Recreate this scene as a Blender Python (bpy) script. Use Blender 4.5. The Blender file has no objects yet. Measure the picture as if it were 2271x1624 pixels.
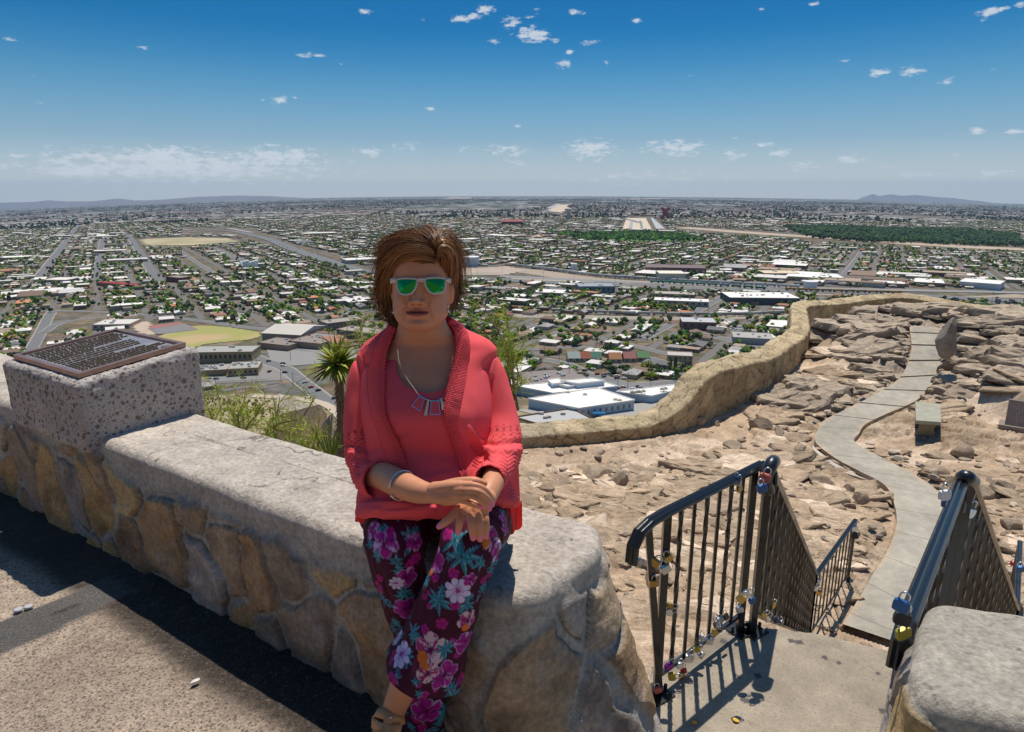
import bpy, bmesh, math, random
import numpy as np
from mathutils import Vector, Matrix
random.seed(7); RNG = np.random.default_rng(7)
SC = bpy.context.scene
COL = SC.collection
# ---------------------------------------------------------------- camera, world, sun, exposure
# the camera stands at the origin; every z is measured from the eye (pavement is 1.45 m below)
PITCH = math.radians(14.3); FPX = 683.0; S = 1024.0/2271.0
cam = bpy.data.cameras.new("camera"); camo = bpy.data.objects.new("camera", cam); COL.objects.link(camo)
cam.sensor_width = 36; cam.lens = FPX/1024*36; cam.clip_start = 0.05; cam.clip_end = 90000
camo.location = (0, 0, 0); camo.rotation_euler = (math.pi/2-PITCH, 0, 0)
SC.camera = camo
SUNV = Vector((0.065, 0.295, 0.75)).normalized()
SUN_EL = math.asin(SUNV.z); SUN_AZ = math.atan2(SUNV.x, SUNV.y)
sun = bpy.data.lights.new("sun", 'SUN'); sun.energy = 4.6; sun.angle = math.radians(0.5); sun.color = (1, .94, .84)
suno = bpy.data.objects.new("sun", sun); COL.objects.link(suno)
suno.rotation_euler = (-SUNV).to_track_quat('-Z', 'Y').to_euler()
SC.view_settings.view_transform = 'Standard'; SC.view_settings.look = 'None'; SC.view_settings.exposure = 0.0; SC.view_settings.gamma = 1
w = bpy.data.worlds.new("World"); SC.world = w; w.use_nodes = True
def build_world():
    nt = w.node_tree; N = nt.nodes; L = nt.links; N.clear()
    def math_(op, a, b=None, c=None):
        n = N.new('ShaderNodeMath'); n.operation = op
        for i, v in enumerate((a, b, c)):
            if v is None: continue
            if isinstance(v, (int, float)): n.inputs[i].default_value = v
            else: L.new(v, n.inputs[i])
        return n.outputs[0]
    tc = N.new('ShaderNodeTexCoord'); sep = N.new('ShaderNodeSeparateXYZ'); L.new(tc.outputs['Generated'], sep.inputs[0])
    zz = math_('MAXIMUM', sep.outputs[2], 0.004)
    cb = N.new('ShaderNodeCombineXYZ'); L.new(sep.outputs[0], cb.inputs[0]); L.new(sep.outputs[1], cb.inputs[1]); L.new(zz, cb.inputs[2])
    sky = N.new('ShaderNodeTexSky'); sky.sky_type = 'NISHITA'; sky.sun_disc = False
    sky.sun_elevation = SUN_EL; sky.sun_rotation = SUN_AZ; sky.altitude = 1300; sky.air_density = 1.0; sky.dust_density = 0.8; sky.ozone_density = 2.5
    L.new(cb.outputs[0], sky.inputs[0])
    hs = N.new('ShaderNodeHueSaturation'); hs.inputs['Hue'].default_value = 0.482; hs.inputs['Saturation'].default_value = 1.25; hs.inputs['Value'].default_value = 1.0
    L.new(sky.outputs[0], hs.inputs['Color'])
    tn = N.new('ShaderNodeVectorMath'); tn.operation = 'MULTIPLY'; tn.inputs[1].default_value = (.60, .86, 1.06); L.new(hs.outputs[0], tn.inputs[0])
    # a band of pale dust low over the horizon
    ramp = N.new('ShaderNodeMapRange'); ramp.inputs['From Min'].default_value = 0.0; ramp.inputs['From Max'].default_value = 0.20
    ramp.inputs['To Min'].default_value = 0.8; ramp.inputs['To Max'].default_value = 0.0; ramp.interpolation_type = 'SMOOTHSTEP'
    L.new(sep.outputs[2], ramp.inputs['Value'])
    m0 = N.new('ShaderNodeMixRGB'); L.new(ramp.outputs[0], m0.inputs[0]); L.new(tn.outputs[0], m0.inputs[1]); m0.inputs[2].default_value = (3.7, 4.9, 6.3, 1)
    cr0 = N.new('ShaderNodeValToRGB'); e_ = cr0.color_ramp.elements; st = [(0, (1.48, 1.19, 1.0)), (.016, (1.43, 1.17, 1)), (.07, (.85, .85, .83)), (.147, (.50, .70, .73)), (.205, (.16, .54, .66)), (.26, (.12, .50, .64)), (.5, (.85, .95, .95)), (1, (1.1, 1.05, 1))]
    for k, (p_, c_) in enumerate(st):
        q_ = e_[k] if k < 2 else e_.new(p_)
        q_.position = p_; q_.color = (*[v/1.5 for v in c_], 1)
    L.new(sep.outputs[2], cr0.inputs[0]); mg = N.new('ShaderNodeVectorMath'); mg.operation = 'MULTIPLY'; L.new(m0.outputs[0], mg.inputs[0]); L.new(cr0.outputs[0], mg.inputs[1]); ms = N.new('ShaderNodeVectorMath'); ms.operation = 'SCALE'; ms.inputs['Scale'].default_value = 1.5; L.new(mg.outputs[0], ms.inputs[0])
    # clouds: small fair-weather puffs at their own bearings
    az = math_('ARCTAN2', sep.outputs[0], sep.outputs[1]); el = math_('ARCSINE', sep.outputs[2])
    cv = N.new('ShaderNodeCombineXYZ'); L.new(az, cv.inputs[0]); L.new(el, cv.inputs[1])
    nz = N.new('ShaderNodeTexNoise'); nz.inputs['Scale'].default_value = 60; nz.inputs['Detail'].default_value = 7; nz.inputs['Roughness'].default_value = .68
    mp = N.new('ShaderNodeVectorMath'); mp.operation = 'MULTIPLY'; mp.inputs[1].default_value = (1, 2.6, 1)
    L.new(cv.outputs[0], mp.inputs[0]); L.new(mp.outputs[0], nz.inputs['Vector'])
    # image-side list (x, y, half width, half height, density) converted to bearings
    CL = [(400,370,450,44,1.05),(180,378,180,26,1.0),(350,350,130,30,1.25),(620,350,120,28,1.1),(820,338,60,14,.7),(900,326,50,14,.6),
          (1180,78,48,20,1.25),(1018,42,26,11,1.1),(1052,35,24,8,1.0),(1078,22,26,12,1.0),(1135,52,28,16,.85),(1098,91,18,7,1),(1250,144,20,10,1.1),(1262,115,12,6,.9),
          (1278,25,26,8,.9),(1178,38,18,6,.8),(1310,93,26,10,.9),(1412,44,16,8,.8),(694,123,38,6,1.0),(808,25,26,6,.9),(620,222,26,12,.85),(655,217,10,6,.8),(582,220,8,4,.7),(955,243,16,5,.8),
          (30,90,30,7,.85),(316,105,22,6,.6),(75,167,12,5,.5),(80,227,24,5,.5),(2188,30,30,14,1.15),(2225,20,18,6,.8),(2262,8,16,8,.9),(2022,158,36,14,.85),(1952,160,28,11,1.0),(2100,180,26,12,.6),
          (1872,136,14,7,.7),(1690,20,16,6,.6),(1806,8,14,5,.7),(2166,290,28,10,1.05),(2250,292,28,8,1.0),(1310,331,75,26,1.0),(1500,329,95,20,1.0),(1128,334,62,16,.8),(1155,360,46,9,.6),(1040,328,40,8,.7),
          (1630,343,34,16,.8),(1730,338,36,14,.85),(1686,321,36,8,.85),(1888,354,58,12,.85),(1630,307,22,6,.6),(1780,370,60,16,.6),(2050,390,90,10,.6),(2205,385,80,12,.6),(1400,395,300,18,.5),(2110,343,40,7,.6),(1960,370,30,8,.6),(1345,142,10,8,.8),(1232,92,14,7,.8),(1145,280,14,4,.6),(1398,153,9,5,.8),(1190,25,12,8,.6),(2205,156,14,6,.6),(300,400,150,14,.5),(1530,166,20,4,.5),(940,44,12,5,.5),(756,141,14,4,.5)]
    cur = None
    for (x, y, hw, hh, s) in CL:
        a = (x*S-512)/FPX; b = (366-y*S)/FPX
        d = Vector((a, math.cos(PITCH)+b*math.sin(PITCH), -math.sin(PITCH)+b*math.cos(PITCH)))
        k = 1/d.length; d.normalize()
        A = math.atan2(d.x, d.y); E = math.asin(d.z)
        dw = hw*S/FPX*k*1.15*abs(d.y)/max(.3, d.x*d.x+d.y*d.y)**.5; dh = hh*S/FPX*k*1.25
        v = N.new('ShaderNodeVectorMath'); v.operation = 'MULTIPLY_ADD'
        v.inputs[1].default_value = (1/dw, 1/dh, 0); v.inputs[2].default_value = (-A/dw, -E/dh, 0); L.new(cv.outputs[0], v.inputs[0])
        ln = N.new('ShaderNodeVectorMath'); ln.operation = 'LENGTH'; L.new(v.outputs[0], ln.inputs[0])
        o = math_('MULTIPLY_ADD', ln.outputs['Value'], -s, s)
        cur = o if cur is None else math_('MAXIMUM', cur, o)
    base = math_('MAXIMUM', cur, 0.0)
    nn = math_('MULTIPLY_ADD', nz.outputs[0], 3.4, -1.95)
    tot = math_('ADD', base, nn)
    gate = math_('MULTIPLY', math_('MINIMUM', math_('MULTIPLY', base, 6.0), 1.0), tot)
    cr = N.new('ShaderNodeMapRange'); cr.interpolation_type = 'SMOOTHSTEP'; cr.inputs['From Min'].default_value = .0; cr.inputs['From Max'].default_value = .75; cr.inputs['To Max'].default_value = .82
    L.new(gate, cr.inputs['Value'])
    m1 = N.new('ShaderNodeMixRGB'); L.new(cr.outputs[0], m1.inputs[0]); L.new(ms.outputs[0], m1.inputs[1]); m1.inputs[2].default_value = (6.6, 7.2, 7.8, 1)
    bg = N.new('ShaderNodeBackground'); bg.inputs['Strength'].default_value = 0.1; L.new(m1.outputs[0], bg.inputs[0])
    out = N.new('ShaderNodeOutputWorld'); L.new(bg.outputs[0], out.inputs[0])
build_world()
# ---------------------------------------------------------------- helpers
CP, SP = math.cos(PITCH), math.sin(PITCH)
def ray(x, y):
    a = (x*S-512)/FPX; b = (366-y*S)/FPX
    return np.array((a, CP+b*SP, -SP+b*CP))
def W(x, y, t): return ray(x, y)*t                       # a sighting at distance t along the view axis
def GP(x, y, z): r = ray(x, y); return r*(z/r[2])        # where a sight line meets the level z
def AY(x, y, Y): r = ray(x, y); return r*(Y/r[1])
def proj(P):
    P = np.asarray(P, float).reshape(-1, 3)
    t = P[:, 1]*CP-P[:, 2]*SP; u = P[:, 1]*SP+P[:, 2]*CP; t = np.where(t < 1e-3, 1e-3, t)
    return np.stack([(512+FPX*P[:, 0]/t)/S, (366-FPX*u/t)/S, t], 1)
def hash3(i, j, k, seed):
    n = (i.astype(np.int64)*73856093) ^ (j.astype(np.int64)*19349663) ^ (k.astype(np.int64)*83492791) ^ (seed*2654435761)
    n = (n ^ (n >> 13))*1274126177 & 0x7fffffff
    n = (n ^ (n >> 15))*668265263 & 0x7fffffff
    return (n & 0xffffff)/float(0xffffff)
def vnoise(p, seed=0):
    p = np.asarray(p, float); f = np.floor(p); q = p-f; q = q*q*(3-2*q); i = f.astype(np.int64)
    r = 0
    for dx in (0, 1):
        for dy in (0, 1):
            for dz in (0, 1):
                r = r+hash3(i[:, 0]+dx, i[:, 1]+dy, i[:, 2]+dz, seed)*(q[:, 0] if dx else 1-q[:, 0])*(q[:, 1] if dy else 1-q[:, 1])*(q[:, 2] if dz else 1-q[:, 2])
    return r
def fbm(p, oct=4, seed=0, gain=.5):
    p = np.asarray(p, float); s = 0; a = 1; tot = 0
    for o in range(oct):
        s = s+a*vnoise(p*(2**o)+o*17.3, seed+o); tot += a; a *= gain
    return s/tot
def voro(p2, seed=0, jit=.9):
    """jittered-grid cells: nearest id hash, f1, f2, offset to cell centre"""
    f = np.floor(p2).astype(np.int64); n = len(p2)
    d1 = np.full(n, 9.); d2 = np.full(n, 9.); idv = np.zeros(n); ox = np.zeros((n, 2)); z = np.zeros(n, np.int64)
    for dx in (-1, 0, 1):
        for dy in (-1, 0, 1):
            i = f[:, 0]+dx; j = f[:, 1]+dy
            cx = i+.5+jit*(hash3(i, j, z, seed)-.5); cy = j+.5+jit*(hash3(i, j, z+1, seed)-.5)
            vx = p2[:, 0]-cx; vy = p2[:, 1]-cy; d = np.sqrt(vx*vx+vy*vy)
            m = d < d1
            d2 = np.where(m, d1, np.minimum(d2, d)); d1 = np.where(m, d, d1)
            idv = np.where(m, hash3(i, j, z+2, seed), idv); ox[m] = np.stack([vx, vy], 1)[m]
    return idv, d1, d2, ox
def mesh_np(name, V, F, mats, parent=None, col=None, smooth=True, fmat=None, uv=None):
    """V (n,3); F is (m,3)/(m,4) array or a list of such arrays"""
    me = bpy.data.meshes.new(name); V = np.asarray(V, np.float32)
    Fs = F if isinstance(F, list) else [F]; Fs = [np.asarray(f, np.int32) for f in Fs if len(f)]
    me.vertices.add(len(V)); me.vertices.foreach_set('co', V.ravel())
    li = np.concatenate([f.ravel() for f in Fs]); tot = np.concatenate([np.full(len(f), f.shape[1], np.int32) for f in Fs])
    me.loops.add(len(li)); me.loops.foreach_set('vertex_index', li)
    st = np.concatenate([[0], np.cumsum(tot)[:-1]]).astype(np.int32)
    me.polygons.add(len(tot)); me.polygons.foreach_set('loop_start', st); me.polygons.foreach_set('loop_total', tot)
    me.polygons.foreach_set('use_smooth', np.full(len(tot), bool(smooth)))
    for m in (mats if isinstance(mats, (list, tuple)) else [mats]): me.materials.append(m)
    if fmat is not None: me.polygons.foreach_set('material_index', np.asarray(fmat, np.int32))
    if col is not None:
        ca = me.color_attributes.new("Col", 'FLOAT_COLOR', 'POINT'); c = np.ones((len(V), 4), np.float32); c[:, :3] = np.asarray(col); ca.data.foreach_set('color', c.ravel())
    me.update(calc_edges=True); me.validate()
    o = bpy.data.objects.new(name, me); COL.objects.link(o)
    if parent is not None: o.parent = parent
    return o
def grid_faces(nu, nv, cu=False, cv=False):
    """verts indexed i*nv+j; i in nu, j in nv"""
    I = np.arange(nu if cu else nu-1); J = np.arange(nv if cv else nv-1)
    i, j = np.meshgrid(I, J, indexing='ij'); i2 = (i+1) % nu; j2 = (j+1) % nv
    return np.stack([i*nv+j, i2*nv+j, i2*nv+j2, i*nv+j2], -1).reshape(-1, 4)
class MB:
    """collects simple solids into one mesh"""
    def __init__(s): s.V = []; s.Q = []; s.T = []; s.n = 0; s.mq = []; s.mt = []; s.C = []
    def add(s, V, Q=None, T=None, m=0, c=(1, 1, 1)):
        V = np.asarray(V, float).reshape(-1, 3); s.V.append(V)
        if Q is not None and len(Q): q = np.asarray(Q, int)+s.n; s.Q.append(q); s.mq.append(np.full(len(q), m))
        if T is not None and len(T): q = np.asarray(T, int)+s.n; s.T.append(q); s.mt.append(np.full(len(q), m))
        s.C.append(np.broadcast_to(np.asarray(c, float), (len(V), 3))); s.n += len(V)
    def box(s, c, size, rz=0, m=0, col=(1, 1, 1), R=None):
        v = np.array([(x, y, z) for x in (-.5, .5) for y in (-.5, .5) for z in (-.5, .5)])*np.asarray(size)
        if R is not None: v = v@np.asarray(R).T
        elif rz: cs, sn = math.cos(rz), math.sin(rz); v = np.stack([v[:, 0]*cs-v[:, 1]*sn, v[:, 0]*sn+v[:, 1]*cs, v[:, 2]], 1)
        s.add(v+np.asarray(c), [(0, 1, 3, 2), (4, 6, 7, 5), (0, 4, 5, 1), (2, 3, 7, 6), (0, 2, 6, 4), (1, 5, 7, 3)], m=m, c=col)
    def prism(s, pts, z0, z1, m=0, col=(1, 1, 1), mtop=None):
        pts = np.asarray(pts, float); n = len(pts)
        if pts.shape[1] == 3: base = pts.copy(); zz0 = pts[:, 2]+z0; zz1 = pts[:, 2]+z1
        else: base = np.c_[pts, np.zeros(n)]; zz0 = np.full(n, z0); zz1 = np.full(n, z1)
        A = base.copy(); A[:, 2] = zz0; B = base.copy(); B[:, 2] = zz1
        ctr = B.mean(0)
        s.add(np.r_[A, B], [(i, (i+1) % n, n+(i+1) % n, n+i) for i in range(n)], m=m, c=col)
        s.add(np.r_[B, [ctr]], T=[(i, (i+1) % n, n) for i in range(n)], m=m if mtop is None else mtop, c=col)
    def tube(s, P, r, k=8, m=0, col=(1, 1, 1), cap=True, twist=0, sq=False):
        P = np.asarray(P, float); n = len(P); r = np.broadcast_to(np.asarray(r, float), (n,))
        T = np.gradient(P, axis=0); T /= np.linalg.norm(T, axis=1)[:, None]+1e-12
        up = np.array((0, 0, 1.)) if abs(T[0, 2]) < .9 else np.array((1., 0, 0))
        a = np.cross(T[0], up); a /= np.linalg.norm(a); V = []
        for i in range(n):
            a = a-T[i]*np.dot(a, T[i]); a /= np.linalg.norm(a)+1e-12; b = np.cross(T[i], a)
            th = np.arange(k)/k*2*math.pi+(math.pi/4 if sq else 0)+twist*i
            V.append(P[i]+r[i]*(np.cos(th)[:, None]*a+np.sin(th)[:, None]*b))
        V = np.concatenate(V); Q = grid_faces(n, k, cv=True)[:, ::-1]; s_n = len(V)
        if cap:
            V = np.r_[V, P[:1], P[-1:]]
            Tt = [((j+1) % k, j, s_n) for j in range(k)]+[((n-1)*k+j, (n-1)*k+(j+1) % k, s_n+1) for j in range(k)]
            s.add(V, Q, Tt, m=m, c=col)
        else: s.add(V, Q, m=m, c=col)
    def lathe(s, prof, c, k=24, m=0, col=(1, 1, 1), axis=None):
        prof = np.asarray(prof, float); th = np.arange(k)/k*2*math.pi
        V = np.stack([prof[:, 0][:, None]*np.cos(th), prof[:, 0][:, None]*np.sin(th), np.repeat(prof[:, 1][:, None], k, 1)], -1).reshape(-1, 3)
        if axis is not None: V = V@np.asarray(Vector(axis).normalized().to_track_quat('Z', 'Y').to_matrix()).T
        s.add(V+np.asarray(c), grid_faces(len(prof), k, cv=True), m=m, c=col)
    def build(s, name, mats, parent=None, smooth=False, colattr=True):
        V = np.concatenate(s.V); F = []; fm = []
        if s.Q: F.append(np.concatenate(s.Q)); fm.append(np.concatenate(s.mq))
        if s.T: F.append(np.concatenate(s.T)); fm.append(np.concatenate(s.mt))
        return mesh_np(name, V, F, mats, parent, np.concatenate(s.C) if colattr else None, smooth, np.concatenate(fm))
def tag(o, label=None, cat=None, group=None, kind=None):
    if label: o['label'] = label
    if cat: o['category'] = cat
    if group: o['group'] = group
    if kind: o['kind'] = kind
    return o
def struct(o): o['kind'] = 'structure'; return o
def empty(name, loc=(0, 0, 0), rz=0):
    o = bpy.data.objects.new(name, None); COL.objects.link(o); o.location = Vector([float(v) for v in loc]); o.rotation_euler = (0, 0, rz); o.empty_display_size = .1
    return o
def keep(o, root):     # child whose mesh was written in world coordinates
    o.parent = root; o.matrix_parent_inverse = Matrix.LocRotScale(root.location, root.rotation_euler, root.scale).inverted(); return o
def copy_tree(o, parent=None):
    c = o.copy(); COL.objects.link(c)
    if parent is not None: c.parent = parent
    for ch in [x for x in KIDS.get(o.name, [])]: copy_tree(ch, c)
    return c
KIDS = {}
def kid(o, root): KIDS.setdefault(root.name, []).append(o); o.parent = root; return o
def pmat(name, col=(.5, .5, .5), rough=.8, metal=0, attr=False, var=None, bump=None, bump2=None, spec=.5, trans=0, sub=0, speck=None, coords='Object', coat=0, ior=1.45, alpha=None):
    m = bpy.data.materials.new(name); m.use_nodes = True; nt = m.node_tree; N = nt.nodes; L = nt.links
    b = N['Principled BSDF']; tc = N.new('ShaderNodeTexCoord'); vec = tc.outputs[coords]
    if attr:
        a = N.new('ShaderNodeAttribute'); a.attribute_name = 'Col'; c = a.outputs['Color']
    else:
        r = N.new('ShaderNodeRGB'); r.outputs[0].default_value = (*col, 1); c = r.outputs[0]
    for v in (var or []):     # (scale, lo, hi, detail)
        n = N.new('ShaderNodeTexNoise'); n.inputs['Scale'].default_value = v[0]; n.inputs['Detail'].default_value = v[3] if len(v) > 3 else 5; n.inputs['Roughness'].default_value = .65
        L.new(vec, n.inputs['Vector'])
        mr = N.new('ShaderNodeMapRange'); mr.inputs['From Min'].default_value = .3; mr.inputs['From Max'].default_value = .7; mr.inputs['To Min'].default_value = v[1]; mr.inputs['To Max'].default_value = v[2]; L.new(n.outputs[0], mr.inputs['Value'])
        mx = N.new('ShaderNodeVectorMath'); mx.operation = 'SCALE'; L.new(c, mx.inputs[0]); L.new(mr.outputs[0], mx.inputs['Scale']); c = mx.outputs[0]
    for sp in (speck or []):   # (scale, threshold, colour, amount, randomness-stretch)
        v = N.new('ShaderNodeTexVoronoi'); v.inputs['Scale'].default_value = sp[0]; L.new(vec, v.inputs['Vector'])
        sx = N.new('ShaderNodeSeparateColor'); L.new(v.outputs['Color'], sx.inputs[0])
        a1 = N.new('ShaderNodeMath'); a1.operation = 'MULTIPLY'; L.new(sx.outputs[0], a1.inputs[0]); a1.inputs[1].default_value = sp[1]
        a2 = N.new('ShaderNodeMath'); a2.operation = 'LESS_THAN'; L.new(v.outputs['Distance'], a2.inputs[0]); L.new(a1.outputs[0], a2.inputs[1])
        a3 = N.new('ShaderNodeMath'); a3.operation = 'MULTIPLY'; L.new(a2.outputs[0], a3.inputs[0]); a3.inputs[1].default_value = sp[3]
        mx = N.new('ShaderNodeMixRGB'); L.new(a3.outputs[0], mx.inputs[0]); L.new(c, mx.inputs[1]); mx.inputs[2].default_value = (*sp[2], 1); c = mx.outputs[0]
    L.new(c, b.inputs['Base Color'])
    b.inputs['Roughness'].default_value = rough; b.inputs['Metallic'].default_value = metal; b.inputs['Specular IOR Level'].default_value = spec
    b.inputs['Transmission Weight'].default_value = trans; b.inputs['Coat Weight'].default_value = coat; b.inputs['IOR'].default_value = ior
    if alpha is not None: b.inputs['Alpha'].default_value = alpha
    if sub: b.inputs['Subsurface Weight'].default_value = sub; b.inputs['Subsurface Radius'].default_value = (.012, .005, .003); b.inputs['Subsurface Scale'].default_value = .6
    nrm = None
    for bp in (bump, bump2):     # (kind, scale, strength, distance)
        if not bp: continue
        if bp[0] == 'noise':
            n = N.new('ShaderNodeTexNoise'); n.inputs['Scale'].default_value = bp[1]; n.inputs['Detail'].default_value = 8; n.inputs['Roughness'].default_value = .7; L.new(vec, n.inputs['Vector']); h = n.outputs[0]
        elif bp[0] == 'voronoi':
            n = N.new('ShaderNodeTexVoronoi'); n.inputs['Scale'].default_value = bp[1]; L.new(vec, n.inputs['Vector']); h = n.outputs['Distance']
        else:
            n = N.new('ShaderNodeTexWave'); n.inputs['Scale'].default_value = bp[1]; n.wave_type = 'BANDS'; n.bands_direction = bp[0]; n.inputs['Distortion'].default_value = .4; L.new(vec, n.inputs['Vector']); h = n.outputs[0]
        bn = N.new('ShaderNodeBump'); bn.inputs['Strength'].default_value = bp[2]; bn.inputs['Distance'].default_value = bp[3]; L.new(h, bn.inputs['Height'])
        if nrm is not None: L.new(nrm, bn.inputs['Normal'])
        nrm = bn.outputs[0]
    if nrm is not None: L.new(nrm, b.inputs['Normal'])
    return m
def sdist_poly(P, poly):
    """signed distance in plan to a closed polygon, negative inside"""
    P = np.asarray(P, float)[:, :2]; poly = np.asarray(poly, float)[:, :2]; n = len(poly); d = np.full(len(P), 1e9); ins = np.zeros(len(P), bool)
    for i in range(n):
        a = poly[i]; b = poly[(i+1) % n]; ab = b-a; t = np.clip(((P-a)@ab)/(ab@ab), 0, 1)
        d = np.minimum(d, np.linalg.norm(P-(a+t[:, None]*ab), axis=1))
        c = (a[1] > P[:, 1]) != (b[1] > P[:, 1]); xi = a[0]+(P[:, 1]-a[1])*(b[0]-a[0])/(b[1]-a[1]+1e-15); ins ^= c & (P[:, 0] < xi)
    return np.where(ins, -d, d)
def inpoly(P, poly): return sdist_poly(P, poly) < 0
def catmull(P, m=12):
    P = np.asarray(P, float); Q = np.r_[[2*P[0]-P[1]], P, [2*P[-1]-P[-2]]]; out = []
    for i in range(1, len(Q)-2):
        for s in np.arange(m)/m:
            p0, p1, p2, p3 = Q[i-1:i+3]
            out.append(.5*((2*p1)+(-p0+p2)*s+(2*p0-5*p1+4*p2-p3)*s*s+(-p0+3*p1-3*p2+p3)*s**3))
    out.append(P[-1]); return np.array(out)
def resample(P, step):
    P = np.asarray(P, float); L_ = np.r_[0, np.cumsum(np.linalg.norm(np.diff(P[:, :min(3, P.shape[1])], axis=0), axis=1))]
    n = max(2, int(L_[-1]/step)+1); u = np.linspace(0, L_[-1], n); return np.stack([np.interp(u, L_, P[:, k]) for k in range(P.shape[1])], 1)
# ---------------------------------------------------------------- terrace, hillside, pavement
ZP, ZC, ZL, ZT = -1.45, -.95, -2.05, -5.0       # pavement, wall cap, stair landing, lower terrace
M_rock = pmat('rocky_ground', attr=True, rough=.95, var=[(3.0, .82, 1.18), (45, .72, 1.25)], bump=('noise', 14, .7, .05), bump2=('noise', 70, .6, .012), spec=.15)
M_paving = pmat('exposed_pavement', attr=True, rough=.85, var=[(2.2, .8, 1.2), (130, .42, 1.5)], bump=('noise', 160, .9, .006), spec=.35, speck=[(95, .46, (.09, .065, .05), .8), (60, .34, (.13, .10, .085), .7), (130, .22, (.5, .42, .34), .5)])
M_conc = pmat('cast_concrete', attr=True, rough=.9, var=[(1.1, .86, 1.12), (6, .84, 1.15), (110, .82, 1.18)], bump=('noise', 160, .5, .004), spec=.25, speck=[(60, .22, (.13, .12, .11), .8)])
M_stone = pmat('rubble_stone', attr=True, rough=.92, var=[(9, .78, 1.2), (60, .68, 1.28)], bump=('noise', 30, .8, .018), bump2=('noise', 150, .5, .004), spec=.2)
M_tan = pmat('tan_stone', attr=True, rough=.92, var=[(2.5, .82, 1.15), (20, .75, 1.2)], bump=('noise', 12, .9, .05), spec=.15)
# lower terrace outline in plan (inner foot of the tan wall, then back to the stairs)
FOOT = [(1010, 1000, -5.0), (1100, 996, -5.0), (1160, 994, -5.0), (1242, 989, -5.0), (1350, 982, -5.0), (1444, 971, -5.0), (1512, 956, -5.0), (1566, 932, -4.95), (1646, 898, -4.9), (1700, 872, -4.8), (1740, 838, -4.75)]
foot = [GP(x, y, z) for x, y, z in FOOT]+[W(1783, 803, 20.5), W(1783, 770, 23.0), W(1785, 742, 25.5), W(1850, 731, 27), W(1990, 712, 28), W(2090, 726, 27), W(2200, 741, 25), W(2290, 752, 24), W(2420, 770, 22)]
foot = np.array(foot)
poly_t = np.r_[foot[:, :2], [(24, 12), (16, 0), (9, -3), (3, 1.4), (.3, 1.7), (-.2, 3.5)], [(foot[0, 0]-.5, 8)]]
CT = [(1900, 1390, 0, -5), (1160, 1020, 0, -5), (1330, 1020, 0, -5), (1552, 975, 0, -5), (1242, 1110, 0, -5), (1441, 1110, 0, -4.95), (1818, 976, 0, -5), (1930, 1087, 0, -5), (2058, 978, 0, -5), (2240, 955, 0, -4.9),
      (1646, 898, 0, -4.9), (1732, 845, 0, -4.75), (1850, 765, 19.2, 0), (1907, 722, 20.5, 0), (1951, 887, 0, -4.55), (2129, 732, 18.9, 0), (2218, 776, 17, 0),
      (2151, 680, 19.4, 0), (2100, 676, 20.0, 0), (2050, 684, 20.6, 0), (2262, 712, 18.4, 0), (2200, 692, 19, 0), (2262, 843, 15.3, 0), (2151, 887, 14.6, 0), (2262, 1065, 0, -4.9), (2218, 1175, 0, -4.95), (1780, 820, 19.3, 0), (1790, 745, 25, 0)]
ctl = np.array([(GP(x, y, z) if t == 0 else W(x, y, t)) for x, y, t, z in CT])
# concrete path: left and right edges as sighted
PL = [(1868, 1392, -5), (1900, 1340, -5), (1938, 1275, -5), (1968, 1225, -5), (1986, 1175, -5), (1984, 1130, -5), (1962, 1082, -5), (1905, 1050, -5), (1850, 1020, -5), (1808, 985, -5), (1812, 960, -5), (1826, 938, -5), (1876, 912, -4.95), (1925, 887, -4.85), (1972, 860, -4.74), (2000, 835, -4.6), (2016, 800, -4.4), (2021, 768, -4.2), (2018, 742, -4.02), (2016, 724, -3.88)]
PR = [(2010, 1440, -5), (2022, 1400, -5), (2046, 1330, -5), (2070, 1260, -5), (2090, 1200, -5), (2098, 1150, -5), (2086, 1105, -5), (2050, 1072, -5), (1985, 1035, -5), (1898, 988, -5), (1905, 965, -5), (1920, 945, -5), (1960, 925, -4.95), (2030, 893, -4.85), (2063, 862, -4.74), (2082, 830, -4.6), (2086, 800, -4.4), (2086, 770, -4.2), (2082, 745, -4.02), (2082, 728, -3.88)]
def pth(L_): return np.array([GP(x, y, z) if z < 0 else W(x, y, z) for x, y, z in L_])
pl, pr_ = catmull(pth(PL), 10), catmull(pth(PR), 10)
ctl = np.r_[ctl, pl[::10], pr_[::10], foot[2:]]
PC = (pl+pr_)/2
PATHPOLY = np.r_[pl[:, :2], pr_[::-1, :2]]
def base_z(P):
    X, Y = P[:, 0], P[:, 1]; num = 0; den = 0
    for c in ctl:
        d2 = (X-c[0])**2+(Y-c[1])**2; wt = 1/(d2+.9)**1.8; num = num+wt*c[2]; den = den+wt
    z = num/den
    up = np.clip(6.9-Y-.25*(X-3), 0, 4.4)*.62
    z = np.minimum(np.maximum(z, z*0-5.2)+up, np.maximum(z, -2.35))
    return z
def terr_z(P, detail=True):
    z = base_z(P); d = sdist_poly(P, poly_t)
    out = np.clip(d-.25, 0, None)
    left = np.clip((-.2-P[:, 0])/2.0, 0, 1)*np.clip((11-P[:, 1])/3, 0, 1)
    shoulder = -2.3-.27*np.clip(P[:, 1]-2.4, 0, 99)-np.clip(P[:, 1]-7.5, 0, 99)*1.2
    z = np.where(out > 0, z*(1-left)+shoulder*left-out*(.95*(1-left)+.03*left), z)
    for q, r_ in ((GP(2058, 962, -5.0), 1.9), (GP(2260, 975, -4.9), 2.2)):      # level ground under the bench and the stone tablet
        w_ = np.clip(1-np.hypot(P[:, 0]-q[0], P[:, 1]-q[1])/r_, 0, 1); w_ = np.clip(w_*2, 0, 1); w_ = w_*w_*(3-2*w_); z = z*(1-w_)+(q[2]-.05)*w_
    return z, d
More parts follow.
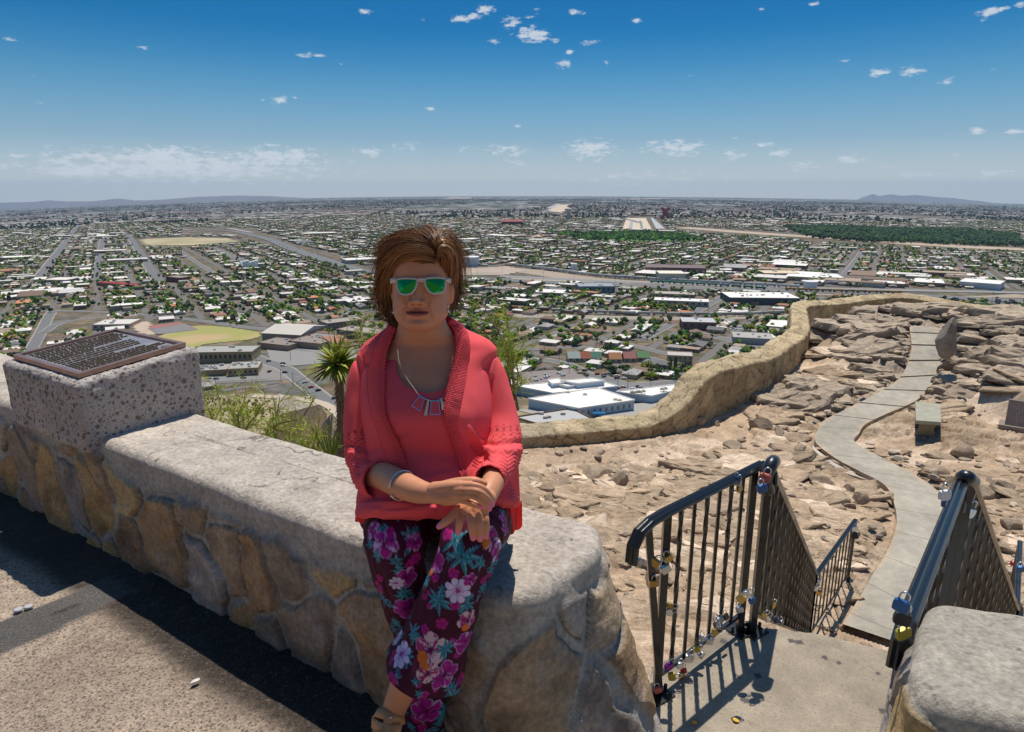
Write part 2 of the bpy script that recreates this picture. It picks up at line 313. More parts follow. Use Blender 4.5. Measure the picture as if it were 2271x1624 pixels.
def rocky(P, d):
    """rock plates, ledges and gravel: height and colour"""
    X = np.c_[P[:, :2], np.zeros(len(P))]
    pr = proj(np.c_[P[:, :2], np.full(len(P), -4.9)])
    m = fbm(X*.35+3, 3, 5)
    grav = np.clip((1.6-(-d))/1.0, 0, 1)*np.clip((14.5-P[:, 1])/3, 0, 1)*(P[:, 0] < 5)      # smooth gravel walk along the wall
    grav = np.maximum(grav, np.clip((.62-m)*9, 0, 1)*0.35)
    rk = (1-np.clip(grav, 0, 1))**.7
    ang = -.25; cs, sn = math.cos(ang), math.sin(ang)
    Q = np.stack([(P[:, 0]*cs+P[:, 1]*sn)*1.0, (-P[:, 0]*sn+P[:, 1]*cs)*1.7], 1)
    warp = np.stack([fbm(X*1.1, 3, 11), fbm(X*1.1, 3, 12)], 1)*1.6
    h = 0; edge = 0; tone = 0; zi = np.zeros(len(P), np.int64); cov = fbm(X*.75+31, 4, 23)
    for k, (sc, amp, lim) in enumerate(((.7, .07, .38), (1.7, .06, .42), (4.0, .035, .45))):
        idv, f1, f2, ox = voro(Q*sc+warp*(1.2 if k < 2 else 2.0)+k*7.1, 20+k); hs = hash3(np.floor(idv*99999).astype(np.int64), zi, zi, 3)
        keepm = np.clip((cov+.22*(hs-.5)-lim)*14, 0, 1); e = f2-f1; wob = .10*(fbm(X*6+k, 3, 66+k)-.5); pl_ = np.clip((e+wob-.03)*16, 0, 1)
        ht = keepm*(.35+.65*hs+ox[:, 0]*(idv-.5)*1.1+ox[:, 1]*(.5-((idv*7) % 1))*1.1)*pl_
        h = h+amp*ht; tone = tone+keepm*pl_*(hs-.5)*(.55 if k < 2 else .3); edge = np.maximum(edge, keepm*np.clip(1-np.abs(e+wob-.025)/.05, 0, 1)*(1-.2*k))
    crest = np.clip((P[:, 1]-14.5)/3.5, 0, 1)*np.clip((fbm(X*.35+8, 2, 61)-.30)*6, 0, 1); rk = np.maximum(rk, crest)
    rid = 1-np.abs(2*fbm(X*np.array((.6, 1.1, 1)), 3, 31)-1); rid2 = 1-np.abs(2*fbm(X*np.array((3, 4, 1)), 4, 32)-1)
    h = h*(1+.5*crest)+crest*((rid-.6)*.20+(rid2-.6)*.03)+rk*(fbm(X*4, 4, 8)-.5)*.05
    h = h*rk+(fbm(X*9, 3, 9)-.5)*.022+(1-rk)*-.02
    plate = np.clip((cov-.42)*9, 0, 1)*rk
    white = np.clip((fbm(X*1.3+7, 5, 44)-.50)*10, 0, 1)*(1-crest)*rk
    cg = np.array((.50, .36, .245)); cr = np.array((.37, .275, .19)); cw = np.array((.80, .63, .47)); ck = np.array((.36, .31, .25)); cd = np.array((.12, .075, .045))
    c = cg*(1-plate)[:, None]+plate[:, None]*(cr*(1+.75*tone)[:, None])
    c = c*(1-crest*.85)[:, None]+ck*(crest*.85*(1+.5*tone+.9*(rid2-.6)))[:, None]
    wv = .75*white*(1-.55*plate); c = c*(1-wv)[:, None]+cw*wv[:, None]
    st = np.clip((fbm(X*2.2+5, 3, 71)-.58)*6, 0, 1)*.4*rk
    c = c*(1-st)[:, None]+cd*2*st[:, None]
    ev = .85*edge*rk*np.clip((fbm(X*3, 2, 91)-.25)*4, 0, 1); c = c*(1-ev)[:, None]+cd*ev[:, None]
    gn = fbm(X*26, 3, 55)
    c = c*(.68+.64*gn)[:, None]
    return h, np.clip(c, .02, .9)
def build_terrace():
    ys = np.exp(np.arange(math.log(1.6), math.log(36), .0040)); A = np.concatenate([np.arange(-1.05, -.1, .012), np.arange(-.1, 1.0, .0021), np.arange(1.0, 1.35, .012)])
    a, y = np.meshgrid(A, ys, indexing='ij'); P = np.stack([(a*y).ravel(), y.ravel()], 1)
    z, d = terr_z(P); h, c = rocky(P, d)
    near = np.clip((d*-1)/.3, 0, 1)*.9+.1
    onpath = sdist_poly(P, PATHPOLY); hp = np.clip((onpath+.02)/.25, 0, 1)
    z = z+h*near*hp-.05*(1-hp)
    m = np.where(onpath < 1.6)[0]; dd = np.full(len(m), 1e9); zp = np.zeros(len(m))
    for q in PC[::3]:
        e = (P[m, 0]-q[0])**2+(P[m, 1]-q[1])**2; t = e < dd; dd[t] = e[t]; zp[t] = q[2]
    wq = np.clip((onpath[m]-.02)/1.5, 0, 1); wq = wq*wq*(3-2*wq); ground = zp-.03-.03*(onpath[m] < .02)+h[m]*.8*np.clip(onpath[m]/.3, 0, 1); z[m] = ground*(1-wq)+z[m]*wq
    o = mesh_np('rocky_terrace', np.c_[P, z], grid_faces(len(A), len(ys)), M_rock, col=c); struct(o)
def build_path():
    n = len(pl); V = []; K = 21
    zc = (pl[:, 2]+pr_[:, 2])/2+.05
    zc = np.convolve(np.pad(zc, 6, mode='edge'), np.ones(13)/13, 'valid')
    w_ = np.linspace(0, 1, K); C = []; jrng = np.random.default_rng(3)
    joints = set(range(5, n, 11))
    for i in range(n):
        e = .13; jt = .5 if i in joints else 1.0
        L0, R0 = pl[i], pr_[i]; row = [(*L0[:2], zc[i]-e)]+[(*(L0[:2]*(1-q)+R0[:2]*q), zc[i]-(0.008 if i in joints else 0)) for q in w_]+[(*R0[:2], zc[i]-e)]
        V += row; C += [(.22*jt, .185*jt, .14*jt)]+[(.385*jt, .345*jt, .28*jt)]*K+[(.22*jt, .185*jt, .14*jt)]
    # thin joint lines: rows on both sides of a joint sit close to it
    V = np.array(V).reshape(n, K+2, 3); C = np.array(C).reshape(n, K+2, 3); V2 = []; C2 = []
    for i in range(n):
        if i in joints and 0 < i < n-1:
            for s_ in (-1, 1):
                q = V[i]*.93+V[i+s_]*.07; q[1:-1, 2] = V[i+s_][1:-1, 2]
                if s_ == -1: V2 += [q]; C2 += [C[i-1]]; V2 += [V[i]]; C2 += [C[i]]
                else: V2 += [q]; C2 += [C[i+1]]
        else: V2.append(V[i]); C2.append(C[i])
    V2 = np.array(V2); m = len(V2)
    c2 = np.array(C2).reshape(-1, 3)*(.80+.4*fbm(V2.reshape(-1, 3)*2.2, 4, 12))[:, None]; q_ = np.tile(np.r_[0, w_, 1], m); du = np.clip(np.maximum(.13-q_, q_-.87)/.13, 0, 1)*np.clip((fbm(V2.reshape(-1, 3)*3.1, 3, 14)-.42)*7, 0, 1); c2 = c2*(1-.8*du)[:, None]+np.array((.50, .36, .245))*(.8*du)[:, None]; C2 = c2
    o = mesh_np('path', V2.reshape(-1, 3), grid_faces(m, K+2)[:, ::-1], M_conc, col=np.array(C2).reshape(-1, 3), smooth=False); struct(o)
    # the low apron beside the first bend
    pts = [GP(x, y, -4.93) for x, y in ((1800, 985), (1812, 1000), (1850, 1028), (1905, 1058), (1930, 1068), (1870, 1050), (1825, 1020), (1804, 1000))]
    mb = MB(); mb.prism(np.array(pts), -.1, .02, col=(.5, .43, .35)); struct(mb.build('path_apron', M_conc))
build_terrace(); build_path()
# distant foot of the hill, from the terrace edge down to the town
def gz(x, y):
    a = x/np.maximum(y, 1); k = np.where(a < 0, .0185, .0115)*(a/.75)**2; return -140-np.maximum(y, 1)*k
def CG(x, y):
    r = ray(x, y); a = r[0]/r[1]; k = (.0185 if a < 0 else .0115)*(a/.75)**2; t = 140/(-r[2]-r[1]*k); return r*t
def build_hill():
    ys = np.concatenate([np.linspace(1, 26, 26), np.exp(np.linspace(math.log(27), math.log(560), 150))]); A = np.linspace(-2.2, 2.4, 260)
    a, y = np.meshgrid(A, ys, indexing='ij'); P = np.stack([(a*y).ravel(), y.ravel()], 1); X = np.c_[P, P[:, 0]*0]
    z0 = -6-(P[:, 1]-12).clip(0)*.62-np.clip(P[:, 1]-60, 0, 60)*.25+(fbm(X*.03, 4, 2)-.5)*14*np.clip(P[:, 1]/80, 0, 1)
    zr = gz(P[:, 0], P[:, 1]); bump = np.clip((470-P[:, 1])/120, 0, 1)
    z = np.maximum(z0-1.5, zr-1+bump*(1.2+fbm(X*.02+9, 4, 6)*9*bump))
    z = np.where(P[:, 1] > 500, zr-3, z)
    c = np.array((.42, .32, .22))*(.75+.5*fbm(X*.12, 4, 7))[:, None]; g = np.clip((fbm(X*.16, 4, 17)-.5)*8, 0, .8)[:, None]
    c = c*(1-g)+np.array((.16, .16, .05))*g
    struct(mesh_np('hillside', np.c_[P, z], grid_faces(len(A), len(ys)), M_rock, col=c))
build_hill()
# mountain slope rising behind the viewer (seen only as the dark mirror in the sunglasses)
def build_back():
    A = np.linspace(-1, 1, 90); R = np.linspace(0, 1, 50); a, r = np.meshgrid(A, R, indexing='ij'); a, r = a.ravel(), r.ravel()
    P = np.stack([a*60, -11-r*60, -1.5+r*34+6*(fbm(np.stack([a*12, r*9, a*0], 1), 4, 3)-.5)*r*3], 1)
    c = np.array((.16, .12, .075))*(.7+.6*fbm(P*.3, 4, 4))[:, None]
    struct(mesh_np('mountain_slope', P, grid_faces(90, 50), M_rock, col=c))
build_back()
# pavement
def build_pavement():
    mb = MB()
    nx = np.linspace(-14, .02, 500); ny = np.linspace(-12, 7.6, 600)
    x, y = np.meshgrid(nx, ny, indexing='ij'); x = x.ravel(); y = y.ravel(); z = np.full(len(x), ZP)+(fbm(np.stack([x*1.5, y*1.5, x*0], 1), 3, 3)-.5)*.012
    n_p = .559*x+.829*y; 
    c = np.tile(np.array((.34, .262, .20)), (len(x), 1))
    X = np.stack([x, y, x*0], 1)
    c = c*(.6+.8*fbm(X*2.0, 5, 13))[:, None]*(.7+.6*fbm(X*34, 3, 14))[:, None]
    sh = np.clip((n_p-1.195+.27+.05*(fbm(X*4, 3, 19)-.5))/.05, 0, 1); c = c*(1-sh*.84)[:, None]      # worn dark asphalt at the wall foot, with the wall's cast shadow painted in
    # grey repair strip
    a = GP(-60, 1440, ZP)[:2]; b = GP(262, 1300, ZP)[:2]; d = (b-a)/np.linalg.norm(b-a); nn = np.array((-d[1], d[0]))
    q = (np.stack([x, y], 1)-a)@nn; s_ = (np.stack([x, y], 1)-a)@d
    wgt = .10+.02*(fbm(X*6, 3, 77)-.5)*2
    ms = ((np.abs(q+.01) < wgt) & (s_ < np.linalg.norm(b-a)+.02))
    c[ms] = np.array((.10, .094, .088))*(.85+.3*fbm(X*10, 3, 5))[ms][:, None]
    crk = ms & (np.abs(q+.012+.02*(fbm(X*5, 3, 6)-.5)) < .004); c[crk] = (.03, .03, .03)
    z[ms] += .004
    keepq = grid_faces(500, 600); f = n_p[keepq].max(1) < 1.45
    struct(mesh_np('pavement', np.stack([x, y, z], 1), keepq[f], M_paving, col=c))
    # landing at the head of the stairs, one step lower than the pavement
    e0 = GP(1648, 1384, ZL)[:2]; e1 = GP(2000, 1450, ZL)[:2]
    pts = [(.02, -3), (.02, 1.2), (.30, 1.75), (.62, 2.62), tuple(e0+(-.02, .0)), tuple((e0+e1)/2+(.02, .035)), tuple(e1), (2.1, 2.35), (2.3, 1.2), (2.3, -3)]
    poly = np.array(pts)
    xs = np.linspace(0, 2.4, 260); yy = np.linspace(-3, 3.2, 620); x, y = np.meshgrid(xs, yy, indexing='ij'); x = x.ravel(); y = y.ravel(); X = np.stack([x, y, x*0], 1)
    n = fbm(X*1.4+5, 5, 21); stain = np.clip((n-.5)*5, 0, 1)
    c = np.array((.325, .272, .208))*(1-.6*stain)[:, None]*(.88+.24*fbm(X*14, 3, 8))[:, None]
    P2 = np.stack([x, y], 1); spots = np.random.default_rng(5).uniform((.4, 1.2), (1.9, 2.9), (46, 2))
    for sp in spots:
        rr = .008+.012*((sp[0]*37) % 1); c[((P2-sp)**2).sum(1) < rr**2] = (.1, .09, .085)
    q = grid_faces(260, 620); f = inpoly(P2, poly)[q].all(1)
    o = mesh_np('landing', np.stack([x, y, np.full(len(x), ZL)], 1), q[f], M_conc, col=c); struct(o)
    m2 = MB(); pp = poly.copy(); m2.prism(pp, ZL-.35, ZL-.004, col=(.40, .34, .28)); struct(m2.build('landing_base', M_conc))
    # stairs
    L0, L1 = np.array((1.0, 2.98)), np.array((3.3, 6.85)); R0, R1 = np.array((1.72, 2.62)), np.array((5.0, 6.2)); ns = 17
    st = MB()
    for i in range(ns):
        a0, a1 = i/ns, (i+1)/ns; z = ZL-(i+1)*(2.95/ns)
        p = [L0*(1-a0)+L1*a0, L0*(1-a1)+L1*a1, R0*(1-a1)+R1*a1, R0*(1-a0)+R1*a0]
        st.prism(np.array(p), z-.4, z, col=(.42, .36, .3))
    struct(st.build('stairs', M_conc))
build_pavement()
# ---------------------------------------------------------------- rubble walls
PAL = np.array([(.52, .35, .17), (.44, .32, .21), (.40, .33, .28), (.36, .28, .21), (.58, .41, .21), (.42, .28, .16), (.52, .44, .38), (.46, .30, .17)])
def fillet(P, rad):
    P = np.asarray(P, float); out = [P[0]]
    for i in range(1, len(P)-1):
        a, b, c = P[i-1], P[i], P[i+1]; r = min(rad, .45*np.linalg.norm(a-b), .45*np.linalg.norm(c-b)); p0 = b+(a-b)/np.linalg.norm(a-b)*r; p1 = b+(c-b)/np.linalg.norm(c-b)*r
        for t in np.linspace(0, 1, 12): out.append((1-t)**2*p0+2*t*(1-t)*b+t*t*p1)
    out.append(P[-1]); return np.array(out)
def stone_wall(name, outline, c0, c1, z0, zc, seed, flare=None, step=.0052, capcol=(.53, .46, .39), cell=.215):
    """closed-end wall swept round a plan outline; profile goes up the face, over the rounded edge and across the cap"""
    O = resample(fillet(outline, .05), step); O = O[:, :2]
    n = len(O); T = np.gradient(O, axis=0); T /= np.linalg.norm(T, axis=1)[:, None]; NO = np.stack([T[:, 1], -T[:, 0]], 1)
    c0, c1 = np.array(c0), np.array(c1); ab = c1-c0; t = np.clip(((O-c0)@ab)/(ab@ab), 0, 1); CC = c0+t[:, None]*ab
    if ((O-CC)*NO).sum(1).mean() < 0: NO = -NO
    s = np.r_[0, np.cumsum(np.linalg.norm(np.diff(O, axis=0), axis=1))]
    H = zc-z0; rr = .042
    vz = list(np.arange(0, H-rr, step)); prof = [(z0+v, 0, v) for v in vz]
    for a in np.linspace(0, math.pi/2, 9)[:-1]: prof.append((zc-rr+rr*math.sin(a), rr*(1-math.cos(a)), H-rr+rr*a))
    half = np.linalg.norm(O-CC, axis=1)
    ins = np.linspace(0, 1, 34)
    V = []; SV = []
    for (z, i_, v) in prof:
        p = O-NO*i_; V.append(np.c_[p, np.full(n, z)]); SV.append(np.c_[s, np.full(n, v)])
    for q in ins:
        p = (O-NO*rr)*(1-q)+CC*q; V.append(np.c_[p, np.full(n, zc)]); SV.append(np.c_[s, np.full(n, H-rr+rr*1.57+q*.2)])
    nv = len(V); V = np.concatenate(V); SV = np.concatenate(SV); idx = np.repeat(np.arange(nv), n)
    N3 = np.tile(np.c_[NO, np.zeros(n)], (nv, 1)); up = np.clip((idx-len(vz))/8, 0, 1)
    N3 = N3*(1-up)[:, None]+np.array((0, 0, 1))*up[:, None]
    X3 = V.copy()
    wp = np.stack([fbm(X3*4, 3, seed), fbm(X3*4+9, 3, seed+1)], 1)-.5
    q = np.stack([SV[:, 0]/cell, SV[:, 1]/(cell*1.45)], 1)+wp*.75
    idv, f1, f2, ox = voro(q, seed)
    edge = f2-f1; inside = np.clip((edge-.085+.05*(fbm(X3*16, 2, seed+60)-.5))*22, 0, 1)
    k2 = hash3(np.floor(idv*99999).astype(np.int64), np.zeros(len(V), np.int64), np.zeros(len(V), np.int64), 8)
    band = np.clip((H-.085-SV[:, 1]+(fbm(X3*5, 3, seed+4)-.5)*.26)*30, 0, 1)      # mortar cap runs down unevenly over the stones
    st = inside*band
    fine = fbm(X3*np.array((9, 9, 14)), 5, seed+3); rid = 1-np.abs(2*fbm(X3*7, 4, seed+6)-1)
    disp = st*(.011+.010*k2)+st*(fine-.5)*.030*(.4+k2)+st*(rid-.7)*.014+st*(ox[:, 0]*(k2-.5)+ox[:, 1]*(idv-.5))*.030
    disp += (1-st)*((fbm(X3*12, 3, seed+9)-.5)*.012)
    disp += (fbm(X3*1.8, 3, seed+12)-.5)*(.022*(1-up)+.022*up)
    disp = disp*(idx < nv-1)
    if flare is not None: disp = disp+flare(V)
    V = V+N3*disp[:, None]
    pc = PAL[(k2*7.99).astype(int)]*(.50+.90*fine)[:, None]
    vein = np.clip((fbm(X3*7+3, 5, seed+15)-.52)*7, 0, 1)*.38; pc = pc*(1-vein)[:, None]+np.array((.42, .38, .35))*vein[:, None]
    drk = np.clip((fbm(X3*6+1, 4, seed+18)-.6)*9, 0, 1)*.45; pc = pc*(1-drk)[:, None]+np.array((.10, .075, .06))*drk[:, None]
    mort = np.array((.43, .405, .37))*(.85+.3*fbm(X3*9, 3, seed+2))[:, None]
    capc = np.array(capcol)*(.86+.28*fbm(X3*3, 4, seed+5))[:, None]
    tt = np.clip((V[:, 2]-(zc-.10))/.08, 0, 1)[:, None]
    base = mort*(1-tt)+capc*tt
    spot = np.clip((vnoise(X3*42, seed+30)-.93)*40, 0, 1)*(up > .4); base = base*(1-.6*spot)[:, None]
    crack = (np.abs(fbm(X3*2.6+4, 4, seed+40)-.5) < .0035)*(up > .5); base = base*(1-.5*crack)[:, None]
    c = base*(1-st)[:, None]+pc*st[:, None]
    crev = band*np.clip(1-np.abs(edge-.08)/.03, 0, 1)*(k2 > .07)*np.clip((fbm(X3*8, 2, seed+50)-.35)*5, 0, 1); c = c*(1-.72*crev)[:, None]
    F = grid_faces(nv, n)
    return mesh_np(name, V, F[:, ::-1], M_stone, col=c)
NW = np.array((.559, .829)); DW = np.array((.829, -.559))
def on_wall(npv, x): return (x, (npv-.559*x)/.829)
nearwall = stone_wall('stone_wall', [on_wall(1.195, -3.9), on_wall(1.195, -2.6), on_wall(1.195, -1.2), on_wall(1.20, -.35), (-.06, 1.462), (.045, 1.462), (.255, 1.70), (.265, 1.85), (.0, 2.00), on_wall(1.63, -.4), on_wall(1.63, -1.6), on_wall(1.64, -3.9)],
    on_wall(1.41, -3.9), (.07, 1.72), -2.1, ZC, 3,
    flare=lambda V: np.clip((V[:, 0]-.04)/.2, 0, 1)*np.clip((ZC-.1-V[:, 2])/1.1, 0, 1)*.36)
tag(nearwall, 'rubble stone wall with a pale rounded concrete cap that the woman sits on', 'wall')
def rp(x, y, z=-1.15): return tuple(GP(x, y, z)[:2])
_fl, _fr, _bl, _br = np.array(rp(2040, 1558)), np.array(rp(2271, 1606)), np.array(rp(2064, 1328)), np.array(rp(2271, 1358))
_df = (_fr-_fl)/np.linalg.norm(_fr-_fl); _db = (_br-_bl)/np.linalg.norm(_br-_bl)
rw = stone_wall('stone_wall', [tuple(_fl+_df*2.6), tuple(_fl+_df*1.2), tuple(_fr), tuple(_fl), rp(2018, 1480), rp(2036, 1395), tuple(_bl), tuple(_br), tuple(_bl+_db*1.2), tuple(_bl+_db*2.6)], tuple((_fl+_bl)/2+_df*2.6), tuple((_fl+_bl)/2+_df*.20), -2.1, -1.15, 31, flare=lambda V: np.clip((-1.25-V[:, 2])/.9, 0, 1)*.10, step=.0065, capcol=(.43, .385, .32))
tag(rw, 'short stone wall with grey concrete cap beside the right-hand railing', 'wall')
# ---------------------------------------------------------------- tan boundary wall round the terrace
def tan_wall():
    # inner face foot -> top of inner face heights as sighted (metres), cap width .45
    P = foot.copy()
    hts = np.array([.22, .22, .23, .25, .27, .28, .55, 1.0, .98, .85, .80, .88, 1.0, 1.05, 1.0, .95, .9, .8, .75, .75])[:len(P)]
    C = catmull(np.c_[P, hts], 14); C = resample(C, .045); n = len(C)
    XY = C[:, :2]; T = np.gradient(XY, axis=0); T /= np.linalg.norm(T, axis=1)[:, None]
    NI = np.stack([T[:, 1], -T[:, 0]], 1)      # towards the terrace
    inside = sdist_poly(XY+NI*.5, poly_t) < 0
    if inside.mean() < .5: NI = -NI
    zb = np.minimum(base_z(XY), C[:, 2])-.35; zt = C[:, 2]+C[:, 3]
    zt = np.convolve(np.pad(zt, 5, mode='edge'), np.ones(11)/11, 'valid'); s = np.r_[0, np.cumsum(np.linalg.norm(np.diff(XY, axis=0), axis=1))]
    prof = []
    for q in np.linspace(0, 1, 34): prof.append(('f', q))
    for q in np.linspace(0, 1, 26)[1:]: prof.append(('c', q))
    for q in np.linspace(0, 1, 20)[1:]: prof.append(('b', q))
    V = []; U = []
    for k, q in prof:
        if k == 'f': p = XY+NI*.02; z = zb+(zt-zb)*q; v = (zt-zb)*(q-1)
        elif k == 'c': p = XY+NI*(.02-.5*q)+NI*0; z = zt+.10*math.sin(math.pi*min(1, q*1.1)*.5); v = np.full(n, q*.5)
        else: p = XY-NI*(.48+q*.1); z = zt+.10-q*1.6; v = np.full(n, .5+q*1.6)
        V.append(np.c_[p, z]); U.append(np.c_[s, v])
    m = len(prof); V = np.concatenate(V); U = np.concatenate(U); kind = np.repeat([0 if k == 'f' else 1 if k == 'c' else 2 for k, q in prof], n)
    wq = np.stack([fbm(V*2, 3, 61), fbm(V*2+7, 3, 62)], 1)*.9
    idv, f1, f2, ox = voro(np.stack([U[:, 0]/.34, U[:, 1]/.40], 1)+wq*.6, 66)
    e = np.clip((f2-f1)*13, 0, 1)
    N3 = np.tile(np.c_[NI, np.zeros(n)], (m, 1)); N3[kind == 1] = (0, 0, 1); N3[kind == 2] *= -1
    disp = e*(.02+.02*idv)+(fbm(V*5, 4, 63)-.5)*.09+(ox[:, 0]*(idv-.5))*.05
    V = V+N3*disp[:, None]
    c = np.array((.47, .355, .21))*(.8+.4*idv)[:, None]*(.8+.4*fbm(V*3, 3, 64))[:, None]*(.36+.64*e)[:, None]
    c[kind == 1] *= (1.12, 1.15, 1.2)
    greyend = np.clip((V[:, 0]-foot[2, 0]-1.0)/-1.0, 0, 1)[:, None]*.5; c = c*(1-greyend)+np.array((.4, .34, .27))*greyend
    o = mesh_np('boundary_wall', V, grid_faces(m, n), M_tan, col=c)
    tag(o, 'long curving tan stone boundary wall that edges the rocky terrace above the town', 'wall')
tan_wall()
# ---------------------------------------------------------------- the town on the plain
M_city = pmat('town_surfaces', attr=True, rough=.85, spec=.2)
M_leaf = pmat('tree_foliage', attr=True, rough=.8, spec=.15)
def jit(c, s=.12): return np.clip(np.array(c)*(1+RNG.uniform(-s, s)), 0, 1)
ORD = lambda n: '%d%s' % (n, 'th' if 10 <= n % 100 <= 20 else {1: 'st', 2: 'nd', 3: 'rd'}.get(n % 10, 'th'))
def CGA(pts): return np.array([CG(x, y) for x, y in pts])
def build_plain():
    ys = np.exp(np.linspace(math.log(330), math.log(24000), 560)); A = np.linspace(-1.15, 1.2, 620)
    a, y = np.meshgrid(A, ys, indexing='ij'); P = np.stack([(a*y).ravel(), y.ravel()], 1); X = np.c_[P, P[:, 0]*0]
    z = gz(P[:, 0], P[:, 1]); far = np.clip((P[:, 1]-3000)/5000, 0, 1)[:, None]
    n1 = fbm(X*.004, 4, 71)[:, None]; n2 = fbm(X*.02, 4, 72)[:, None]; n3 = fbm(X*.09, 2, 73)[:, None]
    c = np.array((.215, .155, .105))*(.6+.7*n2); g = np.clip((n3*.6+n2*.4-.45)*10, 0, 1)*.65; c = c*(1-g)+np.array((.075, .09, .04))*g
    rd = np.clip((fbm(X*.045+3, 3, 76)[:, None]-.52)*8, 0, .7); c = c*(1-rd)+np.array((.12, .118, .115))*rd
    # beyond the last separate houses: streaks of roofs, fields and trees
    sx = fbm(X*np.array((.0028, .0012, 1))*3, 5, 74)[:, None]; g2 = np.clip((.56-sx)*9, 0, 1)*.85
    cf = np.array((.15, .15, .14))*(1-g2)+np.array((.035, .055, .04))*g2; wt = np.clip((fbm(X*np.array((.006, .003, 1))*2+5, 4, 75)[:, None]-.60)*14, 0, 1); cf = cf*(1-wt*.8)+np.array((.5, .47, .43))*wt*.8
    c = c*(1-far)+cf*far
    struct(mesh_np('plain', np.c_[P, z], grid_faces(620, 560), pmat('plain_ground', attr=True, rough=.9, spec=.1, var=[(.018, .7, 1.3), (.11, .55, 1.45)]), col=c))
build_plain()
def strip(name, pts, w, lift=.25, col=(.17, .165, .165), ground=True, edge=None, parent=None, thick=0):
    P = CGA(pts) if ground else np.array(pts, float); P = resample(catmull(P, 10), max(w, 12)); n = len(P)
    T = np.gradient(P[:, :2], axis=0); T /= np.linalg.norm(T, axis=1)[:, None]; N_ = np.stack([T[:, 1], -T[:, 0]], 1)
    offs = [-.5, .5] if edge is None else [-.5, -.5+edge, .5-edge, .5]; V = []; C = []
    for o_ in offs: V.append(np.c_[P[:, :2]+N_*w*o_, P[:, 2]+lift])
    V = np.concatenate(V); F = grid_faces(len(offs), n)
    fc = np.tile(np.array(col), (len(V), 1))
    if edge is not None: fc[:n] = (.42, .38, .33); fc[-n:] = (.42, .38, .33)
    return mesh_np(name, V, F, M_city, col=fc, parent=parent)
ROADS = [([(62, 790), (92, 735), (108, 702), (120, 688)], 13), ([(97, 738), (135, 716), (220, 704), (300, 690)], 11), ([(85, 622), (130, 560), (180, 492)], 26), ([(213, 622), (222, 565), (228, 530)], 18), ([(355, 625), (315, 565), (285, 520)], 26),
    ([(390, 549), (430, 578), (478, 608)], 12), ([(472, 549), (505, 563), (543, 579)], 14), ([(1542, 693), (1575, 674), (1607, 657)], 13), ([(1425, 752), (1460, 734), (1492, 718)], 12), ([(1108, 742), (1160, 728), (1206, 718)], 11), ([(1519, 731), (1590, 748), (1690, 772)], 14),
    ([(1205, 798), (1260, 808), (1300, 829), (1350, 842), (1391, 853), (1460, 851), (1520, 846)], 12), ([(560, 790), (594, 804), (632, 817), (665, 844), (699, 870), (743, 906), (765, 935)], 14), ([(415, 848), (520, 846), (600, 842), (665, 838)], 8), ([(640, 770), (700, 778), (760, 775), (850, 770)], 16),
    ([(0, 700), (130, 690), (300, 697), (430, 710), (560, 728), (700, 735)], 11), ([(1862, 618), (1885, 596), (1912, 558)], 16), ([(2180, 600), (2230, 640)], 14), ([(0, 560), (200, 545), (400, 540)], 14), ([(700, 700), (830, 690), (1000, 712)], 10), ([(1000, 760), (1150, 775), (1300, 770), (1420, 790), (1540, 820)], 10), ([(1230, 735), (1330, 750), (1500, 790)], 10)]
for i, (p, w_) in enumerate(ROADS): struct(strip('road', p, w_, edge=.14, lift=.3))
FW = [(2420, 672), (2271, 668), (2100, 660), (1936, 651), (1800, 647), (1663, 643), (1548, 640), (1400, 634), (1250, 628), (1109, 621), (1000, 614), (840, 604), (776, 594), (700, 570), (640, 549), (600, 532), (560, 522), (513, 513), (444, 514), (400, 516)]
struct(strip('freeway', FW, 34, col=(.17, .17, .17), lift=.8))
struct(strip('freeway', [(2420, 655), (2271, 650), (1936, 643), (1663, 636), (1400, 627), (1109, 613)], 24, col=(.26, .25, .245), lift=.8))
struct(strip('freeway', [(560, 516), (480, 503), (380, 506), (420, 510)], 20, col=(.33, .32, .31), lift=.7))
for p, w_, c in (([(1000, 604), (1141, 598), (1314, 621), (1490, 632), (1774, 647), (2271, 655)], 60, (.36, .29, .22)), ([(1130, 700), (1500, 706), (1760, 700)], 22, (.33, .28, .23)), ([(1500, 505), (1700, 520), (2000, 540), (2271, 552)], 150, (.46, .36, .27)), ([(700, 545), (1000, 560), (1300, 590), (1500, 600)], 26, (.4, .32, .25)), ([(0, 531), (250, 524), (420, 517)], 40, (.38, .32, .25))):
    struct(strip('ground_strip', p, w_, col=c, lift=.2))
def patch(name, pts, col, lift=.22, kind='structure'):
    P = CGA(pts); mb = MB(); ctr = P.mean(0); n = len(P); V = np.r_[P, [ctr]]; V[:, 2] += lift
    mb.add(V, T=[((i+1) % n, i, n) for i in range(n)], c=col); o = mb.build(name, M_city, smooth=True); o['kind'] = kind; return o
def patch_n(name, pts, cols, lift, sc=.05, step=4.0, seed=1):
    P = CGA(pts); lo, hi = P[:, :2].min(0), P[:, :2].max(0); nx = max(2, int((hi[0]-lo[0])/step)); ny = max(2, int((hi[1]-lo[1])/step))
    x, y = np.meshgrid(np.linspace(lo[0], hi[0], nx), np.linspace(lo[1], hi[1], ny), indexing='ij'); x, y = x.ravel(), y.ravel(); X = np.stack([x, y, x*0], 1)
    f = np.clip((fbm(X*sc, 4, seed)-.5)*5+.5, 0, 1)[:, None]; c = np.array(cols[0])*(1-f)+np.array(cols[1])*f
    q = grid_faces(nx, ny); keepf = inpoly(X, P)[q].all(1)
    if keepf.sum() < 2: return patch(name, pts, cols[0], lift)
    return struct(mesh_np(name, np.c_[x, y, gz(x, y)+lift], q[keepf], M_city, col=c))
